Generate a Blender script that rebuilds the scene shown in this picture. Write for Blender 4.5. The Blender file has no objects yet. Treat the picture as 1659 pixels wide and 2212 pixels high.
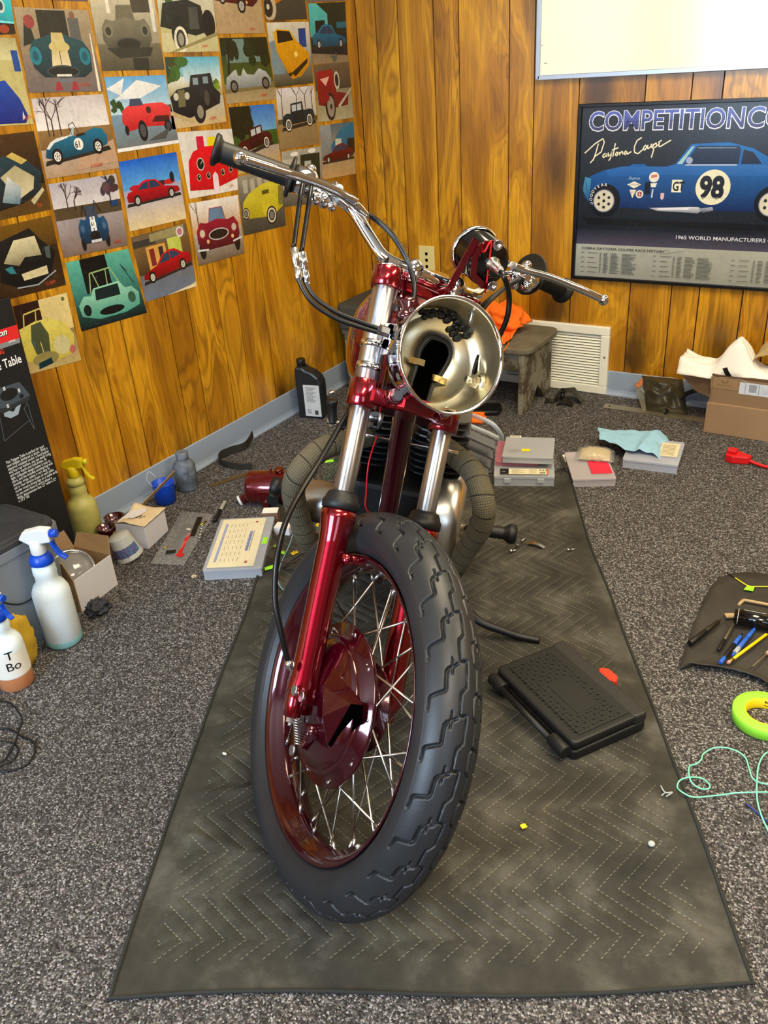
import bpy, math, random
import numpy as np
from mathutils import Vector as V, Matrix, noise
random.seed(7)
sc = bpy.context.scene
COL = sc.collection
# ------------------------------------------------------------------ camera
CAMZ = 1.2646; FPX = 1810.3
yaw, pit, rol = .57497, .49211, -.06969
cf = V((-math.sin(yaw)*math.cos(pit), math.cos(yaw)*math.cos(pit), -math.sin(pit)))
cr_ = cf.cross(V((0, 0, 1))).normalized(); cu = cr_.cross(cf)
cr_, cu = cr_*math.cos(rol)+cu*math.sin(rol), cu*math.cos(rol)-cr_*math.sin(rol)
CP = V((0, 0, CAMZ))
cam = bpy.data.cameras.new('camera'); co = bpy.data.objects.new('camera', cam); COL.objects.link(co)
co.matrix_world = Matrix((( cr_.x, cu.x, -cf.x, 0), (cr_.y, cu.y, -cf.y, 0), (cr_.z, cu.z, -cf.z, CAMZ), (0, 0, 0, 1)))
cam.sensor_fit = 'HORIZONTAL'; cam.sensor_width = 36; cam.lens = FPX/1659*36; cam.clip_start = .02
sc.camera = co
def ray(px, py): return cf + cr_*((px-829.5)/FPX) - cu*((py-1106)/FPX)
def P(px, py, z=0.): d = ray(px, py); return CP + d*((z-CP.z)/d.z)
def PX(px, py, x): d = ray(px, py); return CP + d*(x/d.x)
def PY(px, py, y): d = ray(px, py); return CP + d*(y/d.y)
WX, WY = -2.0765, 3.2509      # faces of the left and the back panelling
RX, FY, CZ = 2.3, -1.6, 2.45
# ------------------------------------------------------------------ light
w = bpy.data.worlds.new('world'); sc.world = w; w.use_nodes = True
w.node_tree.nodes['Background'].inputs[0].default_value = (.75, .85, 1, 1)
w.node_tree.nodes['Background'].inputs[1].default_value = .5
def area(name, loc, rot, sx, sy, power, col):
    l = bpy.data.lights.new(name, 'AREA'); l.shape = 'RECTANGLE'; l.size = sx; l.size_y = sy; l.energy = power; l.color = col
    o = bpy.data.objects.new(name, l); o.location = loc; o.rotation_euler = rot; COL.objects.link(o); return o
R90 = math.pi/2
area('window_light', (-1.15, FY+.06, 1.45), (R90, 0, 0), 1.2, 1.1, 62, (.60, .78, 1.))
area('window_light', (1.35, FY+.06, 1.45), (R90, 0, 0), 1.1, 1.1, 8, (.60, .78, 1.))
area('ceiling_lamp_light', (-.55, 1.7, CZ-.07), (0, 0, 0), .55, 1.15, 24, (1., .86, .60))
area('ceiling_lamp_light', (1.15, 1.7, CZ-.07), (0, 0, 0), .55, 1.15, 31, (1., .86, .60))
area('ceiling_lamp_light', (.3, -.2, CZ-.07), (0, 0, 0), .55, 1.15, 24, (1., .9, .74))
sc.view_settings.view_transform = 'Standard'; sc.view_settings.look = 'None'
sc.view_settings.exposure = 0.55; sc.view_settings.gamma = 1; sc.view_settings.use_curve_mapping = False
# ------------------------------------------------------------------ materials
def lin(c):
    c = [x/255 if max(c) > 1.001 else x for x in c] if max(c[:3]) > 1.001 else list(c)
    return tuple((x/12.92 if x <= .04045 else ((x+.055)/1.055)**2.4) for x in c[:3]) + (1,)
MC = {}
def mat(name, col=(128, 128, 128), rough=.5, metal=0, coat=0, spec=.5, trans=0, alpha=1, bump=0, bscale=100, var=0, vscale=6, emit=None, est=1, bumpd=.002, sheen=0, ior=1.45):
    if name in MC: return MC[name]
    m = bpy.data.materials.new(name); m.use_nodes = True; nt = m.node_tree; b = nt.nodes['Principled BSDF']
    b.inputs['Base Color'].default_value = lin(col); b.inputs['Roughness'].default_value = rough; b.inputs['Metallic'].default_value = metal
    b.inputs['Coat Weight'].default_value = coat; b.inputs['Coat Roughness'].default_value = .04
    b.inputs['Specular IOR Level'].default_value = spec; b.inputs['Transmission Weight'].default_value = trans; b.inputs['Alpha'].default_value = alpha
    b.inputs['IOR'].default_value = ior
    if sheen: b.inputs['Sheen Weight'].default_value = sheen
    if emit: b.inputs['Emission Color'].default_value = lin(emit); b.inputs['Emission Strength'].default_value = est
    if bump or var:
        tc = nt.nodes.new('ShaderNodeTexCoord')
    if bump:
        n = nt.nodes.new('ShaderNodeTexNoise'); n.inputs['Scale'].default_value = bscale; n.inputs['Detail'].default_value = 4
        bp = nt.nodes.new('ShaderNodeBump'); bp.inputs['Strength'].default_value = bump; bp.inputs['Distance'].default_value = bumpd
        nt.links.new(tc.outputs['Object'], n.inputs['Vector']); nt.links.new(n.outputs['Fac'], bp.inputs['Height']); nt.links.new(bp.outputs[0], b.inputs['Normal'])
    if var:
        n2 = nt.nodes.new('ShaderNodeTexNoise'); n2.inputs['Scale'].default_value = vscale; n2.inputs['Detail'].default_value = 6; n2.inputs['Roughness'].default_value = .65
        rp = nt.nodes.new('ShaderNodeValToRGB'); l = lin(col)
        rp.color_ramp.elements[0].position = .3; rp.color_ramp.elements[1].position = .7
        rp.color_ramp.elements[0].color = tuple(max(0, x*(1-var)) for x in l[:3])+(1,); rp.color_ramp.elements[1].color = tuple(min(1, x*(1+var)) for x in l[:3])+(1,)
        nt.links.new(tc.outputs['Object'], n2.inputs['Vector']); nt.links.new(n2.outputs['Fac'], rp.inputs[0]); nt.links.new(rp.outputs[0], b.inputs['Base Color'])
    MC[name] = m; return m
class NT:
    def __init__(s, name, rough=.5):
        s.m = bpy.data.materials.new(name); s.m.use_nodes = True; s.t = s.m.node_tree; s.b = s.t.nodes['Principled BSDF']; s.b.inputs['Roughness'].default_value = rough
    def n(s, typ, **kw):
        nd = s.t.nodes.new('ShaderNode'+typ)
        for k, v in kw.items():
            if hasattr(nd, k): setattr(nd, k, v)
            else: nd.inputs[k.replace('_', ' ')].default_value = v
        return nd
    def l(s, a, b): s.t.links.new(a, b)
    def math(s, op, a, b=None, c=None):
        nd = s.t.nodes.new('ShaderNodeMath'); nd.operation = op
        for i, x in enumerate((a, b, c)):
            if x is None: continue
            if isinstance(x, (int, float)): nd.inputs[i].default_value = x
            else: s.l(x, nd.inputs[i])
        return nd.outputs[0]
    def ramp(s, fac, stops):
        r = s.t.nodes.new('ShaderNodeValToRGB'); e = r.color_ramp.elements
        while len(e) < len(stops): e.new(.5)
        for i, (p, c) in enumerate(stops): e[i].position = p; e[i].color = lin(c)
        s.l(fac, r.inputs[0]); return r.outputs[0]
    def mix(s, f, a, b, mode='MIX'):
        nd = s.t.nodes.new('ShaderNodeMix'); nd.data_type = 'RGBA'; nd.blend_type = mode
        for sock, x in ((nd.inputs[0], f), (nd.inputs[6], a), (nd.inputs[7], b)):
            if isinstance(x, (int, float)): sock.default_value = x
            elif isinstance(x, tuple): sock.default_value = lin(x)
            else: s.l(x, sock)
        return nd.outputs[2]
    def bump(s, h, strength=.4, dist=.002):
        bp = s.t.nodes.new('ShaderNodeBump'); bp.inputs['Strength'].default_value = strength; bp.inputs['Distance'].default_value = dist
        s.l(h, bp.inputs['Height']); s.l(bp.outputs[0], s.b.inputs['Normal'])

def wood_panel():
    s = NT('walnut_panel_print', .32)
    g = s.n('NewGeometry'); sp = s.n('SeparateXYZ'); s.l(g.outputs['Position'], sp.inputs[0])
    oi = s.n('ObjectInfo'); rnd = s.math('MULTIPLY', oi.outputs['Random'], 40.)
    ac = s.math('ADD', sp.outputs[0], sp.outputs[1])
    cb = s.n('CombineXYZ'); s.l(ac, cb.inputs[0]); s.l(rnd, cb.inputs[1]); s.l(s.math('MULTIPLY', sp.outputs[2], .22), cb.inputs[2])
    big = s.n('TexNoise', Scale=5.5, Detail=3., Roughness=.5, Distortion=.7); s.l(cb.outputs[0], big.inputs['Vector'])
    # rings: contour lines of the slow noise, tight where it is steep
    rg = s.math('SINE', s.math('MULTIPLY', big.outputs['Fac'], 120.))
    ringm = s.n('TexNoise', Scale=4., Detail=2.); s.l(cb.outputs[0], ringm.inputs['Vector'])
    rgl = s.math('MULTIPLY', s.math('POWER', s.math('MULTIPLY_ADD', rg, .5, .5), 2.5), s.math('SUBTRACT', ringm.outputs['Fac'], .3))
    # fine fibre
    cb2 = s.n('CombineXYZ'); s.l(ac, cb2.inputs[0]); s.l(rnd, cb2.inputs[1]); s.l(s.math('MULTIPLY', sp.outputs[2], .05), cb2.inputs[2])
    fib = s.n('TexNoise', Scale=140., Detail=3., Roughness=.6); s.l(cb2.outputs[0], fib.inputs['Vector'])
    fbm = s.n('MapRange'); s.l(fib.outputs['Fac'], fbm.inputs[0]); fbm.inputs[1].default_value = .42; fbm.inputs[2].default_value = .66; fbm.inputs[3].default_value = 0; fbm.inputs[4].default_value = .42; fbr = fbm.outputs[0]
    # knots
    vo = s.n('TexVoronoi', Scale=2.2); cb3 = s.n('CombineXYZ'); s.l(s.math('MULTIPLY', ac, 1.7), cb3.inputs[0]); s.l(rnd, cb3.inputs[1]); s.l(s.math('MULTIPLY', sp.outputs[2], .75), cb3.inputs[2])
    dn = s.n('TexNoise', Scale=9., Detail=5., Roughness=.7); s.l(cb.outputs[0], dn.inputs['Vector'])
    va = s.n('VectorMath'); va.operation = 'MULTIPLY_ADD'; s.l(dn.outputs['Color'], va.inputs[0]); va.inputs[1].default_value = (.13, .13, .13); s.l(cb3.outputs[0], va.inputs[2]); s.l(va.outputs[0], vo.inputs['Vector'])
    kn = s.n('MapRange'); s.l(vo.outputs['Distance'], kn.inputs[0]); kn.inputs[1].default_value = .10; kn.inputs[2].default_value = .30; kn.inputs[3].default_value = 1; kn.inputs[4].default_value = 0
    base = s.ramp(big.outputs['Fac'], [(.3, (140, 90, 10)), (.42, (178, 120, 14)), (.52, (216, 156, 28)), (.6, (186, 126, 16)), (.74, (142, 92, 10))])
    c = s.mix(fbr, base, (104, 64, 8))
    c = s.mix(s.math('MULTIPLY', rgl, 1.5), c, (92, 54, 8))
    c = s.mix(s.math('MULTIPLY', kn.outputs[0], .82), c, (56, 34, 8))
    s.l(c, s.b.inputs['Base Color']); s.b.inputs['Coat Weight'].default_value = .25; s.b.inputs['Coat Roughness'].default_value = .22
    s.bump(fib.outputs['Fac'], .12, .0006); return s.m
def carpet_mat():
    s = NT('loop_carpet', .95)
    g = s.n('NewGeometry')
    n1 = s.n('TexVoronoi', Scale=310.); s.l(g.outputs['Position'], n1.inputs['Vector'])
    n2 = s.n('TexNoise', Scale=330., Detail=2., Roughness=.7); s.l(g.outputs['Position'], n2.inputs['Vector'])
    n3 = s.n('TexNoise', Scale=2.2, Detail=4.); s.l(g.outputs['Position'], n3.inputs['Vector'])
    sp = s.n('SeparateColor'); s.l(n1.outputs['Color'], sp.inputs[0])
    loops = s.ramp(sp.outputs[0], [(0., (58, 58, 55)), (.35, (88, 88, 84)), (.6, (114, 113, 109)), (.8, (152, 151, 147)), (1., (212, 211, 209))])
    tint = s.ramp(sp.outputs[1], [(0, (255, 255, 255)), (.8, (240, 232, 240)), (.88, (160, 130, 145)), (1., (225, 225, 205))])
    c = s.mix(1., loops, tint, 'MULTIPLY')
    c = s.mix(s.math('MULTIPLY', s.math('SUBTRACT', n1.outputs['Distance'], .35), .9), c, (28, 27, 29))
    c = s.mix(s.math('MULTIPLY', n2.outputs['Fac'], .35), c, (45, 43, 44))
    c = s.mix(s.math('MULTIPLY', s.math('SUBTRACT', n3.outputs['Fac'], .35), .5), c, (60, 57, 56))
    s.l(c, s.b.inputs['Base Color']); s.b.inputs['Specular IOR Level'].default_value = .15
    s.bump(s.math('SUBTRACT', 1., n1.outputs['Distance']), .9, .004); return s.m
def attr_mat(name, rough=.35, coat=0, grain=.0):
    s = NT(name, rough); a = s.n('Attribute', attribute_name='Col'); g = s.n('NewGeometry')
    n = s.n('TexNoise', Scale=75., Detail=7., Roughness=.75, Distortion=.4); s.l(g.outputs['Position'], n.inputs['Vector'])
    m2 = s.n('TexNoise', Scale=16., Detail=3.); s.l(g.outputs['Position'], m2.inputs['Vector'])
    f = s.ramp(n.outputs['Fac'], [(.36, (168, 168, 172)), (.5, (255, 255, 255)), (.66, (255, 255, 255))])
    f2 = s.ramp(m2.outputs['Fac'], [(.4, (222, 222, 222)), (.6, (255, 255, 255))])
    c = s.mix(grain, a.outputs['Color'], s.mix(1., f, f2, 'MULTIPLY'), 'MULTIPLY'); c = s.mix(grain*.12, c, s.ramp(n.outputs['Fac'], [(.56, (0, 0, 0)), (.75, (255, 250, 240))]), 'ADD')
    s.l(c, s.b.inputs['Base Color'])
    s.b.inputs['Coat Weight'].default_value = coat; return s.m
WOOD = wood_panel(); CARPET = carpet_mat(); PRINT = attr_mat('photo_print_gloss', .28, grain=.38); PRINTM = attr_mat('printed_card', .6, grain=.15)
GROOVE = mat('groove_dark', (38, 22, 8), .8)
BASEB = mat('baseboard_paint', (146, 160, 180), .45)
CHROME = mat('chrome', (225, 225, 228), .07, 1)
CHROMES = mat('satin_chrome', (215, 215, 220), .27, 1)
def brushed(name, col, rough, axis):
    m = mat(name, col, rough, 1); nt = m.node_tree; b = nt.nodes['Principled BSDF']; b.inputs['Anisotropic'].default_value = .97
    c = nt.nodes.new('ShaderNodeCombineXYZ')
    for i in range(3): c.inputs[i].default_value = axis[i]
    nt.links.new(c.outputs[0], b.inputs['Tangent']); return m
TUBEC = brushed('ground_hard_chrome', (222, 222, 226), .42, (-.05129, .56854, .82105))
STEEL = mat('stainless_spoke', (200, 198, 190), .22, 1)
ZINC = mat('zinc_bolt', (190, 192, 195), .3, 1)
ALU = mat('polished_alloy', (205, 203, 198), .16, 1, bump=.06, bscale=8, bumpd=.004)
ALUR = mat('cast_alloy', (130, 130, 130), .42, 1, bump=.2, bscale=300)
CANDY = mat('candy_red', (128, 2, 22), .24, .85, coat=1)
CANDYD = mat('dark_candy_red', (62, 2, 17), .2, .5, coat=1)
BLKR = mat('black_rubber', (17, 18, 19), .5, bump=.15, bscale=500, bumpd=.0005)
BLKG = mat('black_gloss', (8, 8, 9), .12, coat=.5)
BLKP = mat('black_plastic', (15, 15, 16), .45, bump=.12, bscale=600, bumpd=.0006)
BLKH = mat('black_hole', (2, 2, 2), .9, spec=0)
CLEAR = mat('clear_plastic', (225, 232, 238), .12, alpha=.28, spec=.9)
FROST = mat('frosted_plastic', (196, 206, 214), .4, alpha=.55)
WHITEP = mat('white_plastic', (224, 226, 224), .4)
PAPER = mat('white_paper', (232, 228, 216), .85, bump=.3, bscale=30, bumpd=.002)
CARD = mat('brown_cardboard', (152, 124, 94), .85, bump=.1, bscale=200, var=.08, vscale=4)
BLUEP = mat('blue_plastic', (14, 70, 190), .35)
GREENT = mat('green_tape', (150, 225, 40), .6)
YELT = mat('yellow_tape', (225, 215, 30), .6)
REDP = mat('red_plastic', (205, 24, 28), .4)
ORANGEC = mat('orange_shop_cloth', (240, 112, 18), .9, bump=.5, bscale=260, bumpd=.002, var=.12, vscale=20)

# ------------------------------------------------------------------ mesh builder
def frame(o, x, y, z):
    return Matrix(((x.x, y.x, z.x, o.x), (x.y, y.y, z.y, o.y), (x.z, y.z, z.z, o.z), (0, 0, 0, 1)))
def rotz(o, a=0., tilt=None):
    m = Matrix.Translation(V(o)) @ Matrix.Rotation(a, 4, 'Z')
    return m if tilt is None else m @ tilt
def cr(pts, n=8, closed=False):
    pts = [V(p) for p in pts]; out = []
    N = len(pts); rng = N if closed else N-1
    for i in range(rng):
        if closed: a, b, c, d = pts[(i-1) % N], pts[i], pts[(i+1) % N], pts[(i+2) % N]
        else: a = pts[max(i-1, 0)]; b = pts[i]; c = pts[i+1]; d = pts[min(i+2, N-1)]
        for k in range(n):
            t = k/n; t2 = t*t; t3 = t2*t
            out.append(.5*((2*b)+(c-a)*t+(2*a-5*b+4*c-d)*t2+(3*b-a-3*c+d)*t3))
    if not closed: out.append(pts[-1])
    return out
class MB:
    def __init__(s, M=None): s.v = []; s.f = []; s.s = []; s.c = []; s.M = M or Matrix.Identity(4)
    def add(s, vs, fs, smooth=False, M=None, col=None):
        M = s.M if M is None else (s.M @ M); k = len(s.v)
        s.v += [tuple(M @ V(p)) for p in vs]; s.f += [tuple(i+k for i in f) for f in fs]
        s.s += ([smooth]*len(fs) if isinstance(smooth, bool) else smooth); s.c += [col]*len(vs)
    def box(s, c, d, M=None):
        x, y, z = c; a, b, e = d[0]/2, d[1]/2, d[2]/2
        vs = [(x+i*a, y+j*b, z+k*e) for k in (-1, 1) for j in (-1, 1) for i in (-1, 1)]
        s.add(vs, [(0, 2, 3, 1), (4, 5, 7, 6), (0, 1, 5, 4), (2, 6, 7, 3), (0, 4, 6, 2), (1, 3, 7, 5)], False, M); return s
    def lathe(s, prof, n=32, M=None, smooth=True, caps=True, a0=0., a1=None):
        full = a1 is None; A = 2*math.pi if full else a1-a0; m = n if full else n+1; vs = []; fs = []
        for r, z in prof:
            for i in range(m):
                t = a0+A*i/n; vs.append((r*math.cos(t), r*math.sin(t), z))
        L = len(prof)
        for j in range(L-1):
            for i in range(n):
                i2 = (i+1) % m if full else i+1
                fs.append((j*m+i, j*m+i2, (j+1)*m+i2, (j+1)*m+i))
        sm = [smooth]*len(fs)
        if caps and full:
            if prof[0][0] > 1e-6: fs.append(tuple(range(m-1, -1, -1))); sm.append(False)
            if prof[-1][0] > 1e-6: fs.append(tuple((L-1)*m+i for i in range(m))); sm.append(False)
        s.add(vs, fs, sm, M); return s
    def cyl(s, p0, p1, r0, r1=None, n=20, smooth=True, caps=True):
        p0 = V(p0); p1 = V(p1); z = (p1-p0); L = z.length; z.normalize()
        x = z.orthogonal().normalized(); y = z.cross(x)
        s.lathe([(r0, 0), (r0 if r1 is None else r1, L)], n, frame(p0, x, y, z), smooth, caps); return s
    def rod(s, p0, p1, prof, n=24, smooth=True):       # lathe along an axis, prof in (radius, distance)
        p0 = V(p0); p1 = V(p1); z = (p1-p0).normalized(); x = z.orthogonal().normalized(); y = z.cross(x)
        s.lathe(prof, n, frame(p0, x, y, z), smooth); return s
    def tube(s, pts, r, n=12, closed=False, smooth=True, flat=None):
        pts = [V(p) for p in pts]; N = len(pts); vs = []; fs = []
        t = (pts[1]-pts[0]).normalized(); x = t.orthogonal().normalized()
        if flat is not None: x = (V(flat)-t*t.dot(V(flat))).normalized()
        for i in range(N):
            a = pts[i-1] if (i > 0 or closed) else pts[0]; b = pts[(i+1) % N] if (i < N-1 or closed) else pts[-1]
            t = (b-a).normalized(); x = (x-t*t.dot(x)).normalized(); y = t.cross(x)
            rr = r[i] if isinstance(r, (list, tuple)) else r
            ra, rb = rr if isinstance(rr, tuple) else (rr, rr)
            for k in range(n):
                q = 2*math.pi*k/n; vs.append(pts[i]+x*(ra*math.cos(q))+y*(rb*math.sin(q)))
        for i in range(N if closed else N-1):
            for k in range(n):
                j = (i+1) % N; k2 = (k+1) % n; fs.append((i*n+k, i*n+k2, j*n+k2, j*n+k))
        sm = [smooth]*len(fs)
        if not closed: fs += [tuple(range(n-1, -1, -1)), tuple((N-1)*n+k for k in range(n))]; sm += [False]*2
        s.add(vs, fs, sm); return s
    def ribbon(s, pts, wdir, wd, th):                  # flat strip with thickness along a path
        pts = [V(p) for p in pts]; vs = []; fs = []; N = len(pts)
        for i in range(N):
            t = (pts[min(i+1, N-1)]-pts[max(i-1, 0)]).normalized(); wv = V(wdir) if not isinstance(wdir, list) else wdir[i]
            wv = (wv-t*t.dot(wv)).normalized(); nn = t.cross(wv)
            for a, b in ((-1, -1), (1, -1), (1, 1), (-1, 1)): vs.append(pts[i]+wv*(a*wd/2)+nn*(b*th/2))
        for i in range(N-1):
            for k in range(4): fs.append((i*4+k, i*4+(k+1) % 4, (i+1)*4+(k+1) % 4, (i+1)*4+k))
        fs += [(3, 2, 1, 0), tuple((N-1)*4+k for k in range(4))]; s.add(vs, fs, False); return s
    def prism(s, poly, z0, z1, M=None, smooth=False):
        n = len(poly); vs = [(x, y, z0) for x, y in poly]+[(x, y, z1) for x, y in poly]
        fs = [tuple(range(n-1, -1, -1)), tuple(range(n, 2*n))]+[(i, (i+1) % n, n+(i+1) % n, n+i) for i in range(n)]
        s.add(vs, fs, [False, False]+[smooth]*n, M); return s
    def ball(s, c, r, n=14, sc=(1, 1, 1)):
        prof = [(max(r*math.sin(math.pi*i/(n//2+2)), 0), -r*math.cos(math.pi*i/(n//2+2))) for i in range(n//2+3)]
        s.lathe(prof, n, Matrix.Translation(V(c)) @ Matrix.Diagonal((sc[0], sc[1], sc[2], 1)), True, False); return s
    def hexn(s, p0, p1, r): s.cyl(p0, p1, r, n=6, smooth=False); return s
    def grid(s, fn, nu, nv, smooth=True, thick=0):
        vs = [fn(i/nu, j/nv) for j in range(nv+1) for i in range(nu+1)]
        fs = [(j*(nu+1)+i, j*(nu+1)+i+1, (j+1)*(nu+1)+i+1, (j+1)*(nu+1)+i) for j in range(nv) for i in range(nu)]
        s.add(vs, fs, smooth); return s
def rrect(w, h, r, n=4):
    out = []
    for cx, cy, a in ((w/2-r, h/2-r, 0), (-w/2+r, h/2-r, 90), (-w/2+r, -h/2+r, 180), (w/2-r, -h/2+r, 270)):
        for k in range(n+1): t = math.radians(a+90*k/n); out.append((cx+r*math.cos(t), cy+r*math.sin(t)))
    return out
def root(o):
    while o.parent: o = o.parent
    return o
def put(name, mb, m, parent=None, loc=None, bev=0, sol=0, label=None, sub=0, kind=None):
    o0 = V(root(parent).location) if parent else V(loc or (0, 0, 0))
    me = bpy.data.meshes.new(name); me.from_pydata([(x-o0.x, y-o0.y, z-o0.z) for x, y, z in mb.v], [], mb.f)
    me.polygons.foreach_set('use_smooth', mb.s)
    if any(c is not None for c in mb.c):
        a = me.color_attributes.new('Col', 'FLOAT_COLOR', 'POINT')
        a.data.foreach_set('color', np.array([c or (1, 1, 1, 1) for c in mb.c], dtype=np.float32).ravel())
    me.update(); me.materials.append(m)
    o = bpy.data.objects.new(name, me); COL.objects.link(o)
    if parent: o.parent = parent
    else: o.location = o0
    if sol: md = o.modifiers.new('s', 'SOLIDIFY'); md.thickness = sol; md.offset = 0
    if bev: md = o.modifiers.new('b', 'BEVEL'); md.width = bev; md.segments = 2; md.limit_method = 'ANGLE'; md.angle_limit = .7
    if sub: md = o.modifiers.new('u', 'SUBSURF'); md.levels = sub; md.render_levels = sub
    if label: o['label'] = label
    if kind: o['kind'] = kind
    return o
def thing(name, label, cat, loc, group=None):
    o = bpy.data.objects.new(name, None); COL.objects.link(o); o.location = V(loc); o.empty_display_size = .05
    o['label'] = label; o['category'] = cat
    if group: o['group'] = group
    return o
def one(name, mb, m, label, cat, loc, group=None, **k):
    o = put(name, mb, m, None, loc, **k); o['label'] = label; o['category'] = cat
    if group: o['group'] = group
    return o
def text_mesh(s, size=1., bold=0., shear=0., align='LEFT', space=1.):
    c = bpy.data.curves.new('t', 'FONT'); c.body = s; c.size = size; c.offset = bold; c.shear = shear; c.align_x = align; c.space_character = space; c.resolution_u = 3
    o = bpy.data.objects.new('t', c); COL.objects.link(o)
    me = bpy.data.meshes.new_from_object(o.evaluated_get(bpy.context.evaluated_depsgraph_get()))
    vs = [tuple(v.co) for v in me.vertices]; fs = [tuple(p.vertices) for p in me.polygons]
    bpy.data.objects.remove(o); bpy.data.curves.remove(c); bpy.data.meshes.remove(me); return vs, fs
# ------------------------------------------------------------------ flat print drawn as thin ink layers on a sheet
class Art:
    def __init__(s, TL, TR, BR, BL, nrm, base, th=.0009, base2=None, asp=None):
        s.q = [V(p) for p in (TL, TR, BR, BL)]; s.n = V(nrm).normalized(); s.k = 0; s.mb = MB(); s.th = th
        s.asp = asp or ((s.q[1]-s.q[0]).length/(s.q[0]-s.q[3]).length)
        c = lin(base); c2 = lin(base2 or base)
        fr = [q+s.n*th for q in s.q]; bk = [q for q in s.q]
        s.mb.v += [tuple(p) for p in fr+bk]; s.mb.c += [c2, c2, c, c]*2
        s.mb.f += [(3, 2, 1, 0), (4, 5, 6, 7), (0, 1, 5, 4), (1, 2, 6, 5), (2, 3, 7, 6), (3, 0, 4, 7)]; s.mb.s += [False]*6
    def pt(s, u, v, k):
        TL, TR, BR, BL = s.q
        return (BL*(1-u)+BR*u)*(1-v)+(TL*(1-u)+TR*u)*v+s.n*(s.th+.00003+k*.00002)
    def poly(s, pts, col, col2=None):
        s.k += 1; k = len(s.mb.v); vv = [p[1] for p in pts]; lo, hi = min(vv), max(vv); c = lin(col); c2 = lin(col2) if col2 else c
        for u, v in pts:
            t = (v-lo)/(hi-lo+1e-9); s.mb.v.append(tuple(s.pt(min(max(u, 0), 1), min(max(v, 0), 1), s.k))); s.mb.c.append(tuple(c[i]*(1-t)+c2[i]*t for i in range(4)))
        # keep faces turned outwards
        a = sum(pts[i][0]*pts[(i+1) % len(pts)][1]-pts[(i+1) % len(pts)][0]*pts[i][1] for i in range(len(pts)))
        f = tuple(range(k, k+len(pts))); s.mb.f.append(f if a > 0 else f[::-1]); s.mb.s.append(False)
    def ell(s, u, v, ru, rv, col, n=18, rot=0., col2=None):
        cs, sn = math.cos(rot), math.sin(rot)
        s.poly([(u+ru*math.cos(t)*cs-rv*math.sin(t)*sn/s.asp, v+ru*math.cos(t)*sn*s.asp+rv*math.sin(t)*cs) for t in [2*math.pi*i/n for i in range(n)]], col, col2)
    def circ(s, u, v, r, col, n=18): s.ell(u, v, r/s.asp, r, col, n)
    def line(s, pts, wd, col):
        for (u0, v0), (u1, v1) in zip(pts, pts[1:]):
            du, dv = (u1-u0)*s.asp, v1-v0; L = math.hypot(du, dv)+1e-9; nu, nv = -dv/L*wd/2/s.asp, du/L*wd/2
            s.poly([(u0+nu, v0+nv), (u0-nu, v0-nv), (u1-nu, v1-nv), (u1+nu, v1+nv)], col)
            s.k -= 1
        s.k += 1
    def rect(s, u0, v0, u1, v1, col, col2=None): s.poly([(u0, v0), (u1, v0), (u1, v1), (u0, v1)], col, col2)
    def text(s, t, u, v, h, col, xs=1., bold=0., shear=0., col2=None, space=1., slope=0., align='LEFT', rot=0.):
        vs, fs = text_mesh(t, 1., bold, shear, align, space); s.k += 1; k = len(s.mb.v); c = lin(col); c2 = lin(col2) if col2 else c; c_, s_ = math.cos(rot), math.sin(rot)
        for x, y, _ in vs:
            X = x*xs; Y = y; X, Y = X*c_-Y*s_, X*s_+Y*c_
            s.mb.v.append(tuple(s.pt(min(u+X*h/s.asp, 1.), v+Y*h+slope*X*h, s.k))); tt = min(max(y/.72, 0), 1); s.mb.c.append(tuple(c[i]*(1-tt)+c2[i]*tt for i in range(4)))
        s.mb.f += [tuple(i+k for i in f) for f in fs]; s.mb.s += [False]*len(fs)
# ------------------------------------------------------------------ room
def struct(name, mb, m, **k): return put(name, mb, m, kind='structure', **k)
mb = MB(); mb.box((.1, .8, -.05), (4.5, 5.1, .1)); struct('floor', mb, CARPET)
CEIL = mat('ceiling_white', (214, 208, 192), .9); mb = MB(); mb.box((.1, .8, CZ+.05), (4.5, 5.1, .1)); struct('ceiling', mb, CEIL)
TH = .006
gl = sorted([1.50, 1.676, 1.771, 1.970, 2.072, 2.221, 2.322, 2.471, 2.698, 2.88, 2.965, 3.172, WY] + [1.363, 1.272, 1.12, 1.02, .87, .77, .64, .49, .28, .15, -.05, -.2, -.35, -.45, -.6, -.75, -.95, -1.1, -1.25, -1.4, FY])
gb = sorted([WX, -1.987, -1.886, -1.73, -1.624, -1.418, -1.318, -1.145, -.907, -.751, -.65, -.499, -.405, -.2, -.1, .075, .31, .47, .57, .72, .81, 1.02, 1.12, 1.3, 1.53, 1.68, 1.79, 1.94, 2.03, 2.2, RX])
mb = MB(); mb.box((WX-TH-.05, .8, CZ/2), (.1, 5.1, CZ)); wl = struct('wall_left', mb, GROOVE)
mb = MB(); mb.box((.1, WY+TH+.05, CZ/2), (4.5, .1, CZ)); wb = struct('wall_back', mb, GROOVE)
for a, b in zip(gl, gl[1:]):
    mb = MB(); mb.box((WX-TH/2, (a+b)/2, CZ/2), (TH, b-a-.0045, CZ)); put('plank', mb, WOOD, wl)
for a, b in zip(gb, gb[1:]):
    mb = MB(); mb.box(((a+b)/2, WY+TH/2, CZ/2), (b-a-.0045, TH, CZ)); put('plank', mb, WOOD, wb)
PAINTW = mat('painted_wall', (120, 92, 56), .8)
mb = MB(); mb.box((RX+.05, .8, CZ/2), (.1, 5.1, CZ)); struct('wall_right', mb, PAINTW)
mb = MB()                                                    # window wall behind the photographer
y0 = FY-.05
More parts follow.
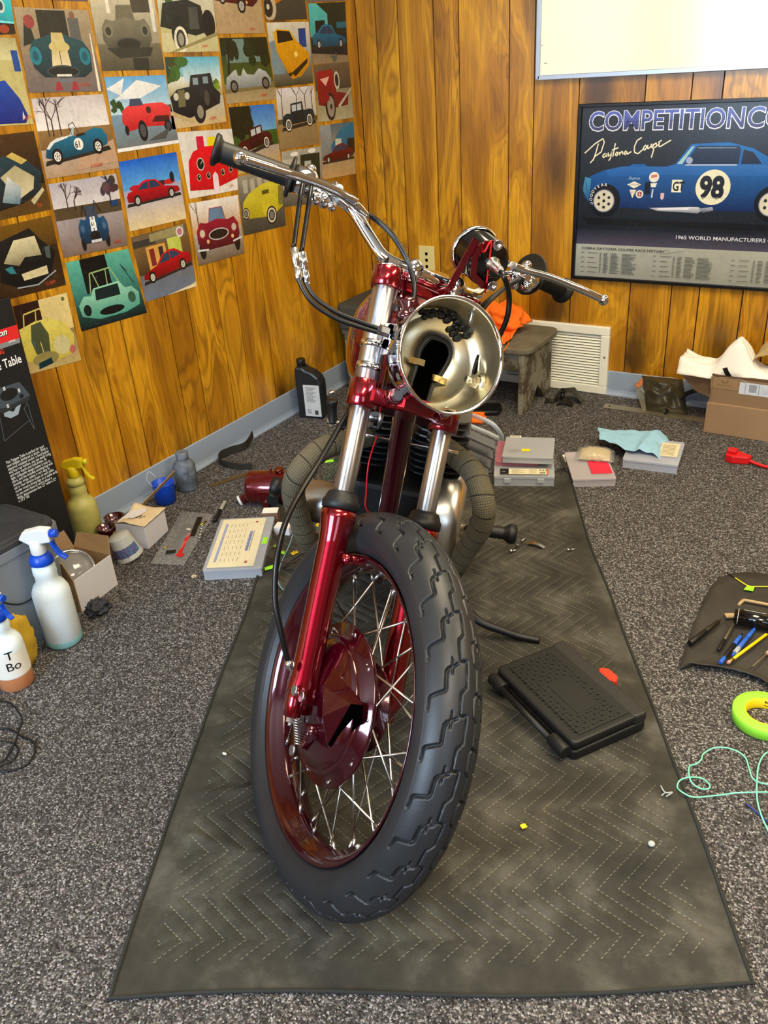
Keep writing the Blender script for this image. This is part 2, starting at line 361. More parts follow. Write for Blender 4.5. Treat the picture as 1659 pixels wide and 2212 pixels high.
for x0, x1, z0, z1 in ((-2.1, -1.8, 0, CZ), (-.5, .75, 0, CZ), (1.95, 2.35, 0, CZ), (-1.8, -.5, 0, .85), (-1.8, -.5, 2.05, CZ), (.75, 1.95, 0, .85), (.75, 1.95, 2.05, CZ)):
    mb.box(((x0+x1)/2, y0, (z0+z1)/2), (x1-x0, .1, z1-z0))
struct('wall_front', mb, PAINTW)
SKYP = mat('window_daylight', (210, 228, 255), .5, emit=(190, 215, 255), est=1.2)
for i, (x0, x1) in enumerate(((-1.8, -.5), (.75, 1.95))):
    mb = MB(); g = .05
    mb.box(((x0+x1)/2, FY+.0, .85+g/2), (x1-x0, .08, g)); mb.box(((x0+x1)/2, FY, 2.05-g/2), (x1-x0, .08, g))
    for x in (x0+g/2, (x0+x1)/2, x1-g/2): mb.box((x, FY, 1.45), (g, .08, 1.2-2*g))
    wn = struct('window_%d' % (i+1), mb, WHITEP)
    mb = MB(); mb.box(((x0+x1)/2, FY-.045, 1.45), (x1-x0, .005, 1.2)); put('pane', mb, SKYP, wn)
for nm, x, y in (('a', -.55, 1.7), ('b', 1.15, 1.7), ('c', .3, -.2)):
    t = thing('ceiling_lamp', {'a': 'recessed troffer ceiling lamp nearest the corner of the panelled walls', 'b': 'recessed troffer ceiling lamp above the whiteboard side of the room', 'c': 'recessed troffer ceiling lamp above the photographer'}[nm], 'lamp', (x, y, CZ), 'ceiling lamps')
    mb = MB(); 
    for dx, dy, sx, sy in ((-.3, 0, .02, 1.22), (.3, 0, .02, 1.22), (0, -.6, .6, .02), (0, .6, .6, .02)): mb.box((x+dx, y+dy, CZ-.02), (sx, sy, .04))
    put('frame', mb, WHITEP, t)
    mb = MB(); mb.box((x, y, CZ-.006), (.58, 1.18, .01)); put('diffuser', mb, mat('lamp_diffuser', (255, 240, 210), .5, emit=(255, 232, 190), est=3.5), t)
# baseboards: vinyl cove with a small toe
def coveboard(name, p0, p1, nrm, gap=None):
    mb = MB(); d = (V(p1)-V(p0)); L = d.length; d.normalize(); n = V(nrm)
    prof = [(0, 0), (.014, 0), (.013, .004), (.006, .012), (.003, .022), (.003, .098), (.0, .101)]
    M = frame(V(p0), n, V((0, 0, 1)), d); mb.prism(prof, 0, L, M); return struct(name, mb, BASEB)
coveboard('baseboard_left', (WX, FY, 0), (WX, WY, 0), (1, 0, 0))
coveboard('baseboard_back', (WX, WY, 0), (-1.43, WY, 0), (0, -1, 0))
coveboard('baseboard_back', (-1.135, WY, 0), (RX, WY, 0), (0, -1, 0))
# ------------------------------------------------------------------ prints on the left wall
SKY = (120, 185, 235); GRASS = (70, 95, 35); TARM = (110, 108, 104); SAND = (205, 178, 130); RUB = (22, 22, 24)
def wheel(a, u, v, r, hub=(190, 190, 185), ww=None, sq=1.):
    a.ell(u, v, r/a.asp*sq, r, RUB)
    if ww: a.ell(u, v, r*.82/a.asp*sq, r*.82, ww); a.ell(u, v, r*.6/a.asp*sq, r*.6, RUB); a.ell(u, v, r*.45/a.asp*sq, r*.45, (120, 120, 116))
    else:
        a.ell(u, v, r*.62/a.asp*sq, r*.62, hub); 
        for k in range(5):
            t = k*1.257+.3; a.ell(u+r*.36*math.cos(t)/a.asp*sq, v+r*.36*math.sin(t), r*.1/a.asp*sq, r*.13, (60, 60, 62), 8)
        a.ell(u, v, r*.13/a.asp*sq, r*.13, (60, 60, 62), 8)
def body(a, pts, x, y, w, h, col, col2=None, flip=False, sl=0.):
    f = lambda p: (x+(w*(1-p[0]) if flip else w*p[0]), y+h*p[1]+sl*(w*p[0] if not flip else w*(1-p[0])))
    a.poly([f(p) for p in pts], col, col2); return f
COUPE = [(0, .22), (.02, .42), (.14, .5), (.3, .58), (.43, .92), (.6, 1.), (.7, .95), (.86, .66), (.97, .6), (1, .45), (.99, .2), (.8, .1), (.2, .1)]
ROAD = [(0, .25), (.03, .5), (.1, .66), (.22, .74), (.45, .72), (.5, .66), (.62, .66), (.68, .74), (.82, .8), (.95, .7), (1, .45), (.98, .2), (.8, .1), (.15, .1)]
VINT = [(0, .3), (.02, .5), (.08, .62), (.3, .64), (.34, .66), (.36, 1.), (.72, 1.), (.74, .62), (.9, .5), (1, .3), (.98, .2), (.1, .16)]
def car_side(a, kind, x, y, w, h, col, flip=False, sl=0., ww=None, hub=(200, 200, 195), win=(40, 60, 90), num=None, wr=.2, stripe=None, dark=.55):
    pts = dict(c=COUPE, r=ROAD, v=VINT)[kind]; d = tuple(int(c*dark) for c in col)
    a.poly([(x-.02, y-.0+sl*0), (x+w+.02, y+sl*w), (x+w, y+h*.14+sl*w), (x, y+h*.14)], (40, 36, 34))
    f = body(a, pts, x, y, w, h, d, col, flip, sl)
    if kind == 'c':
        a.poly([f(p) for p in ((.35, .6), (.46, .88), (.57, .93), (.57, .6))], win); a.poly([f(p) for p in ((.59, .6), (.59, .92), (.68, .88), (.8, .64))], win)
        a.line([f(p) for p in ((.03, .4), (.95, .42))], .006, d)
    if kind == 'v':
        a.poly([f(p) for p in ((.4, .68), (.4, .93), (.53, .93), (.53, .68))], (190, 200, 205)); a.poly([f(p) for p in ((.56, .68), (.56, .93), (.69, .93), (.69, .68))], (190, 200, 205))
        for cx in (.17, .83): a.ell(*f((cx, .38)), w*.17, h*.27, col, 16)
    if kind == 'r':
        a.poly([f(p) for p in ((.4, .7), (.47, .95), (.5, .95), (.47, .7))], (170, 190, 200)); a.poly([f(p) for p in ((.5, .64), (.66, .64), (.64, .72), (.52, .72))], (40, 30, 28))
        a.line([f(p) for p in ((.45, .7), (.42, 1.05), (.5, 1.1), (.56, .7))], .008, (50, 50, 52))
    if stripe: a.poly([f(p) for p in ((.03, .5), (.1, .66), (.2, .74), (.42, .74), (.36, .68), (.16, .62), (.07, .46))], stripe)
    for cx in (.17, .82): u, v = f((cx, .2)); wheel(a, u, v, wr*h, hub, ww, .85)
    if num: u, v = f((.52, .42)); a.circ(u, v, h*.19, (235, 235, 228)); a.text(num, u-h*.15/a.asp, v-h*.11, h*.3, (20, 20, 22), .8, .02)
def car_front(a, x, y, w, h, col, grille=(20, 20, 24), stripe=None, lamps=(220, 220, 210), wide=.5, gy=.3, wheels=True, chrome=False, num=None, screen=(60, 70, 90)):
    d = tuple(int(c*.5) for c in col); X = lambda p: (x+w*p[0], y+h*p[1])
    if wheels:
        for cx in (.1, .9): a.ell(*X((cx, .12)), w*.07, h*.2, RUB)
    a.poly([X(p) for p in ((.3, .62), (.36, .98), (.64, .98), (.7, .62))], screen); a.line([X(p) for p in ((.3, .62), (.36, .98), (.64, .98), (.7, .62))], .012, col)
    a.poly([X(p) for p in ((.02, .3), (.03, .55), (.12, .72), (.25, .68), (.5, .74), (.75, .68), (.88, .72), (.97, .55), (.98, .3), (.88, .1), (.12, .1))], d, col)
    for cx in (.14, .86): a.ell(*X((cx, .5)), w*.09, h*.14, col); a.ell(*X((cx, .48)), w*.055, h*.085, lamps)
    a.ell(*X((.5, gy)), w*wide/2, h*.13, (200, 200, 200) if chrome else d); a.ell(*X((.5, gy)), w*wide/2*.9, h*.105, grille)
    if stripe:
        for s_ in (-1, 1): a.poly([X(p) for p in ((.5+s_*.015, gy+.12), (.5+s_*.1, gy+.12), (.5+s_*.08, .74), (.5+s_*.015, .74))][::s_], stripe)
    if num: a.ell(*X((.5, .56)), w*.1, h*.1, (235, 235, 230)); a.text(num, x+w*.43, y+h*.51, h*.14, (20, 20, 25), .9, .02)
def tree(a, u, v, r, col=(40, 58, 26), n=9, sd=0):
    rd = random.Random(sd)
    for k in range(n): a.ell(u+rd.uniform(-r, r)/a.asp, v+rd.uniform(-r, r)*.7, rd.uniform(.3, .6)*r/a.asp, rd.uniform(.3, .6)*r, tuple(int(c*rd.uniform(.7, 1.3)) for c in col), 9)
def bare(a, u, v, h, sd=0, col=(60, 44, 40)):
    rd = random.Random(sd)
    def br(u, v, an, L, wd, k):
        u2 = u+math.cos(an)*L/a.asp; v2 = v+math.sin(an)*L; a.line([(u, v), (min(max(u2, 0), 1), min(v2, 1))], wd, col)
        if k and v2 < .98:
            for _ in range(3): br(u2, v2, an+rd.uniform(-.8, .8), L*.68, wd*.6, k-1)
    br(u, v, 1.57, h*.4, .02, 3)
def stamp(a, t='8:40PM', u=.68): a.text(t, u, .06, .07, (205, 70, 40), .8)
def sheet(corners, nm, base, base2=None, dz=0.):
    q = [PX(x, y, WX) for x, y in corners]
    for k in q: k.x = WX+.0006+dz
    a = Art(*q, (1, 0, 0), base, .0007, base2); a.cat = nm; return a
def done(a, label): o = one('photo_print', a.mb, PRINT, label, 'photo', sum(a.q, V())/4, 'photo prints on the left wall'); return o
a = sheet([(-70, -60), (20, -14), (33, 73), (-62, 78)], 0, (20, 120, 130), (40, 200, 215)); a.ell(.72, .62, .1, .16, (200, 210, 205)); a.ell(.72, .62, .06, .1, (20, 60, 70)); a.rect(0, 0, 1, .25, (36, 22, 18)); a.ell(.75, .12, .12, .1, (150, 60, 30)); a.rect(.3, .25, 1, .3, (120, 220, 225))
done(a, 'small visible corner of a turquoise car photo at the far top left')
a = sheet([(-30, -150), (184, -150), (189, 3), (20, -4)], 0, (70, 55, 80)); a.rect(0, 0, 1, .3, (96, 76, 104)); done(a, 'purple grey photo cut off by the top, above the striped teal car')
a = sheet([(28, 15), (189, 22), (222, 197), (62, 200)], 0, (112, 100, 100), (150, 128, 106))
a.rect(0, .45, 1, 1, (140, 122, 96), (168, 150, 120)); a.rect(.27, .5, .66, .98, (38, 34, 28)); a.poly([(.04, .55), (.1, .88), (.15, .9), (.2, .6)], (34, 40, 36)); a.ell(.16, .84, .07, .08, (150, 60, 60)); a.rect(.68, .5, .83, .9, (92, 92, 92)); a.circ(.75, .93, .05, (130, 92, 70))
a.poly([(.12, .3), (.1, .5), (.16, .62), (.3, .66), (.4, .7), (.6, .7), (.7, .66), (.84, .62), (.92, .5), (.9, .26), (.78, .18), (.24, .18)], (8, 40, 52), (30, 72, 82))
for u in (.17, .83): a.ell(u, .44, .075, .11, (20, 120, 140)); a.ell(u, .44, .04, .06, (8, 84, 104))
a.poly([(.36, .3), (.62, .3), (.6, .52), (.57, .72), (.42, .72), (.39, .52)], (226, 208, 168), (196, 176, 110)); a.ell(.5, .55, .14, .07, (205, 186, 120)); a.line([(.49, .3), (.49, .5)], .012, (50, 46, 40))
a.ell(.5, .25, .23, .08, (60, 66, 72)); a.ell(.5, .25, .2, .06, (20, 22, 26)); a.rect(.4, .19, .6, .22, (225, 220, 205)); a.ell(.5, .14, .13, .03, (110, 112, 120))
for u in (.4, .62): a.poly([(u-.05, .02), (u+.05, .02), (u+.02, .13), (u-.02, .13)], (160, 40, 60))
stamp(a, '12:10PM', .66); a.poly([(.93, 0), (.97, 0), (.965, .72), (.955, .72)], (235, 228, 205))
done(a, 'photo of a dark teal car nose with cream twin stripes on a jack')
a = sheet([(190, -14), (330, -16), (355, 150), (221, 153)], 0, (104, 96, 78), (206, 196, 170)); a.rect(0, 0, 1, .35, (72, 66, 52), (110, 102, 82)); a.rect(.6, .75, .95, .97, (70, 62, 50)); a.rect(.22, .75, .27, .95, (240, 235, 220)); a.rect(.9, .5, .96, .95, (225, 222, 208))
car_front(a, .08, .2, .8, .66, (128, 122, 102), (30, 28, 24), None, (50, 46, 38), .5, .22, False, screen=(112, 104, 84)); a.poly([(.12, .3), (.86, .3), (.8, .18), (.3, .16)], (44, 42, 36)); a.rect(.5, 0, .75, .16, (36, 34, 28))
done(a, 'sepia grey photo of a bare metal coupe in a workshop')
a = sheet([(335, -30), (456, -32), (473, 111), (352, 114)], 0, (200, 192, 140), (205, 206, 190)); a.rect(0, .3, 1, 1, (190, 180, 120), (214, 214, 206)); tree(a, .15, .85, .15, (70, 90, 50), 7, 3)
a.poly([(0, .4), (.08, .75), (.5, .8), (.75, .7), (.8, .3), (.6, .25)], (14, 14, 15), (30, 30, 32)); a.poly([(.5, .35), (.52, .68), (.68, .68), (.68, .35)], (70, 72, 70)); a.ell(.32, .3, .14, .26, (12, 12, 13)); a.ell(.86, .42, .12, .22, (12, 12, 13)); a.ell(.33, .2, .12, .2, (232, 226, 205)); a.ell(.33, .2, .08, .15, (40, 40, 40)); a.ell(.33, .2, .05, .1, (150, 145, 130)); a.poly([(.1, .0), (1., .3), (1, .24), (.2, 0)], (150, 140, 90)); stamp(a)
done(a, 'photo of a black vintage car fender with big whitewall wheel, cut by the top')
a = sheet([(455, -44), (557, -44), (572, 72), (470, 73)], 0, (176, 150, 112), (190, 165, 128)); a.poly([(.03, .62), (.1, .95), (.95, .95), (.92, .6), (.8, .5), (.5, .55)], (66, 10, 20), (110, 16, 30)); wheel(a, .18, .66, .11, (190, 190, 188)); wheel(a, .56, .52, .14, (200, 200, 196)); a.circ(.68, .58, .03, (250, 190, 80)); stamp(a)
done(a, 'photo of a maroon modern sports car on sandy ground, cut by the top')
a = sheet([(562, -62), (650, -62), (663, 41), (574, 44)], 0, (60, 60, 52), (80, 78, 66)); a.poly([(0, .35), (0, 1), (1, 1), (.5, .45), (.2, .3)], (190, 110, 10), (226, 150, 20)); a.ell(.1, .28, .17, .3, (196, 180, 150)); a.ell(.08, .26, .11, .2, (40, 36, 34)); a.circ(.08, .28, .06, (210, 205, 190))
done(a, 'photo of an orange fender with a wide whitewall tyre, cut by the top')
a = sheet([(655, -90), (742, -92), (745, 2), (662, 5)], 0, (120, 112, 110)); a.rect(0, .5, 1, 1, (90, 80, 78)); done(a, 'grey photo edge cut off by the top above the turquoise car')
a = sheet([(665, 8), (745, 4), (751, 134), (675, 139)], 0, (150, 132, 104), (30, 40, 30)); a.rect(0, .3, 1, 1, (26, 34, 22), (40, 52, 30)); a.poly([(0, .45), (0, 1), (.2, 1), (.48, .82), (.48, .45)], (60, 170, 175), (90, 205, 205)); a.rect(.14, .45, .4, .72, (20, 24, 22)); a.rect(.72, .58, 1, .68, (40, 110, 130)); a.poly([(0, .18), (1, .12), (1, .3), (0, .32)], (20, 26, 34)); car_side(a, 'c', .04, .24, .94, .42, (22, 128, 175), True, 0); tree(a, .6, .1, .1, (96, 88, 84), 6, 9)
done(a, 'photo of a turquoise fastback parked by a pale blue barn')
a = sheet([(676, 141), (753, 133), (764, 254), (688, 264)], 0, (176, 172, 140), (90, 78, 60)); a.rect(0, .55, 1, 1, (70, 60, 48), (110, 92, 70)); a.poly([(.05, .3), (.06, .88), (.5, .9), (.56, .5), (.9, .45), (.86, .25), (.5, .22)], (104, 6, 14), (160, 16, 26)); a.poly([(.14, .75), (.4, .78), (.28, .62)], (230, 180, 170)); a.ell(.6, .7, .08, .16, (200, 195, 180)); a.ell(.6, .7, .05, .11, (30, 30, 30)); a.ell(.36, .25, .14, .25, RUB); a.ell(.37, .25, .1, .19, (150, 142, 130)); a.ell(.38, .25, .03, .05, (40, 36, 34)); a.poly([(.6, .2), (.98, .5), (1, .56), (.58, .26)], (186, 184, 170)); a.ell(.2, .42, .16, .1, (140, 10, 20))
done(a, 'photo of a red open vintage roadster with front wheel turned to viewer')
a = sheet([(575, 49), (666, 47), (676, 179), (594, 189)], 0, (62, 60, 42), (200, 195, 180)); a.rect(0, .45, 1, 1, (150, 160, 165), (226, 222, 205)); a.rect(.72, .6, .9, .9, (20, 60, 140)); a.poly([(0, .2), (.3, .2), (.2, .75), (0, .7)], (120, 145, 160))
a.poly([(.15, .55), (.12, .85), (.2, .9), (.5, .88), (.66, .7), (.95, .5), (.92, .3), (.7, .13), (.45, .1), (.3, .3)], (196, 130, 4), (232, 172, 10)); a.poly([(.2, .68), (.2, .88), (.5, .86), (.58, .72)], (24, 22, 18)); a.poly([(.45, .2), (.55, .14), (.88, .34), (.9, .42)], (40, 30, 8)); a.ell(.42, .18, .05, .03, (60, 40, 5)); a.poly([(.55, .5), (.62, .55), (.66, .48), (.6, .44)], (250, 225, 120))
done(a, 'photo of a bright yellow coupe seen from above its bonnet')
a = sheet([(595, 192), (677, 185), (690, 310), (605, 325)], 0, (140, 118, 80), (168, 146, 104)); a.rect(0, .5, 1, 1, (190, 185, 170), (222, 220, 226)); [bare(a, u, .5, .9, k) for k, u in enumerate((.12, .5, .72, .9))]; a.rect(0, .42, 1, .5, (90, 84, 40)); car_side(a, 'v', .1, .3, .84, .42, (16, 40, 54), True, .08, (230, 226, 210), wr=.28)
done(a, 'photo of a dark blue vintage coupe with whitewalls before bare trees')
a = sheet([(690, 272), (763, 262), (768, 375), (697, 388)], 0, (198, 164, 108), (80, 110, 130)); a.poly([(0, .35), (0, 1), (.3, 1), (.35, .4)], (120, 124, 120), (150, 160, 170)); a.poly([(.3, .4), (.3, .62), (.62, .92), (1, .98), (1, .4)], (24, 96, 140), (30, 120, 165)); a.rect(.42, .45, .6, .72, (196, 205, 190)); a.rect(.78, .42, 1, .7, (22, 22, 22)); car_side(a, 'c', .04, .28, .92, .34, (130, 10, 20), False, .02)
done(a, 'photo of a small red hardtop beside a blue barn')
a = sheet([(608, 328), (693, 316), (697, 437), (613, 447)], 0, (84, 86, 80), (170, 170, 160)); a.rect(0, .3, .4, .85, (190, 188, 174)); a.rect(.45, .3, .95, .9, (30, 44, 34)); a.rect(.55, .62, .72, .78, (180, 188, 180)); a.ell(.3, .93, .1, .04, (240, 240, 235)); a.ell(.75, .95, .1, .04, (240, 240, 235)); a.ell(.6, .28, .12, .16, (14, 16, 14)); a.rect(.1, .5, .3, .7, (130, 130, 124))
done(a, 'photo of a dark green van in a bright garage, behind the handlebar')
a = sheet([(473, 82), (575, 80), (597, 214), (489, 225)], 0, (170, 150, 112), (60, 80, 40)); a.rect(0, .3, 1, 1, (70, 88, 24), (30, 44, 26)); a.rect(.1, .62, .8, .98, (110, 140, 135)); tree(a, .2, .9, .22, (22, 30, 12), 14, 1); tree(a, .72, .82, .26, (24, 34, 14), 16, 2); a.line([(.1, .35), (.16, .95)], .05, (24, 20, 14)); a.poly([(0, .16), (1, .2), (1, .3), (0, .28)], (120, 110, 70)); a.poly([(.02, .22), (.05, .4), (.2, .5), (.25, .52), (.28, .42), (.34, .42), (.4, .54), (.46, .44), (.6, .42), (.72, .52), (.86, .46), (.95, .34), (.93, .24)], (120, 128, 132), (190, 198, 200)); wheel(a, .18, .26, .1, (120, 118, 112)); wheel(a, .82, .28, .1, (120, 118, 112)); stamp(a)
done(a, 'photo of a silver streamlined racer with cut-out cockpit under trees')
a = sheet([(355, 123), (471, 122), (488, 263), (372, 280)], 0, (206, 178, 130), (90, 185, 215)); a.rect(0, .42, 1, .72, (160, 140, 40), (225, 230, 225)); a.rect(.3, .65, 1, 1, (200, 220, 225), (80, 180, 215)); tree(a, .1, .85, .25, (62, 78, 30), 14, 4); tree(a, .9, .58, .08, (110, 120, 30), 6, 5)
a.poly([(.05, .25), (.02, .45), (.15, .55), (.38, .58), (.42, .74), (.8, .76), (.84, .55), (.95, .45), (.92, .3), (.6, .2), (.3, .12)], (10, 10, 14), (28, 30, 38)); a.rect(.45, .6, .55, .7, (130, 150, 160)); a.rect(.64, .61, .74, .71, (130, 150, 160)); a.poly([(.15, .3), (.16, .54), (.28, .54), (.28, .3)], (110, 104, 70)); [a.circ(u, .45, .055, (200, 198, 180)) for u in (.12, .32)]; a.ell(.52, .2, .11, .17, RUB); a.ell(.53, .2, .06, .1, (140, 136, 120)); a.ell(.68, .4, .05, .12, (70, 66, 60)); a.poly([(0, .2), (.4, .05), (.42, .09), (0, .26)], (190, 170, 120)); stamp(a, '6:45PM')
done(a, 'photo of a black limousine-like vintage saloon against blue sky')
a = sheet([(493, 232), (591, 224), (607, 355), (515, 377)], 0, (205, 172, 108), (60, 130, 200)); a.rect(.3, .55, 1, 1, (110, 170, 220), (40, 110, 200)); a.rect(0, .35, 1, .6, (50, 80, 24), (60, 90, 30)); tree(a, .2, .8, .3, (18, 32, 16), 18, 6); car_side(a, 'v', .08, .22, .78, .38, (70, 8, 16), False, .18, (225, 218, 200), wr=.26)
done(a, 'photo of a maroon vintage tourer with whitewalls, behind the black grip')
a = sheet([(511, 382), (607, 362), (617, 487), (527, 509)], 0, (60, 60, 56), (120, 118, 104)); a.rect(0, .55, 1, 1, (96, 94, 82), (150, 146, 130)); [a.rect(.1+.16*k, .7, .2+.16*k, .92, (176, 172, 158)) for k in range(5)]
a.poly([(.02, .3), (.06, .55), (.2, .68), (.5, .8), (.85, .82), (.95, .7), (.97, .36), (.7, .22), (.2, .26)], (176, 160, 20), (214, 204, 60)); a.ell(.66, .42, .2, .22, (206, 192, 46)); a.rect(.5, .62, .66, .69, (90, 84, 20)); wheel(a, .68, .24, .16, ww=(220, 212, 190)); wheel(a, .1, .36, .1, ww=(200, 190, 170)); a.poly([(.86, .4), (.98, .38), (.98, .7), (.88, .72)], (120, 116, 60))
done(a, 'photo of a pale yellow streamlined coupe with whitewalls, by the cables')
a = sheet([(382, 286), (512, 277), (513, 410), (409, 430)], 0, (232, 226, 220), (216, 214, 210)); a.rect(.28, .6, .4, .92, (206, 16, 60)); a.rect(.46, .66, .6, .9, (232, 214, 30)); a.poly([(.04, .12), (.1, .56), (.2, .7), (.4, .76), (.8, .76), (1, .66), (1, .2), (.5, .08)], (196, 6, 20), (226, 12, 30))
for u, v, r in ((.3, .5, .1), (.55, .55, .05), (.74, .53, .05), (.24, .3, .055), (.42, .31, .055), (.7, .33, .055), (.86, .36, .055)): a.circ(u, v, r, (200, 195, 180)); a.circ(u, v, r*.82, (16, 16, 16)); a.line([(u, v), (u+r*.4, v+r*.5)], .01, (220, 215, 200))
a.poly([(.5, .0), (.5, .3), (.55, .36), (.6, .3), (.62, .0)], (232, 216, 226)); stamp(a, '1:30M', .8)
done(a, 'photo of a bright red dashboard with round black gauges')
a = sheet([(407, 440), (513, 421), (528, 547), (429, 575)], 0, (110, 92, 74), (220, 216, 210)); a.rect(0, .5, 1, 1, (196, 150, 90), (236, 234, 232)); bare(a, .12, .5, .8, 11); car_front(a, .04, .14, .92, .74, (150, 20, 50), (26, 16, 14), None, (200, 190, 170), .46, .4, True, True, screen=(96, 128, 160)); [a.circ(u, .35, .035, (226, 190, 130)) for u in (.26, .78)]; a.line([(.03, .24), (.25, .22)], .03, (215, 215, 220)); a.line([(.78, .26), (.99, .3)], .03, (215, 215, 220))
for k in range(7): a.line([(.36+k*.045, .3), (.36+k*.045, .5)], .006, (90, 70, 60))
done(a, 'photo of a wine red coupe head on with big oval grille')
a = sheet([(225, 167), (355, 162), (386, 309), (254, 330)], 0, (112, 112, 110), (130, 190, 230)); a.rect(0, 0, 1, .05, (240, 240, 240)); a.rect(0, .5, 1, 1, (190, 220, 235), (90, 165, 225)); a.poly([(.1, .7), (.5, .95), (.9, .85), (.5, .7)], (235, 238, 240)); a.poly([(0, .85), (.3, .98), (.2, .75)], (235, 238, 240)); tree(a, .12, .6, .1, (40, 76, 30), 8, 8); a.rect(.3, .5, 1, .58, (84, 84, 80))
a.poly([(.15, .4), (.18, .55), (.3, .62), (.85, .62), (.97, .55), (.95, .4), (.88, .28), (.6, .3), (.45, .3), (.22, .26)], (186, 20, 28), (232, 62, 62)); a.poly([(.3, .6), (.33, .7), (.5, .7), (.53, .6)], (60, 70, 100)); a.poly([(.62, .36), (.7, .44), (.92, .43), (.92, .34)], (70, 20, 20)); a.circ(.6, .53, .05, (70, 24, 24)); wheel(a, .45, .25, .15, (80, 80, 82), sq=.6); wheel(a, .88, .28, .08, (70, 70, 70)); a.ell(.2, .28, .03, .07, RUB); a.poly([(.5, .1), (.9, .25), (.8, .1)], (78, 78, 78))
done(a, 'photo of a red open tourer on grey tarmac under streaky clouds')
a = sheet([(67, 213), (222, 203), (257, 363), (100, 387)], 0, (172, 142, 112), (222, 216, 220)); a.rect(0, .56, 1, 1, (234, 230, 228), (196, 186, 190)); a.rect(0, .36, 1, .6, (124, 92, 52), (142, 110, 66)); bare(a, .14, .52, .9, 21); bare(a, .3, .52, .95, 22); bare(a, .2, .52, .5, 23); a.poly([(.5, .25), (1, .4), (1, .1), (.4, .05)], (186, 152, 124))
car_side(a, 'r', .04, .16, .88, .42, (18, 112, 150), False, .12, None, (228, 226, 216), num='61', wr=.25, stripe=(224, 226, 226)); stamp(a, '8 4:00PM', .6)
done(a, 'photo of a blue roadster numbered 61 in profile before bare trees')
a = sheet([(256, 350), (380, 328), (402, 472), (280, 500)], 0, (226, 204, 156), (30, 110, 215)); a.rect(0, .58, 1, 1, (90, 165, 230), (14, 90, 205)); [a.ell(.2+.15*k, .6, .1, .04, c) for k, c in enumerate(((180, 20, 40), (40, 70, 140), (225, 225, 225), (60, 40, 40), (190, 30, 30)))]; a.ell(.85, .66, .04, .08, (30, 26, 34)); car_side(a, 'c', .04, .34, .92, .34, (218, 10, 26), True, .03, wr=.24)
done(a, 'photo of a red wedge sports car in profile under deep blue sky')
a = sheet([(104, 398), (250, 375), (276, 530), (137, 557)], 0, (118, 98, 88), (190, 186, 196)); a.rect(0, .62, 1, 1, (214, 208, 210), (176, 172, 184)); a.rect(0, .5, 1, .66, (80, 66, 46)); bare(a, .2, .6, .4, 31); bare(a, .3, .6, .35, 32); bare(a, .84, .62, .8, 33, (40, 32, 30)); tree(a, .84, .84, .14, (70, 60, 56), 10, 34); a.rect(.84, .58, .94, .66, (20, 60, 110)); car_front(a, .28, .08, .46, .55, (24, 78, 120), (20, 20, 24), (226, 226, 230), (70, 100, 130), .34, .26, True, num='61'); a.line([(.36, .5), (.4, .66), (.44, .5)], .01, (30, 30, 40)); a.line([(.54, .52), (.58, .7), (.66, .54)], .01, (30, 30, 40)); a.rect(.44, .13, .6, .17, (205, 205, 210)); stamp(a, '4:0PM', .78)
done(a, 'photo of a blue roadster numbered 61 head on with white stripes')
a = sheet([(282, 513), (400, 482), (424, 618), (315, 652)], 0, (106, 120, 142), (110, 90, 60)); a.rect(0, .4, 1, .82, (70, 54, 36), (120, 90, 50)); a.rect(.2, .45, .55, .8, (214, 158, 74)); a.rect(.25, .5, .34, .76, (120, 40, 40)); a.rect(.42, .5, .5, .76, (50, 40, 50)); a.rect(.6, .5, .85, .85, (190, 200, 90)); a.rect(0, .82, .4, .92, (60, 56, 50)); a.poly([(.3, .86), (.95, .86), (.95, 1), (.3, .97)], (150, 140, 96)); a.ell(.86, .9, .07, .08, (225, 222, 220)); a.ell(.86, .9, .05, .055, (190, 120, 130)); car_side(a, 'c', .06, .24, .92, .38, (206, 10, 24), False, .12, wr=.24, hub=(214, 210, 190)); a.poly([(.4, 0), (1, .0), (1, .08), (.9, .05)], (226, 214, 176))
done(a, 'photo of a red wedge sports car parked on blue grey paving by a shop')
a = sheet([(141, 568), (276, 537), (317, 675), (176, 716)], 0, (10, 22, 28), (60, 140, 128)); a.rect(0, .35, 1, 1, (40, 100, 100), (90, 176, 156)); a.rect(.2, .5, .6, 1, (8, 12, 14)); a.line([(.25, .5), (.3, .78), (.62, .8), (.72, .52)], .022, (150, 180, 120)); a.line([(.34, .78), (.4, .52)], .018, (150, 180, 120)); a.line([(.55, .8), (.52, .54)], .018, (150, 180, 120))
a.poly([(.06, .2), (.04, .36), (.14, .48), (.24, .46), (.3, .56), (.7, .58), (.78, .46), (.88, .46), (.97, .34), (.93, .16), (.7, .1), (.3, .1)], (70, 150, 136), (150, 212, 186)); a.poly([(.3, .38), (.32, .54), (.68, .55), (.68, .38)], (10, 34, 36)); a.ell(.15, .27, .055, .085, (14, 30, 30)); a.ell(.84, .3, .06, .085, (50, 90, 70)); a.ell(.5, .19, .22, .08, (90, 170, 150)); a.ell(.5, .19, .19, .062, (6, 14, 14)); a.line([(.88, .68), (.8, .8), (.93, .5)], .012, (14, 30, 30)); stamp(a, '', .7)
done(a, 'green tinted photo of a bare car shell with roll cage, lowest middle one')
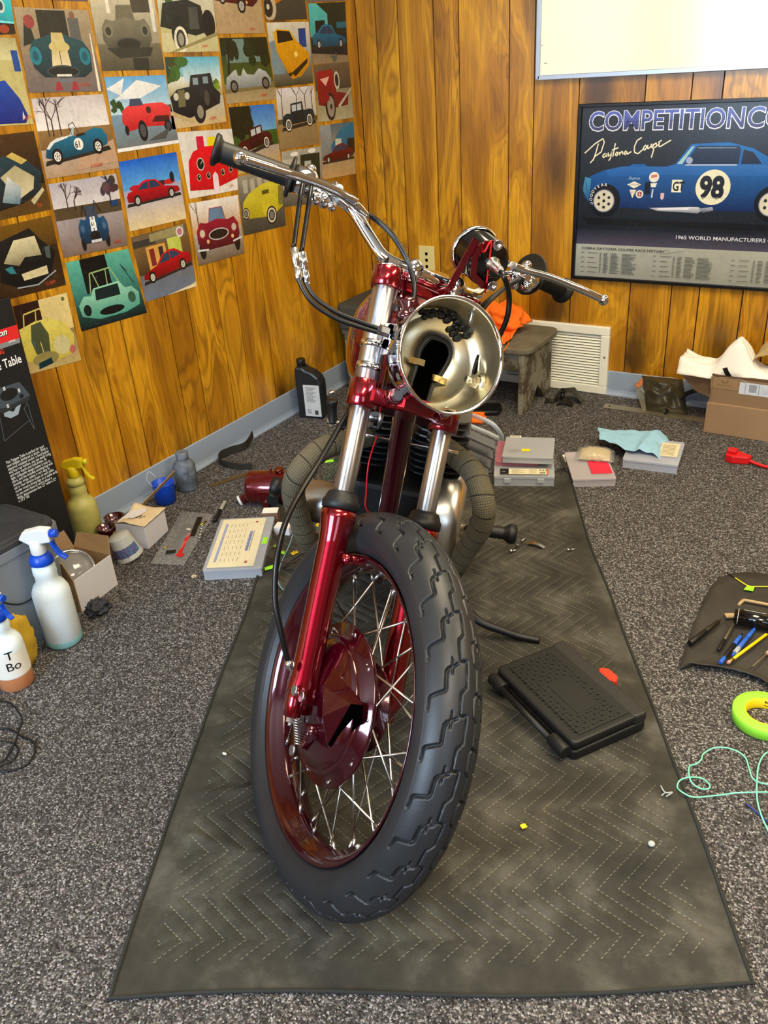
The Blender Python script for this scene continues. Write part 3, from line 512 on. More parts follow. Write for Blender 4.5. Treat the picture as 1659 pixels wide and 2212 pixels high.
a = sheet([(27, 662), (143, 632), (175, 778), (65, 808)], 0, (196, 176, 120), (60, 30, 26)); a.rect(0, .65, .5, 1, (44, 22, 20)); a.rect(.45, .5, 1, 1, (226, 208, 146)); a.poly([(0, .2), (0, .66), (.3, .72), (.55, .72), (.85, .6), (.97, .4), (.9, .15), (.3, .05)], (206, 190, 80), (226, 216, 110)); a.line([(.08, .62), (.14, .85), (.44, .88), (.54, .68)], .022, (214, 200, 110)); a.line([(.36, .87), (.32, .68)], .018, (214, 200, 110)); a.poly([(.2, .25), (.16, .45), (.22, .68), (.4, .7), (.5, .5), (.46, .25)], (76, 84, 60)); a.poly([(.2, .22), (.2, .3), (.22, .45), (.2, .45)], (30, 120, 150)); a.line([(.33, .26), (.32, .42)], .015, (226, 205, 130)); a.ell(.35, .16, .25, .1, (150, 140, 86)); a.poly([(.18, .03), (.2, .12), (.45, .16), (.46, .07)], (8, 50, 64)); a.circ(.88, .2, .06, (200, 110, 110)); a.ell(.7, .3, .16, .14, (214, 210, 160)); a.circ(.9, .93, .03, (90, 110, 70))
done(a, 'photo of a car masked in yellow sheeting, lowest one above the black box')
a = sheet([(-75, 300), (72, 283), (110, 452), (-32, 482)], 0, (86, 62, 30), (46, 32, 22)); a.rect(0, .35, 1, 1, (20, 20, 20), (70, 46, 24)); a.poly([(.1, .3), (.3, .75), (.7, .72), (.98, .5), (.9, .25), (.6, .14), (.2, .1)], (14, 20, 26), (26, 60, 74)); a.poly([(.55, .2), (.35, .5), (.6, .62), (.85, .45), (.8, .3)], (206, 196, 160), (170, 160, 120)); a.poly([(.3, .2), (.45, .5), (.62, .34), (.55, .14)], (80, 116, 134), (206, 212, 210)); a.poly([(.72, .16), (.94, .3), (.96, .26), (.76, .1)], (190, 180, 140)); a.poly([(.5, .74), (.6, .78), (.8, .66), (.7, .62)], (196, 170, 90)); stamp(a, '5:0', .8)
done(a, 'dark photo of a crumpled car wreck cut by the left edge, upper of two')
a = sheet([(-45, 500), (110, 465), (142, 615), (-5, 652)], 0, (56, 36, 16), (40, 30, 14)); a.rect(0, .6, 1, 1, (70, 50, 20), (110, 78, 22)); a.poly([(.1, .25), (.2, .8), (.65, .9), (.75, .74), (.95, .5), (.8, .16), (.4, .08)], (6, 8, 12), (16, 24, 30)); a.poly([(.2, .5), (.4, .78), (.7, .78), (.74, .5), (.5, .52), (.4, .42)], (120, 112, 84), (214, 204, 164)); a.poly([(.42, .2), (.4, .3), (.78, .34), (.78, .22)], (206, 192, 150)); a.line([(.3, .12), (.6, .1), (.9, .24)], .02, (150, 160, 170)); a.poly([(.25, .34), (.2, .42), (.3, .44), (.34, .32)], (40, 120, 130)); a.poly([(.8, .45), (.8, .6), (.88, .6), (.86, .42)], (70, 84, 84)); stamp(a, '12:15PM', .7)
done(a, 'dark photo of a crushed striped car nose cut by the left edge, lower of two')
a = sheet([(-85, 78), (32, 82), (72, 268), (-40, 275)], 0, (196, 184, 120), (186, 176, 116)); a.rect(.3, .75, 1, 1, (206, 200, 150), (170, 160, 110)); a.rect(.85, .62, .98, .86, (10, 70, 150)); a.poly([(.3, .02), (.4, .5), (.62, .52), (.84, .3), (.93, .1), (.86, .02)], (8, 30, 120), (20, 70, 170)); a.poly([(.8, .05), (.86, .08), (.84, .16)], (220, 230, 240)); stamp(a, '2:54PM', .8)
done(a, 'photo of a glossy deep blue wing on a yellow floor, at the left edge')
# ------------------------------------------------------------------ whiteboard, poster, outlet, grille on the back wall
q = PY(1165, 172, WY); x0, z0 = q.x, q.z; x1, z1 = .45, z0+1.1; yw = WY-.012
t = thing('whiteboard', 'large white dry-erase board with thin aluminium frame on back wall', 'whiteboard', ((x0+x1)/2, WY, z0))
mb = MB(); mb.box(((x0+x1)/2, WY-.008, (z0+z1)/2), (x1-x0, .01, z1-z0)); put('panel', mb, mat('whiteboard_enamel', (240, 236, 208), .16, coat=.4), t)
mb = MB(); FR = mat('anodised_frame', (176, 186, 196), .35, .6)
mb.box(((x0+x1)/2, WY-.011, z0+.006), (x1-x0, .02, .016)); mb.box(((x0+x1)/2, WY-.011, z1), (x1-x0, .02, .016)); mb.box((x0, WY-.011, (z0+z1)/2), (.016, .02, z1-z0)); mb.box((x1, WY-.011, (z0+z1)/2), (.016, .02, z1-z0)); put('frame', mb, FR, t, bev=.002)
mb = MB(); mb.box((x0+.013, WY-.0135, z0+.11), (.004, .001, .002)); put('pen_mark', mb, BLKP, t); mb = MB(); mb.box((x0+.028, WY-.0135, z0+.052), (.012, .001, .0015)); put('pen_mark', mb, BLKP, t)
# poster
X0 = PY(1259, 228, WY).x-.004; X1 = X0+.92; Z1 = PY(1259, 228, WY).z; Z0 = PY(1245, 597, WY).z
t = thing('framed_poster', 'black-framed racing poster of a blue coupe numbered 98', 'poster', ((X0+X1)/2, WY, Z0))
mb = MB()
for c, d in ((((X0+X1)/2, WY-.009, Z0), (X1-X0+.012, .018, .012)), (((X0+X1)/2, WY-.009, Z1), (X1-X0+.012, .018, .012)), ((X0, WY-.009, (Z0+Z1)/2), (.012, .018, Z1-Z0)), ((X1, WY-.009, (Z0+Z1)/2), (.012, .018, Z1-Z0))): mb.box(c, d)
put('frame', mb, mat('poster_frame_black', (14, 14, 15), .3), t, bev=.002)
g = .005; yp = WY-.007
a = Art((X0+g, yp, Z1-g), (X1-g, yp, Z1-g), (X1-g, yp, Z0+g), (X0+g, yp, Z0+g), (0, -1, 0), (70, 66, 84), .001, (24, 30, 38))
A = a.asp; U = lambda x, y: (x/1150., 1-y/742.)      # poster layout units: 742 high
def pp(pts, c, c2=None): a.poly([U(*p) for p in pts], c, c2)
def pc(x, y, r, c, n=26): a.ell(x/1150., 1-y/742., r/742./A, r/742., c, n)
pp([(0, 0), (1150, 0), (1150, 520), (0, 520)], (20, 26, 34), (34, 42, 50)); pp([(0, 520), (1150, 520), (1150, 590), (0, 590)], (74, 70, 88), (30, 32, 44)); pp([(0, 590), (1150, 590), (1150, 742), (0, 742)], (150, 152, 142), (168, 170, 158))
def headline(s, x, xs):
    a.text(s, x/1150., 1-96/742., .145, (225, 228, 240), xs, .045); a.text(s, x/1150., 1-95/742., .145, (56, 56, 96), xs, .012, col2=(84, 104, 190))
    k = a.k
headline('COMPETITION', 34, .93); headline('COUPE', 716, .93)
pp([(34, 62), (660, 62), (660, 63), (34, 63)], (20, 26, 34))
def script(pts, wd=.007): a.line([U(x, y) for x, y in pts], wd, (232, 224, 190))
for st in ([(22, 190), (70, 150), (105, 130), (112, 145), (100, 185), (70, 205), (62, 222)], [(85, 150), (76, 185), (66, 215), (50, 232)], [(120, 190), (108, 200), (112, 210), (124, 200), (126, 190), (126, 206)], [(134, 188), (134, 204), (146, 196), (150, 184), (146, 210), (138, 222)], [(164, 150), (156, 205)], [(150, 178), (180, 168)], [(172, 188), (166, 198), (174, 202), (180, 190), (172, 186)], [(186, 186), (186, 200), (190, 190), (198, 182), (202, 196)], [(216, 180), (206, 190), (212, 198), (220, 184), (222, 196), (240, 184)], [(282, 128), (262, 140), (252, 165), (254, 188), (270, 194), (292, 176)], [(300, 160), (292, 172), (300, 180), (308, 166), (300, 158)], [(312, 158), (312, 174), (324, 168), (328, 154), (328, 170)], [(336, 154), (334, 170), (340, 176), (332, 210)], [(336, 160), (348, 150), (352, 164), (340, 170)], [(372, 140), (358, 148), (364, 154), (356, 160), (366, 166), (412, 140)]): script(st)
# the coupe: built from an outline, arches, wheels
pp([(20, 470), (1100, 480), (1060, 505), (60, 500)], (12, 13, 18))
hull = [(20, 330), (28, 305), (60, 285), (120, 262), (200, 247), (240, 243), (250, 236), (306, 236), (316, 245), (400, 247), (440, 236), (500, 160), (516, 156), (660, 152), (760, 176), (870, 236), (960, 262), (1000, 290), (1004, 380), (980, 420), (900, 425), (560, 428), (300, 425), (80, 418), (60, 410), (30, 380)]
pp(hull, (8, 34, 84), (20, 104, 180)); pp([(120, 262), (200, 247), (400, 247), (440, 240), (870, 240), (960, 270), (880, 285), (400, 280), (150, 290)], (16, 88, 160), (40, 100, 170))
pp([(448, 236), (506, 166), (516, 166), (470, 236)], (150, 190, 190)); pp([(480, 236), (528, 164), (700, 166), (710, 180), (706, 236)], (16, 30, 52), (30, 44, 70)); pp([(720, 180), (760, 190), (800, 236), (716, 236)], (14, 26, 46)); pp([(530, 170), (690, 172), (690, 175), (532, 174)], (120, 150, 170)); pc(500, 222, 14, (150, 160, 190)); pp([(484, 238), (700, 238), (700, 242), (484, 242)], (206, 212, 215))
def pwheel(x, y):
    pc(x+4, y+4, 72, (6, 8, 12), 30); pc(x, y, 66, (14, 15, 18), 30); pc(x, y+6, 50, (120, 124, 150), 28); pc(x, y+6, 46, (206, 200, 176), 28)
    for k in range(6):
        q_ = k*1.047+.5; pc(x+28*math.cos(q_), y+6+28*math.sin(q_), 7, (40, 36, 44), 10)
    pc(x, y+6, 7, (28, 26, 34), 10)
pwheel(126, 388); pwheel(860, 388)
for i_, ch in enumerate('GOODYEAR'):
    an = math.radians(205-i_*16.5); r = 56; a.text(ch, (126+r*math.cos(an))/1150., 1-(386-r*math.sin(an))/742., .024, (225, 225, 220), 1., .02, rot=an-1.57)
pp([(30, 290), (60, 300), (52, 400), (80, 418), (60, 410), (22, 350)], (20, 60, 104), (70, 140, 180))
pc(612, 330, 72, (226, 222, 190), 36); a.text('98', 556/1150., 1-372/742., .165, (22, 22, 30), .82, .045); pp([(552, 372), (672, 372), (668, 375), (556, 375)], (190, 190, 160))
pp([(434, 300), (478, 300), (478, 352), (434, 352)], (226, 222, 196)); a.text('GT', 438/1150., 1-345/742., .07, (22, 22, 30), .72, .03)
pc(352, 290, 22, (226, 220, 206)); pp([(340, 282), (366, 278), (366, 290), (338, 294)], (200, 120, 100)); pp([(338, 316), (368, 314), (362, 332), (342, 332)], (226, 220, 206)); pp([(348, 340), (354, 340), (352, 376), (345, 376)], (190, 205, 215)); pp([(388, 356), (404, 356), (404, 376), (396, 386), (388, 378)], (220, 180, 175))
pp([(232, 322), (264, 308), (298, 322), (264, 338)], (226, 222, 200)); a.text('GOODYEAR', 240/1150., 1-326/742., .014, (30, 40, 60), 1.1, .0); pp([(244, 344), (276, 344), (260, 380)], (222, 214, 190)); a.text('F1', 252/1150., 1-362/742., .022, (150, 40, 40)); pc(292, 362, 17, (224, 216, 200)); pc(292, 362, 11, (140, 50, 50)); pp([(283, 361), (301, 361), (301, 363), (283, 363)], (224, 216, 200)); pp([(291, 353), (293, 353), (293, 371), (291, 371)], (224, 216, 200)); a.text('Daytona', 236/1150., 1-300/742., .022, (170, 205, 225), .9, 0, .3)
pp([(314, 310), (338, 310), (338, 362), (314, 362)], (10, 16, 30)); pp([(340, 420), (520, 412), (560, 412), (580, 424), (560, 438), (520, 436), (380, 432)], (120, 124, 140), (206, 208, 212)); pp([(380, 421), (518, 416), (518, 424), (380, 427)], (226, 226, 226)); pp([(560, 418), (620, 410), (626, 424), (580, 436)], (60, 64, 84), (170, 174, 190))
a.text('1965 WORLD MANUFACTURERS CHAMPION', 470/1150., 1-550/742., .03, (214, 218, 226), 1.18, .012)
a.text('COBRA DAYTONA COUPES RACE HISTORY', 30/1150., 1-614/742., .021, (36, 38, 36), 1.28, .006)
rd = random.Random(5)
for bx in (30, 380, 730):
    for cx, cw in ((0, 18), (34, 52), (92, 10), (112, 24), (146, 46), (202, 72)):
        for r_ in range(17):
            if cx < 90 and r_ % 4: continue
            wv = cw*rd.uniform(.6, 1); yy = 628+r_*5.6; a.rect((bx+cx)/1150., 1-(yy+2.6)/742., (bx+cx+wv)/1150., 1-yy/742., (96, 98, 92))
a.line([U(*p) for p in ((410, 622), (420, 606), (450, 600), (455, 612), (425, 618), (490, 606), (520, 600))], .002, (90, 92, 88))
put('poster_sheet', a.mb, attr_mat('poster_gloss', .25, grain=.2), t)
# jack plate
q = PY(923, 563, WY); t = thing('jack_plate', 'cream wall plate with three vertical phone jacks on back wall', 'wall plate', (q.x, WY, q.z-.06)); IVORY = mat('ivory_plastic', (214, 196, 128), .4)
mb = MB(); mb.box((q.x, WY-.003, q.z), (.076, .006, .125)); put('plate', mb, IVORY, t, bev=.002)
for dz in (-.024, .003, .03):
    mb = MB(); mb.prism([(-.006, .006), (.006, .006), (.006, -.003), (.0025, -.007), (-.0025, -.007), (-.006, -.003)], 0, .0012, frame(V((q.x, WY-.0058, q.z+dz)), V((1, 0, 0)), V((0, 0, 1)), V((0, -1, 0)))); put('jack', mb, BLKH, t)
for dz in (-.052, .052): mb = MB(); mb.cyl((q.x, WY-.006, q.z+dz), (q.x, WY-.008, q.z+dz), .003, n=10); put('screw', mb, IVORY, t)
# return air grille
gx0, gx1, gz0, gz1 = -1.44, PY(1316, 731, WY-.02).x, .002, .282
t = thing('return_grille', 'cream louvred air return grille low on back wall beside bench', 'vent', ((gx0+gx1)/2, WY, 0)); GC = mat('grille_enamel', (240, 238, 222), .35); cx = (gx0+gx1)/2; e = .034
mb = MB()
mb.box((cx, WY-.01, gz0+e/2), (gx1-gx0, .02, e)); mb.box((cx, WY-.01, gz1-e/2), (gx1-gx0, .02, e)); mb.box((gx0+e/2, WY-.01, .142), (e, .02, gz1-gz0-2*e)); mb.box((gx1-e/2, WY-.01, .142), (e, .02, gz1-gz0-2*e)); mb.box((gx0+.105, WY-.011, .142), (.012, .018, gz1-gz0-2*e)); put('frame', mb, GC, t, bev=.003)
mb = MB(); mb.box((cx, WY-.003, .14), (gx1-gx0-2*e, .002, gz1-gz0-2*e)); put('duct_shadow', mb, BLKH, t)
n = 18
for k in range(n):
    z = gz0+e+.004+(gz1-gz0-2*e-.004)*k/n
    mb = MB(); M = Matrix.Translation((cx, WY-.009, z+.003)) @ Matrix.Rotation(math.radians(50), 4, 'X'); mb.box((0, 0, 0), (gx1-gx0-2*e, .0094, .0014), M); put('louvre', mb, GC, t)
mb = MB(); mb.cyl((gx1-.014, WY-.02, .16), (gx1-.014, WY-.022, .16), .004, n=10); put('screw', mb, ZINC, t)
# ------------------------------------------------------------------ quilted moving blanket
mo, mu, mv = V((-.836, .422, 0)), V((.8663, .4995, 0)).normalized(), V((-.478, .8783, 0)).normalized()
MW, ML = .972, 1.80
def blanket_mat():
    s = NT('quilted_grey_felt', .92)
    at = s.n('Attribute', attribute_name='st'); sp = s.n('SeparateXYZ'); s.l(at.outputs['Vector'], sp.inputs[0])
    g = s.n('NewGeometry'); n = s.n('TexNoise', Scale=7., Detail=6., Roughness=.65); s.l(g.outputs['Position'], n.inputs['Vector'])
    f = s.n('TexNoise', Scale=500., Detail=2.); s.l(g.outputs['Position'], f.inputs['Vector'])
    # chevrons: rows .15 wide running across, stitches every .034
    x, y = sp.outputs[0], sp.outputs[1]
    tri = s.math('PINGPONG', y, .088); q = s.math('SUBTRACT', x, s.math('MULTIPLY', tri, 1.05))
    d = s.math('PINGPONG', q, .0175); rim = s.math('LESS_THAN', d, .0012)
    dash = s.math('GREATER_THAN', s.math('PINGPONG', y, .0032), .0013)
    inside = s.math('MULTIPLY', s.math('GREATER_THAN', x, .05), s.math('LESS_THAN', x, MW-.05)); inside = s.math('MULTIPLY', inside, s.math('MULTIPLY', s.math('GREATER_THAN', y, .05), s.math('LESS_THAN', y, ML-.05)))
    stch = s.math('MULTIPLY', s.math('MULTIPLY', rim, dash), inside)
    base = s.ramp(n.outputs['Fac'], [(.3, (46, 45, 41)), (.5, (66, 64, 57)), (.68, (98, 96, 87))])
    c = s.mix(s.math('MULTIPLY', f.outputs['Fac'], .4), base, (36, 36, 35)); c = s.mix(s.math('MULTIPLY', stch, s.math('MULTIPLY', n.outputs['Fac'], 1.5)), c, (140, 138, 120))
    s.l(c, s.b.inputs['Base Color']); s.b.inputs['Specular IOR Level'].default_value = .2
    pf = s.math('MULTIPLY', s.math('POWER', s.math('MULTIPLY', d, 57.), .45), inside)
    h = s.math('ADD', s.math('MULTIPLY', pf, .0045), s.math('MULTIPLY', f.outputs['Fac'], .0012))
    s.bump(h, .75, 1.); return s.m
nu, nv = 150, 280; vs = []; st = []
def matz(u, v):
    x, y = u*MW, v*ML; e = min(x, MW-x, y, ML-y); k = min(e/.06, 1)
    fl = 1-.7*min(1, max(0, (v-.55)/.3)); k *= fl; z = .004+k*.0015+.0065*k*max(0, noise.noise(V((x*2.2+3, y*9, .3))))+.004*k*noise.noise(V((x*11, y*6, 1.3)))+.0035*k*abs(noise.noise(V((x*4, y*22, 7))))
    for vy, uu, wd, am in ((.62, .15, .012, .010), (.70, .25, .01, .009), (.47, .1, .012, .007), (.30, .12, .01, .006), (1.05, .1, .01, .009)):   # loose folds on the left side
        cy = vy+.06*math.sin(x*7+vy*9); z += am*math.exp(-((y-cy)/wd)**2)*math.exp(-((u-uu)/.16)**2)*k
    return z
def matp(u, v):
    p = mo+mu*(u*MW)+mv*(v*ML); e = .006*noise.noise(V((v*6, u*3, 2)))
    edge = .010*math.sin(v*5+1)*(1 if u > .5 else -1)*abs(u-.5)*2
    return p+mu*(edge+e)+mv*(.008*math.sin(u*7)*(1-2*v))+V((0, 0, matz(u, v)))
mb = MB(); mb.grid(matp, nu, nv)
bk = one('moving_blanket', mb, blanket_mat(), 'dark grey quilted moving blanket with zigzag stitching spread under the motorcycle', 'blanket', mo)
at = bk.data.attributes.new('st', 'FLOAT_VECTOR', 'POINT')
at.data.foreach_set('vector', np.array([(i/nu*MW, j/nv*ML, 0) for j in range(nv+1) for i in range(nu+1)], dtype=np.float32).ravel())
mb = MB(); hem = [matp(u, v)+V((0, 0, .001)) for u, v in [(k/40, 0) for k in range(41)]+[(1, k/60) for k in range(1, 61)]+[(1-k/40, 1) for k in range(1, 41)]+[(0, 1-k/60) for k in range(1, 60)]]
mb.tube(hem, .0035, 6, closed=True); put('hem', mb, mat('hem_tape', (40, 42, 40), .9), bk)
MATZ = .006
# ------------------------------------------------------------------ motorcycle frames of reference
Wc = V((-.67068, .88274, .29855+MATZ)); wd_, wu_, wn_ = V((-.8038, .5949, 0)), V((.27422, .37051, .88743)), V((-.52794, -.71331, .46095))
O0 = Wc+wd_*.015; T_ = V((-.05129, .56854, .82105)); Fw = V((.84773, -.40982, .33674))
def F(s, v, w=0.): return O0+wn_*s+T_*v+Fw*w
MWH = frame(Wc, wd_, wu_, wn_)                       # wheel: x back, y up, z out to the picture's left
MF = frame(O0, wn_, Fw, T_)
Ob, bb, bu, bs = V((-.91476, 1.18255, MATZ)), V((-.40674, .91355, 0)), V((.20018, .08912, .9757)), V((-.89134, -.39685, .21912))
Ob = Ob-bs*.025
def B(x, z, y=0.): return Ob+bb*x+bu*z+bs*y
bike = thing('motorcycle', 'candy red vintage motorcycle with empty headlight bowl on the quilted blanket', 'motorcycle', (Wc.x, Wc.y, 0))
def part(n, mb, m, par=None, **k): return put(n, mb, m, par or bike, **k)
# tyre with moulded tread grooves
R0, RA, RB = .288, .050, .0455
NTH, NPH = 1400, 190; th = np.arange(NTH)*2*np.pi/NTH; ph = np.linspace(-2.42, 2.42, NPH)
rad = R0+RB*np.cos(ph)*(1+.03*np.cos(2*ph)); lat = RA*np.sin(ph)*(1-.05*np.cos(ph)**2)
lat[np.abs(ph) > 1.9] *= 1-.12*(np.abs(ph[np.abs(ph) > 1.9])-1.9)
arc = ph*.0475*1000      # mm from the crown
PIT = 28; t = (th*PIT/(2*np.pi))
Tm, Xm = np.meshgrid(t, arc, indexing='ij'); PL = 2*math.pi*.33/PIT*1000
def groove(segs, wd, off=0., sgn=1):
    d = np.full(Tm.shape, 99.)
    for (xa, ta), (xb, tb) in zip(segs, segs[1:]):
        xa, xb = xa*sgn, xb*sgn
        tt = (Tm+off-(ta+tb)/2+.5) % 1.0-.5+(ta+tb)/2
        ax, ay, bx, by = xa, ta*PL, xb, tb*PL; px_, py_ = Xm, tt*PL; L2 = (bx-ax)**2+(by-ay)**2+1e-9
        u = np.clip(((px_-ax)*(bx-ax)+(py_-ay)*(by-ay))/L2, 0, 1); d = np.minimum(d, np.hypot(px_-(ax+u*(bx-ax)), py_-(ay+u*(by-ay))))
    return np.clip((wd/2+.9-d)/1.3, 0, 1)
Z = [(58, .32), (57, .1), (54, .04), (42, -.02), (35, -.05), (33, -.1), (32, -.42), (29, -.48), (16, -.56)]
g = np.maximum.reduce([groove(Z, 3.4, 0, 1), groove(Z, 3.4, .5, -1), groove([(13, .5), (12, .1), (3, -.02), (2, -.5), (4, -.5), (13, -.5)], 2.4, .12), groove([(-12, .3), (-16, .26), (-17, -.2), (-10, -.32), (-11, -.68)], 2.2, .3), groove([(24, .12), (23, -.18)], 1.8, .5, 1), groove([(24, .12), (23, -.18)], 1.8, 0., -1)])
wear = np.exp(-((np.abs(Xm)-64)/1.2)**2)*.5+np.exp(-((np.abs(Xm)-98)/1.)**2)*.6
depth = (g*.0062-wear*.0006)
rr = rad[None, :]-depth*np.cos(ph)[None, :]; ll = lat[None, :]-depth*np.sin(ph)[None, :]
X = rr*np.cos(th)[:, None]; Y = rr*np.sin(th)[:, None]
pts = np.stack([X, Y, np.broadcast_to(ll, X.shape)], -1).reshape(-1, 3)
Mn = np.array(MWH); pts = pts @ Mn[:3, :3].T + Mn[:3, 3] - np.array(bike.location)
pts[:, 2] = np.maximum(pts[:, 2], MATZ-.002)
i = np.arange(NTH)[:, None]*NPH; j = np.arange(NPH-1)[None, :]; i2 = ((np.arange(NTH)+1) % NTH)[:, None]*NPH
quads = np.stack([i+j, i2+j, i2+j+1, i+j+1], -1).reshape(-1, 4)
me = bpy.data.meshes.new('tyre'); me.vertices.add(len(pts)); me.vertices.foreach_set('co', pts.ravel())
me.loops.add(quads.size); me.loops.foreach_set('vertex_index', quads.ravel().astype(np.int32)); me.polygons.add(len(quads))
me.polygons.foreach_set('loop_start', np.arange(len(quads))*4); me.polygons.foreach_set('use_smooth', np.ones(len(quads), bool)); me.update(calc_edges=True)
RUBT = mat('tyre_rubber', (34, 36, 39), .42, bump=.25, bscale=240, bumpd=.0006, var=.18, vscale=9)
me.materials.append(RUBT); ty = bpy.data.objects.new('tyre', me); COL.objects.link(ty); ty.parent = bike; ty['label'] = 'black front tyre with stepped zigzag tread grooves'
# rim
mb = MB(); mb.lathe([(.251, .0365), (.2555, .038), (.2555, .035), (.249, .0335), (.245, .030), (.242, .022), (.2345, .016), (.2325, 0), (.2345, -.016), (.242, -.022), (.245, -.030), (.249, -.0335), (.2555, -.035), (.2555, -.038), (.251, -.0365), (.247, -.034), (.241, -.028), (.238, -.02), (.229, -.014), (.227, 0), (.229, .014), (.238, .02), (.241, .028), (.247, .034), (.251, .0365)], 128, MWH, caps=False)
rim = part('rim', mb, CANDYD, label='dark candy red wheel rim')
# hub
mb = MB(); mb.lathe([(.03, -.062), (.036, -.05), (.05, -.045), (.075, -.038), (.078, -.032), (.055, -.03), (.07, -.01), (.098, .008), (.112, .022), (.1365, .026), (.138, .030), (.1365, .034), (.118, .035), (.116, .045), (.112, .047), (.108, .046)], 72, MWH); hub = part('hub', mb, CANDYD, label='dark red conical brake hub with riveted flange')
mb = MB(); mb.lathe([(.109, .046), (.108, .050), (.09, .056), (.06, .064), (.03, .068), (0.001, .069)], 64, MWH, caps=False); bp = part('brake_plate', mb, CANDYD)
A_, L1, L2, Bm, C_, R_ = (.004, .080, .056), (-.030, .050, .080), (-.062, .015, .080), (-.085, -.020, .066), (-.093, .064, .060), (-.107, .074, .048)
mb = MB(); mb.add([A_, L1, L2, Bm, C_, R_, (.022, .072, .05), (.012, .030, .055), (-.03, -.004, .055), (-.07, -.04, .05), (-.085, -.028, .05), (-.120, .051, .044)],
 [(0, 4, 5), (0, 1, 4), (1, 2, 4), (2, 3, 4), (0, 6, 7, 1), (1, 7, 8, 2), (2, 8, 9, 3), (0, 5, 11, 10, 9, 8, 7, 6), (3, 9, 10)], False, MWH); part('air_scoop', mb, CANDYD, bev=.002)
mb = MB(); mb.add([C_, R_, (-.120, .051, .045), (-.085, -.028, .051), Bm], [(0, 1, 2, 3, 4)], False, MWH); part('scoop_mouth', mb, BLKH)
for k in range(10):
    an = k*math.tau/10+.2; mb = MB(); c_ = MWH @ V((.127*math.cos(an), .127*math.sin(an), .033)); mb.cyl(c_, c_+wn_*.0035, .0042, .003, 10); part('rivet', mb, ZINC, hub)
# spokes
for k in range(40):
    side = 1 if k % 2 == 0 else -1; q_ = k//2; an = q_*math.tau/20+(.0 if side > 0 else .157); sg = 1 if q_ % 2 else -1
    rh = .126 if side > 0 else .070; zh = (.030 if side > 0 else -.035); a1 = an+sg*(.42 if side > 0 else .62); ar = an+sg*(-.02)
    p0 = MWH @ V((rh*math.cos(a1), rh*math.sin(a1), zh)); pe = MWH @ V((.2285*math.cos(ar), .2285*math.sin(ar), side*.006))
    mb = MB(); d_ = (pe-p0).normalized(); mb.tube([p0-d_*.004+wn_*side*.004*sg, p0+d_*.004, pe], .0019, 8); sp1 = part('spoke', mb, STEEL)
    mb = MB(); mb.cyl(pe-d_*.014, pe+d_*.002, .0031, n=8); put('nipple', mb, ZINC, sp1)
# axle clamp + sliders
for s_ in (1, -1):
    sx = .085*s_; rs = .0245
    mb = MB(); mb.rod(F(sx, -.012), F(sx, .4), [(rs*.96, 0), (rs*1.12, .004), (rs*1.12, .03), (rs, .045), (rs, .27), (rs*1.06, .29), (rs*1.25, .314), (rs*1.25, .328)], 40); part('fork_slider', mb, CANDY)
    for dw, ds in ((.012, .016), (-.014, -.014)):
        mb = MB(); mb.rod(F(sx+ds, -.034, dw), F(sx+ds, .3, dw), [(.0135, 0), (.015, .002), (.015, .036), (.011, .05)], 20); ct = part('axle_cap', mb, CANDY)
        mb = MB(); mb.hexn(F(sx+ds, -.043, dw), F(sx+ds, -.034, dw), .008); mb.cyl(F(sx+ds, -.05, dw), F(sx+ds, -.043, dw), .004, n=10); put('axle_nut', mb, ZINC, ct, label='zinc axle cap nut')
    mb = MB(); mb.rod(F(sx, .316), F(sx, .4), [(.028, 0), (.0318, .002), (.0318, .014), (.029, .018), (.027, .024), (.024, .030), (.0185, .032)], 36); part('dust_cover', mb, BLKR)
    mb = MB(); mb.cyl(F(sx, .33), F(sx, .53), .0178, n=48); part('fork_tube', mb, TUBEC)
    mb = MB(); mb.cyl(F(sx, .535), F(sx, .712), .0212, n=48); sl = part('fork_sleeve', mb, TUBEC)
    for v_ in (.558, .597):
        mb = MB(); mb.cyl(F(sx, v_), F(sx, v_+.012), .0228, n=36); put('clip_band', mb, CHROME, sl)
    mb = MB(); mb.rod(F(sx, .493), F(sx, .6), [(.0245, 0), (.0268, .002), (.0268, .046), (.0245, .048)], 36); part('lower_clamp', mb, CANDY)
    mb = MB(); mb.rod(F(sx, .703), F(sx, .8), [(.0245, 0), (.0268, .002), (.0268, .034), (.025, .036)], 36); part('upper_clamp', mb, CANDY)
    mb = MB(); mb.cyl(F(sx, .739), F(sx, .742), .022, n=30); mb.hexn(F(sx, .742), F(sx, .753), .0185); part('fork_cap', mb, CHROME)
    mb = MB(); mb.box((sx*.45, .028, .518), (.02, .03, .03), MF); mb.cyl(F(sx*.6, .52, .035), F(sx*.6, .52, .05), .013, n=24); part('clamp_lug', mb, CANDY, bev=.003)
    mb = MB(); mb.hexn(F(sx*.6, .52, .048), F(sx*.6, .52, .060), .0095); mb.cyl(F(sx*.6, .52, .047), F(sx*.6, .52, .0495), .012, n=18); part('pinch_bolt', mb, ZINC)
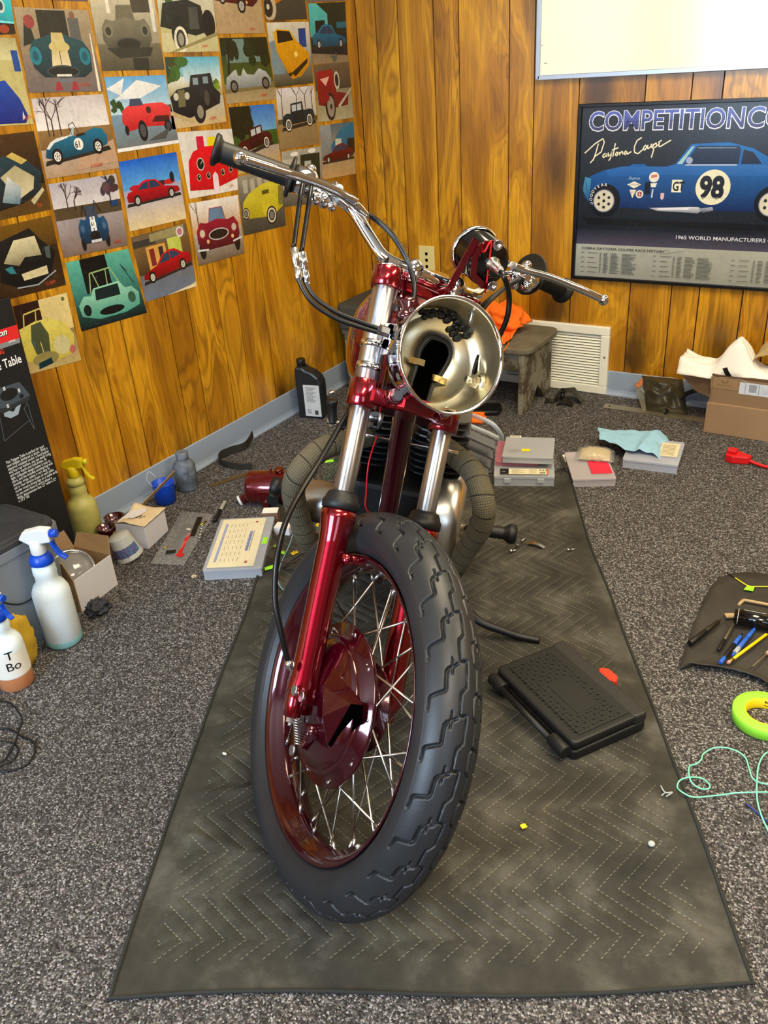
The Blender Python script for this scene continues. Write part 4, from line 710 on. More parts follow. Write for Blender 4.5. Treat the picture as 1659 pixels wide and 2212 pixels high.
# yokes
mb = MB(); mb.prism([(-.085, -.03), (.085, -.03), (.10, 0), (.085, .028), (.05, .036), (.03, .05), (-.03, .05), (-.05, .036), (-.085, .028), (-.10, 0)], .500, .530, MF); part('lower_yoke', mb, CANDY, bev=.006)
mb = MB(); mb.prism([(-.085, -.045), (.085, -.045), (.10, -.01), (.07, .012), (-.07, .012), (-.10, -.01)], .710, .728, MF); part('upper_yoke', mb, CANDY, bev=.004)
for w_ in (.012, -.02):
    mb = MB(); mb.tube([F(.07, .735, w_), F(-.07, .735, w_)], .006, 12); part('yoke_rail', mb, CANDY)
mb = MB(); mb.cyl(F(0, .53, -.045), F(0, .70, -.045), .026, n=30); part('steering_head', mb, CANDYD)
mb = MB(); mb.lathe([(.012, 0), (.018, .004), (.018, .012), (.011, .018), (.02, .03), (.014, .042)], 20, frame(F(.045, .655, .02), wn_, Fw, T_)); part('damper_knob', mb, CANDYD)
mb = MB(); mb.hexn(F(.052, .672, .0), F(.052, .684, .0), .010); mb.cyl(F(.052, .684, .0), F(.052, .708, .0), .0075, n=14); mb.ball(F(.052, .69, .005), .009); part('riser_stud', mb, CHROME)
mb = MB(); mb.hexn(F(-.052, .672, .0), F(-.052, .684, .0), .010); mb.cyl(F(-.052, .684, .0), F(-.052, .708, .0), .0075, n=14); part('riser_stud', mb, CHROME)
# handlebar
hbp = [(.392, .852, -.092), (.30, .847, -.066), (.23, .845, -.052), (.185, .838, -.042), (.155, .822, -.035), (.125, .785, -.018), (.10, .757, -.003), (.07, .748, .008), (.04, .747, .012), (0, .747, .012)]
hbl = [(.362, .870, -.085), (.30, .864, -.070), (.235, .856, -.050), (.185, .842, -.042)]+hbp[4:]
full = [F(*p) for p in hbp]+[F(-p[0], p[1], p[2]) for p in hbl[-2::-1]]
mb = MB(); mb.tube(cr(full, 7), .0112, 20); part('handlebar', mb, CHROME)
for s_ in (1, -1):
    mb = MB(); mb.ball(F(s_*.045, .750, .012), .0185, 18); mb.cyl(F(s_*.045, .728, .01), F(s_*.045, .748, .012), .013, n=20); part('bar_clamp', mb, CHROME)
    g0, g1 = (F(.268, .846, -.060), F(.398, .852, -.094)) if s_ > 0 else (F(-.245, .858, -.053), F(-.366, .871, -.087)); d_ = (g1-g0); L = d_.length
    fr_ = .034 if s_ > 0 else .041; prof = [(fr_-.001, 0), (fr_, .003), (fr_-.001, .006), (.018, .008)]+[(.0178 if k % 2 else .0168, .010+k*(L-.022)/60) for k in range(60)]+[(.0185, L-.012), (.025, L-.008), (.0265, L-.002), (.024, L)]
    mb = MB(); mb.rod(g0, g1, prof, 32); part('grip', mb, BLKR, label='black ribbed rubber grip')
    # perch, lever
    pv = F(s_*.205, .826, .002); mb = MB(); mb.rod(F(s_*.225, .845, -.052), F(s_*.190, .8405, -.044), [(.014, 0), (.0165, .001), (.0165, .034), (.014, .036)], 24)
    mb.tube([F(s_*.208, .842, -.046), pv], [.009, .007], 12); mb.ball(F(s_*.19, .852, -.04), .009); mb.ball(F(s_*.20, .815, -.03), .009); mb.cyl(F(s_*.198, .862, -.044), F(s_*.198, .81, -.035), .0045, n=10); part('lever_perch', mb, CHROME)
    mb = MB(); lp = [(.172, .822, .002), (.205, .826, .004), (.255, .823, .010), (.32, .812, .02), (.378, .804, .024)] if s_ > 0 else [(.165, .832, .004), (.195, .834, .006), (.24, .834, .022), (.30, .828, .042), (.348, .823, .052)]
    pts_ = cr([F(s_*a_, b_, c_) for a_, b_, c_ in lp], 6); N_ = len(pts_); mb.tube(pts_, [((.0075 if i_ > 3 else .009), .0062+.0012*(i_ > N_*.6)) for i_ in range(N_)], 14); lv = part('brake_lever' if s_ > 0 else 'clutch_lever', mb, CHROME)
    mb = MB(); mb.ball(pts_[-1]+(pts_[-1]-pts_[-2]).normalized()*.006, .0105, 16); put('lever_ball', mb, CHROME, lv)
# throttle housing (picture left) and switch
mb = MB(); mb.rod(F(.268, .846, -.060), F(.225, .845, -.052), [(.019, 0), (.024, .002), (.024, .034), (.016, .042)], 28); mb.ball(F(.24, .87, -.056), .010); th_ = part('throttle_housing', mb, CHROME)
mb = MB(); mb.ball(F(.215, .82, -.035), .013); mb.ball(F(.232, .815, -.03), .011); part('switch_knob', mb, CHROME)
mb = MB(); mb.ball(F(-.235, .838, -.03), .018); mb.ball(F(-.215, .815, -.01), .012); mb.ball(F(-.22, .86, -.03), .011); part('switch_knob', mb, CHROME)
mb = MB(); mb.rod(F(.178, .823, .0), F(.14, .812, -.004), [(.006, 0), (.007, .004), (.007, .02), (.005, .03), (.0045, .04)], 14); part('cable_adjuster', mb, CHROME)
mb = MB(); mb.rod(F(.198, .838, -.03), F(.188, .838, -.032), [(.017, 0), (.017, .003)], 20); part('cable_tie', mb, FROST)
# cables
CBL = mat('black_cable', (10, 10, 11), .3)
def cable(n, pts, r=.0042, m=CBL, label=None): mb = MB(); mb.tube(cr(pts, 8), r, 10); return part(n, mb, m, label=label)
cable('clutch_cable', [F(.145, .815, -.004), F(.125, .81, .0), F(.095, .79, .012), (F(.062, .755, .02)), F(.045, .712, .03), F(.042, .67, .03)], .005)
for k, (o1, o2) in enumerate(((0, 0), (.016, -.01))):
    jt = F(.262-o1*.9, .712+o2*.2, .002); jb = F(.249-o1*.9, .676, .006)
    cable('throttle_cable', [F(.262-o1, .828, -.02), F(.264-o1, .79, -.01), jt], .004)
    mb = MB(); mb.rod(jt, jb, [(.0045, 0), (.0072, .003), (.0072, .03), (.005, .032), (.0065, .034), (.0065, .05), (.004, .055)], 14); part('inline_adjuster', mb, CHROME if k else STEEL)
    cable('throttle_cable', [jb, F(.246-o1*.8, .664, .008), F(.218-o1*.4, .634+o1*.5, .014), F(.175, .618+o1*.6, .026), F(.13, .614+o1*.5, .04), F(.088, .612+o1*.4, .055)], .004)
cable('brake_cable', [F(.05, .53, -.05), F(.093, .479, -.03), F(.134, .387, -.014), F(.177, .296, .01), F(.188, .226, .02), F(.176, .152, .02), F(.154, .10, .022), F(.130, .054, .02)], .005, label='long black front brake cable')
mb = MB(); mb.cyl(F(.130, .058, .02), F(.126, .044, .02), .0068, n=12); part('cable_ferrule', mb, CHROME)
for s_, w_ in ((0, 0), (.008, .01)): cable('wiring', [F(-.215, .835, -.02-w_), F(-.16, .79, 0), F(-.10, .735, .035+w_), F(-.075, .70, .05+w_)], .0045)
# headlight bowl, empty
hc = F(-.002, .5985, .112); hz = (Fw*.99+V((.0, -.10, .02))).normalized(); hx = -(wn_-hz*wn_.dot(hz)).normalized(); hy = hz.cross(hx); MH = frame(hc, hx, hy, hz)
mb = MB(); mb.lathe([(.095, .0), (.095, -.012), (.092, -.016), (.0915, -.04), (.085, -.07), (.072, -.096), (.05, -.112), (.02, -.119), (.001, -.12)], 72, MH, caps=False)
mb.lathe([(.095, 0), (.0975, .003), (.0975, .008), (.094, .009), (.092, .002)], 72, MH, caps=False)
hs = part('headlight_shell', mb, CHROME, label='chrome round headlight shell without its lens')
INNER = mat('bare_inner_steel', (206, 196, 168), .36, 1, bump=.25, bscale=20, bumpd=.002, var=.22, vscale=9)
mb = MB(); mb.lathe([(.093, .004), (.0915, -.014), (.0905, -.038), (.084, -.055), (.076, -.060), (.072, -.066), (.066, -.080), (.05, -.092), (.03, -.099), (.001, -.101)], 72, MH, caps=False); part('bowl_interior', mb, INNER, hs, label='brassy bare metal inside of headlight bowl')
GR = lambda q: [(x*1.1+.038, y*1.3-.004) for x, y in q]
gro = [(-.018, .036), (-.036, .034), (-.046, .016), (-.046, -.004), (-.052, -.026), (-.058, -.046), (-.048, -.060), (-.032, -.060), (-.022, -.044), (-.014, -.024), (-.002, -.004), (.004, .018), (-.004, .032)]
def bz(x, y): r = math.hypot(x, y)/.066; return -.101+.021*r**2.2+.002
gp = cr([MH @ V((x, y, bz(x, y)+.003)) for x, y in GR(gro)], 4, True)
mb = MB(); mb.tube(gp, .0052, 10, True); put('grommet', mb, BLKR, hs)
mb = MB(); k = len(gp); cen = sum((V(p) for p in gp), V())/k; mb.add([V(p)+hz*.0005 for p in gp]+[cen+hz*.001], [(i_, (i_+1) % k, k) for i_ in range(k)], False); put('wiring_hole', mb, BLKH, hs)
for x, y, sg_ in ((-.020, -.006, 1), (.036, -.026, -1)):
    mb = MB(); c_ = MH @ V((x, y, bz(x, y)+.006)); mb.ribbon([c_-hx*.010*sg_, c_, c_+hx*.005*sg_+hz*.004, c_+hx*.017*sg_+hz*.006, c_+hx*.020*sg_+hz*.001], hy, .011, .0016); put('spring_clip', mb, mat('brass_clip', (214, 196, 140), .25, 1), hs)
mb = MB(); BLKA = mat('black_adhesive', (16, 15, 8), .5)
for k in range(30):
    an = math.radians(122-k*2.6); rr_ = .080-.007*math.sin(k*1.7)-.008*(k > 18)-.003*(k % 4); x, y = rr_*math.cos(an)-.004, rr_*math.sin(an); mb.lathe([(.0001, .003), (.006, .0025), (.0066+.003*math.sin(k*3.1), 0), (.0001, -.002)], 7, frame(MH @ V((x, y, -.051)), hx, (hy*.6+hz*.8).normalized(), (hz*.6-hy*.8).normalized()), caps=False)
put('adhesive_residue', mb, BLKA, hs, kind='stuff')
mb = MB(); c_ = MH @ V((.084, -.020, -.040)); mb.hexn(c_, c_-hx*.014+hz*.004, .012); mb.cyl(c_-hx*.014, c_-hx*.026, .0065, n=12); mb.lathe([(.013, -.003), (.019, .002), (.013, .007)], 16, frame(c_, hy, hz, hx), caps=False); put('mount_bolt', mb, INNER, hs)
mb = MB(); c_ = MH @ V((.030, .086, -.015)); mb.cyl(c_, c_-hy*.020, .0035, n=8); mb.box((0, 0, 0), (.012, .006, .004), frame(c_, hx, hy, hz)); put('rim_screw', mb, ZINC, hs)
mb = MB(); c_ = MH @ V((.030, -.084, -.02)); mb.box((0, 0, 0), (.014, .003, .02), frame(c_, hx, hy, hz)); put('lens_tab', mb, INNER, hs)
for s_ in (1, -1):       # brackets from the sleeves
    mb = MB(); mb.add([F(s_*.08, .585, .024), F(s_*.08, .64, .024), F(s_*.086, .63, .07), F(s_*.086, .60, .075), F(s_*.086, .58, .06)], [(0, 1, 2, 3, 4)], False); br_ = part('headlight_bracket', mb, CHROME, sol=.003)
    for a_, b_ in ((.60, .044), (.625, .05)):
        mb = MB(); c_ = F(s_*.084, a_, b_); mb.cyl(c_+wn_*s_*.001, c_+wn_*s_*.004, .008, n=16); put('bracket_hole', mb, BLKH, br_)
    mb = MB(); mb.hexn(F(s_*.10, .612, .07), F(s_*.115, .612, .07), .009); part('bracket_bolt', mb, ZINC)
# speedometer seen from behind
sa = (F(-.068, .776, .085)-F(-.068, .84, -.01)).normalized(); sb = F(-.064, .785, .075); sx_ = wn_; sx_ = (sx_-sa*sx_.dot(sa)).normalized(); sy_ = sa.cross(sx_)
MS = frame(sb, sx_, sy_, sa)
mb = MB(); mb.lathe([(.042, -.068), (.0425, -.060), (.040, -.055), (.040, -.005), (.037, 0), (.001, .001)], 48, MS, caps=False); spd = part('speedometer', mb, BLKG, label='black gloss speedometer cup seen from behind')
mb = MB(); mb.lathe([(.0425, -.058), (.0455, -.060), (.0455, -.067), (.040, -.071), (.038, -.068)], 48, MS, caps=False); put('bezel', mb, CHROME, spd)
mb = MB(); mb.lathe([(.038, -.069), (.001, -.0695)], 40, MS, caps=False); put('dial_glass', mb, BLKG, spd)
mb = MB(); mb.ribbon([MS @ V((x, y, .004)) for x, y in ((.030, -.028), (.034, -.004), (.020, .026), (-.008, .036), (-.028, .028))], [sa]*5, .003, .012); mb.ribbon([MS @ V((x, y, .004)) for x, y in ((.030, -.028), (.012, -.036), (.004, -.036))], sa, .003, .011)
mb.ribbon([MS @ V((.033, -.006, .005)), MS @ V((.048, -.03, .004)), F(-.02, .735, .035), F(-.01, .725, .02)], sa, .003, .012); put('speedometer_bracket', mb, CANDY, spd)
for x, y in ((-.024, .030), (.006, -.036)):
    mb = MB(); mb.cyl(MS @ V((x, y, .004)), MS @ V((x, y, .008)), .009, n=16); mb.hexn(MS @ V((x, y, .008)), MS @ V((x, y, .014)), .006); mb.ball(MS @ V((x, y, .015)), .0045, 10); put('bracket_nut', mb, CHROME, spd)
mb = MB(); mb.rod(MS @ V((-.004, -.004, 0)), MS @ V((-.004, -.004, .1)), [(.013, 0), (.013, .008), (.009, .01), (.009, .022), (.0075, .024), (.0075, .036), (.005, .045)], 18); put('drive_nut', mb, STEEL, spd)
e_ = MS @ V((-.004, -.004, .044)); cable('speedometer_cable', [e_-sa*.01, e_+sa*.012-T_*.004, F(-.098, .735, .105), F(-.113, .70, .09), F(-.118, .655, .06), F(-.118, .62, .03), F(-.10, .56, -.02)], .0048)
mb = MB(); mb.tube(cr([MS @ V((.024, -.014, 0)), MS @ V((.026, -.02, .012)), MS @ V((.02, -.034, .008)), F(-.085, .745, .05)], 5), .0016, 8); part('red_wire', mb, REDP)
# fender stay stub, brake arm and spring
mb = MB(); mb.tube([F(.062, .236, .012), F(.035, .238, .012), F(.0, .239, .0), F(-.05, .238, -.005), F(-.062, .236, 0)], .0085, 14); mb.ball(F(.06, .236, .014), .0115); part('fork_brace', mb, CANDY)
mb = MB(); mb.ribbon([F(.082, -.075, .034), F(.072, -.055, .04), F(.060, -.043, .03)], wn_, .012, .02); mb.cyl(F(.055, -.052, .035), F(.085, -.052, .035), .013, n=24); arm = part('brake_arm', mb, CANDYD)
mb = MB(); mb.tube([F(.100+.0055*math.cos(q*.9)-.012*q/70, -.034-.042*q/70, .030+.0055*math.sin(q*.9)) for q in range(70)], .0013, 6); part('brake_spring', mb, ZINC)
for s3, v3, w3 in ((.095, -.084, .032), (.112, .012, .03), (.118, .048, .014), (.099, .004, .034)):
    mb = MB(); mb.cyl(F(s3, v3, w3), F(s3+.004, v3, w3), .0085, n=16); part('plate_screw', mb, ZINC)
# ---- frame, tank, seat
mb = MB(); mb.tube(cr([B(-.01, .74), B(.035, .62), B(.085, .47), B(.13, .33), B(.17, .24)], 5), .0215, 20); mb.tube(cr([B(.17, .24), B(.22, .19), B(.5, .17), B(.75, .2)], 5), .016, 14); part('downtube', mb, CANDYD)
for y_ in (.07, -.07): mb = MB(); mb.tube(cr([B(.02, .72, y_*.3), B(.4, .68, y_), B(.75, .66, y_), B(1.25, .62, y_*1.6)], 5), .013, 12); part('frame_rail', mb, CANDYD)
def tank(u, v):
    x = .035+.50*v; a = u*math.tau; wdt = .148*math.sin(math.pi*min(1, v*1.0)**.62)**.6 if 0 < v < 1 else .0
    hgt = .135*(math.sin(math.pi*v**.6)**.5 if 0 < v < 1 else 0.)
    ca, sa_ = math.cos(a), math.sin(a); zc = .765-.03*v; r_ = lambda q, e: math.copysign(abs(q)**e, q)
    return B(x, zc+hgt*r_(sa_, .8)*(1. if sa_ > 0 else .75), wdt*r_(ca, .75))
mb = MB(); mb.grid(tank, 48, 28); tk = part('fuel_tank', mb, mat('tank_red', (104, 8, 12), .22, .5, coat=1), label='deep red fuel tank behind the forks')
mb = MB(); mb.cyl(B(.25, .87, -.0), B(.25, .905, -.0), .03, n=28); put('filler_cap', mb, CHROME, tk)
# ---- engine
mb = MB(); mb.prism([(.17, .22), (.2, .44), (.44, .46), (.62, .40), (.66, .28), (.58, .18), (.25, .16)], -.10, .09, frame(B(0, 0), bb, bu, bs)); part('crankcase', mb, mat('dark_cast_case', (22, 22, 22), .5, .6, bump=.2, bscale=200), bev=.012)
for s_ in (1, -1):
    for k in range(10):
        z_ = .455+k*.0155; e_ = .068-.002*abs(k-4); mb = MB(); mb.prism(rrect(.145, e_*2, .03, 3), z_, z_+.004, frame(B(.33, 0, s_*.082), bb, bs, bu)); part('cooling_fin', mb, mat('black_fins', (18, 18, 19), .45) if k < 6 else ALUR)
    mb = MB(); mb.cyl(B(.33, .44, s_*.07), B(.33, .62, s_*.07), .045, n=28); part('cylinder_barrel', mb, BLKP)
    for k in range(4):
        mb = MB(); mb.prism([(-.022, -.0012), (.022, -.0012), (.022, .0012), (-.022, .0012)], -.03, .05 if s_ < 0 else .03, frame(B(.285, .490+.024*k, s_*(.11 if s_ > 0 else .155)), bb, (bu+bs*s_*.25).normalized(), (bs*s_-bu*.25).normalized())); part('head_fin', mb, ALUR)
    mb = MB(); mb.rod(B(.33, .635, s_*.06), B(.33, .69, s_*.06), [(.05, 0), (.052, .01), (.045, .04), (.02, .05)], 28); part('rocker_box', mb, ALU)
    mb = MB(); mb.cyl(B(.22, .585, s_*.075), B(.22, .60, s_*.075), .02, n=20); mb.hexn(B(.215, .57, s_*.075), B(.215, .585, s_*.075), .007); mb.cyl(B(.2, .575, s_*.055), B(.2, .61, s_*.055), .006, n=10); part('rocker_nut', mb, ZINC)
mb = MB(); mb.tube([B(.13, .585, y_) for y_ in (.12, .06, -.06, -.12)], .004, 8); part('oil_pipe', mb, CHROME)
mb = MB(); mb.tube(cr([B(.1, .60, .05), B(.06, .56, .055), B(.05, .5, .05), B(.07, .44, .04), B(.15, .38, -.02)], 6), .0017, 6); part('red_wire', mb, REDP)
# timing side (picture left): round covers
mb = MB(); mb.rod(B(.40, .305, .10), B(.40, .305, .2), [(.088, 0), (.088, .026), (.08, .040), (.05, .046), (.001, .047)], 44); part('timing_cover', mb, ALU)
mb = MB(); mb.rod(B(.24, .345, .05), B(.24, .345, .2), [(.046, 0), (.05, .05), (.05, .128), (.047, .132), (.047, .144), (.042, .150), (.001, .152)], 36); mb.rod(B(.24, .345, -.06), B(.24, .345, .2), [(.038, 0), (.04, .05), (.038, .1)], 30); part('dynamo', mb, mat('satin_alloy2', (190, 188, 184), .3, 1))
mb = MB(); mb.prism([(.20, .21), (.17, .30), (.18, .40), (.24, .455), (.34, .46), (.5, .42), (.6, .37), (.72, .35), (.78, .28), (.74, .2), (.6, .17), (.34, .15)], .07, .165, frame(B(0, 0), bu*0+bb, bu, -bs)); pc_ = part('primary_cover', mb, mat('satin_alloy', (225, 222, 212), .3, 1), bev=.035); pc_.modifiers['b'].segments = 5; pc_.data.polygons.foreach_set('use_smooth', [True]*len(pc_.data.polygons))
for x_, z_ in ((.24, .37), (.22, .24), (.34, .42), (.36, .165), (.62, .36)):
    mb = MB(); mb.cyl(B(x_+.01, z_, -.185), B(x_+.01, z_, -.195), .006, n=12); part('cover_screw', mb, BLKP)
# exhaust headers wrapped in tape
def wrap_mat():
    s = NT('exhaust_wrap', .9); at = s.n('Attribute', attribute_name='st'); sp = s.n('SeparateXYZ'); s.l(at.outputs['Vector'], sp.inputs[0])
    ln = s.math('PINGPONG', s.math('ADD', sp.outputs[0], s.math('MULTIPLY', sp.outputs[1], .018)), .018); e = s.math('LESS_THAN', ln, .0011)
    wv = s.math('ADD', s.math('SINE', s.math('MULTIPLY', sp.outputs[0], 1800.)), s.math('SINE', s.math('MULTIPLY', sp.outputs[1], 190.)))
    c = s.mix(e, s.mix(s.math('MULTIPLY_ADD', wv, .2, .5), (66, 60, 46), (116, 108, 84)), (34, 30, 22)); s.l(c, s.b.inputs['Base Color'])
    s.bump(s.math('ADD', s.math('MULTIPLY', wv, .0004), s.math('MULTIPLY', s.math('MINIMUM', ln, .004), .35)), .8, 1.); return s.m
WRAP = wrap_mat()
def header(pts, r, name='exhaust_header'):
    P_ = cr(pts, 14); n_ = 24; mb = MB(); L = 0; st = []; rs = []
    for i_, p in enumerate(P_):
        if i_: L += (p-P_[i_-1]).length
        rs.append(r+.0011*((L/.036) % 1)-.0006); st += [(L, k/n_, 0) for k in range(n_)]
    mb.tube(P_, rs, n_); o = part(name, mb, WRAP, label='exhaust pipe wrapped in tan heat tape')
    a_ = o.data.attributes.new('st', 'FLOAT_VECTOR', 'POINT'); a_.data.foreach_set('vector', np.array(st, dtype=np.float32).ravel())
header([B(.29, .515, .07), B(.24, .52, .105), B(.17, .515, .165), B(.12, .475, .202), B(.13, .42, .212), B(.17, .34, .200), B(.22, .25, .180), B(.32, .18, .165), B(.45, .15, .16), B(.62, .14, .17)], .0255)
header([B(.29, .53, -.07), B(.24, .535, -.105), B(.17, .53, -.16), B(.12, .49, -.193), B(.13, .43, -.202), B(.17, .35, -.190), B(.22, .26, -.178), B(.32, .18, -.175), B(.45, .15, -.175), B(.62, .14, -.18)], .0255)
# pegs, kick starter, stand, rear wheel
for s_ in (1, -1):
    p0, p1 = B(.52, .195+.0*(s_ < 0), s_*.21), B(.52, .205, s_*.335); mb = MB(); mb.cyl(B(.52, .19, s_*.12), p0, .010, n=14); mb.hexn(B(.52, .195, s_*.17), B(.52, .195, s_*.185), .016); pg = part('foot_peg', mb, STEEL)
    mb = MB(); mb.rod(p0, p1, [(.017, 0), (.019, .003)]+[(.018 if k % 2 else .0165, .006+k*.006) for k in range(16)]+[(.026, .106), (.028, .112), (.026, .125), (.02, .128)], 28); put('peg_rubber', mb, BLKR, pg)
mb = MB(); mb.tube(cr([B(.60, .30, .14), B(.60, .36, .185), B(.60, .392, .195)], 4), .008, 12); mb.cyl(B(.60, .385, .18), B(.60, .385, .22), .010, n=14); ks = part('kick_starter', mb, CHROME)
mb = MB(); mb.rod(B(.60, .385, .204), B(.61, .46, .218), [(.012, 0), (.013, .004)]+[(.0125, .006), (.0125, .05), (.016, .056), (.015, .064)], 20); put('pedal_rubber', mb, BLKR, ks)
mb = MB(); mb.ball(B(.612, .467, .220), .010, 12, (1, 1, .6)); put('end_cap', mb, ZINC, ks)
mb = MB(); sd = cr([B(.34, .17, -.13), B(.30, .13, -.19), P(1030, 1338, .055), P(1085, 1362, .035), P(1120, 1374, .022), P(1166, 1384, .016)], 6); mb.tube(sd, [.012-.004*i_/len(sd) for i_ in range(len(sd))], 14); part('side_stand', mb, BLKP, label='dark curved side stand touching the blanket')
MR = frame(B(1.16, .325), bb, bu, bs)
mb = MB(); mb.lathe([(.255, .035), (.27, .05), (.30, .055), (.322, .04), (.328, 0), (.322, -.04), (.30, -.055), (.27, -.05), (.255, -.035)], 72, MR, caps=False); part('rear_tyre', mb, RUBT)
mb = MB(); mb.lathe([(.256, .036), (.24, .03), (.23, 0), (.24, -.03), (.256, -.036)], 64, MR, caps=False); part('rear_rim', mb, CANDYD)
mb = MB(); mb.lathe([(.02, -.06), (.06, -.05), (.07, 0), (.06, .05), (.02, .06)], 32, MR); part('rear_hub', mb, CANDYD)
for k in range(20):
    an = k*math.tau/20; mb = MB(); mb.cyl(MR @ V((.06*math.cos(an+.5), .06*math.sin(an+.5), .04*(-1)**k)), MR @ V((.235*math.cos(an), .235*math.sin(an), 0)), .002, n=6); part('rear_spoke', mb, STEEL)
for y_ in (.095, -.095): mb = MB(); mb.tube([B(.62, .25, y_), B(1.16, .325, y_)], .014, 12); part('swingarm', mb, CANDYD); mb = MB(); mb.tube([B(1.14, .34, y_*1.15), B(1.02, .62, y_*1.1)], .02, 14); part('shock_absorber', mb, CHROME)
# clear hose loop, lever guard and rectifier bits seen around the head
mb = MB(); mb.tube(cr([B(.42, .56, -.12), B(.36, .57, -.19), B(.40, .52, -.225), B(.47, .50, -.19), B(.50, .50, -.13)], 6), .0055, 10); part('fuel_hose', mb, FROST, label='milky clear hose loop')
mb = MB(); mb.ribbon([B(.30, .735, .118), B(.36, .76, .135), B(.46, .74, .14)], bu, .035, .004); part('tank_badge_plate', mb, mat('dull_plate', (130, 128, 120), .35, .8))
# ------------------------------------------------------------------ helpers for small things
Zv = V((0, 0, 1))
def fr2(p0, p1, z=0.):                 # frame at p0: x towards p1, z up
    p0 = V(p0); d = V(p1)-p0; d.z = 0; d.normalize(); return frame(V((p0.x, p0.y, z)), d, Zv.cross(d), Zv)
def bottle_prof(r, h, neck, nh, sh=.3):
    return [(r*.9, 0), (r, .006), (r, h*(1-sh)), (r*.97, h*(1-sh)+.004), (r*.80, h*(1-sh*.55)), (neck*1.15, h*(1-sh*.2)), (neck, h), (neck, h+nh)]
def spray(loc, h, r, ang, body_m, label, head_m=WHITEP, trig_m=None, collar_m=None, liquid=None, tilt=0., lab=None, grp='trigger spray bottles'):
    trig_m = trig_m or BLUEP; collar_m = collar_m or BLUEP
    t = thing('spray_bottle', label, 'spray bottle', loc, grp); M = rotz(loc, ang, Matrix.Rotation(tilt, 4, 'Y'))
    mb = MB(); mb.lathe([(r*.9, 0), (r, .006), (r, h*.56), (r*.97, h*.60), (r*.80, h*.665), (r*.60, h*.70), (r*.58, h*.76), (r*.62, h*.80), (r*.60, h*.86), (r*.52, h*.90), (r*.5, h*.93)], 36, M); put('bottle', mb, body_m, t)
    if liquid: mb = MB(); mb.lathe([(r*.91, -.0), (r*1.008, .006), (r*1.008, h*liquid[0])], 36, M, caps=False); put('liquid', mb, liquid[1], t)
    if lab: mb = MB(); mb.lathe([(r*1.012, h*lab[0]), (r*1.012, h*lab[1])], 36, M, caps=False); put('label_sleeve', mb, PAPER, t)
    mb = MB(); mb.lathe([(r*.60, h*.90), (r*.64, h*.905), (r*.62, h*.95), (r*.50, h*.985), (r*.42, h*1.0)], 30, M); put('collar', mb, collar_m, t)
    H = h*1.0; k = h/.22
    mb = MB(); mb.lathe([(r*.40, H), (r*.38, H+.03*k), (r*.3, H+.034*k)], 20, M); mb.prism([(-.032*k, .036*k), (-.02*k, .052*k), (.012*k, .060*k), (.036*k, .058*k), (.036*k, .030*k), (.012*k, .026*k), (-.01*k, .022*k)], -.010*k, .010*k, M @ Matrix.Translation((0, 0, H)) @ Matrix.Rotation(R90, 4, 'X')); hd = put('spray_head', mb, head_m, t, bev=.003*k)
    mb = MB(); mb.cyl(M @ V((.036*k, 0, H+.047*k)), M @ V((.050*k, 0, H+.047*k)), .009*k, .008*k, 16); put('nozzle', mb, trig_m, hd)
    mb = MB(); mb.ribbon([M @ V((x*k, 0, H+z*k)) for x, z in ((.026, .036), (.034, .026), (.038, .012), (.046, -.002), (.058, -.010))], M.to_3x3() @ V((0, 1, 0)), .012*k, .006*k); put('trigger', mb, trig_m, hd, bev=.0015)
    return t, M
SOAP = mat('hazy_bottle_plastic', (226, 238, 242), .3, bump=.05, bscale=20, var=.05, vscale=20)
AMB = mat('orange_liquid', (196, 128, 84), .2); AQUA = mat('aqua_plastic_base', (150, 205, 205), .3)
d_view = lambda ang: math.radians(ang)
p = P(141, 1382); p.z = 0
spray(p, .262, .046, math.radians(25), SOAP, 'tall white spray bottle with blue collar and trigger beside open carton', liquid=(.08, AQUA))
p = P(38, 1474); p.z = 0
t, M = spray(p, .208, .041, math.radians(10), SOAP, 'short white spray bottle holding orange liquid at the left edge', liquid=(.19, AMB), lab=(.2, .52))
for s_, z_, dy in (('T', .094, -.004), ('Bo', .064, -.002)):
    vs, fs = text_mesh(s_, .032); mb = MB()
    out = []
    for x, y, _ in vs: a_ = -1.0+x/.042+ (0.12 if s_ == 'T' else 0); out.append((.0424*math.cos(a_), .0424*math.sin(a_), z_+y))
    mb.add(out, fs, False, M); put('handwriting', mb, BLKP, t)
p = P(168, 1096); p.x = max(p.x, WX+.045); p.z = 0
YB = mat('yellowed_bottle', (176, 170, 96), .4, var=.12, vscale=30); YH = mat('yellow_trigger_plastic', (205, 180, 20), .4)
p = V((WX+.052, 1.43, 0)); spray(p, .225, .044, math.radians(30), YB, 'yellowish spray bottle with yellow trigger head against the left wall', head_m=YH, trig_m=YH, collar_m=YB)
# ---- tall black box on the left wall
x1, ye, zt = -1.956, 1.332, .793
t = thing('tall_box', 'tall black product box with red band leaning by the left wall', 'box', (WX+.06, 1.1, 0))
mb = MB(); mb.box(((WX+.002+x1)/2, (ye+.78)/2, zt/2), (x1-WX-.004, ye-.78, zt)); put('carton', mb, mat('black_printed_card', (12, 12, 13), .35), t, bev=.003)
a = Art((x1+.0003, .78, zt-.004), (x1+.0003, ye-.002, zt-.004), (x1+.0003, ye-.002, .004), (x1+.0003, .78, .004), (1, 0, 0), (10, 10, 11), .0003)
Wd, Hh = ye-.78, zt
def uv(px_, py_): q = PX(px_, py_, x1); return ((q.y-.78)/Wd, q.z/Hh)
def qp(pts, c, c2=None): a.poly([uv(*p) for p in pts][::-1], c, c2)
qp([(-40, 721), (37, 698), (43, 727), (-40, 752)], (214, 30, 34)); qp([(-40, 752), (43, 727), (44, 737), (-40, 765)], (128, 130, 132))
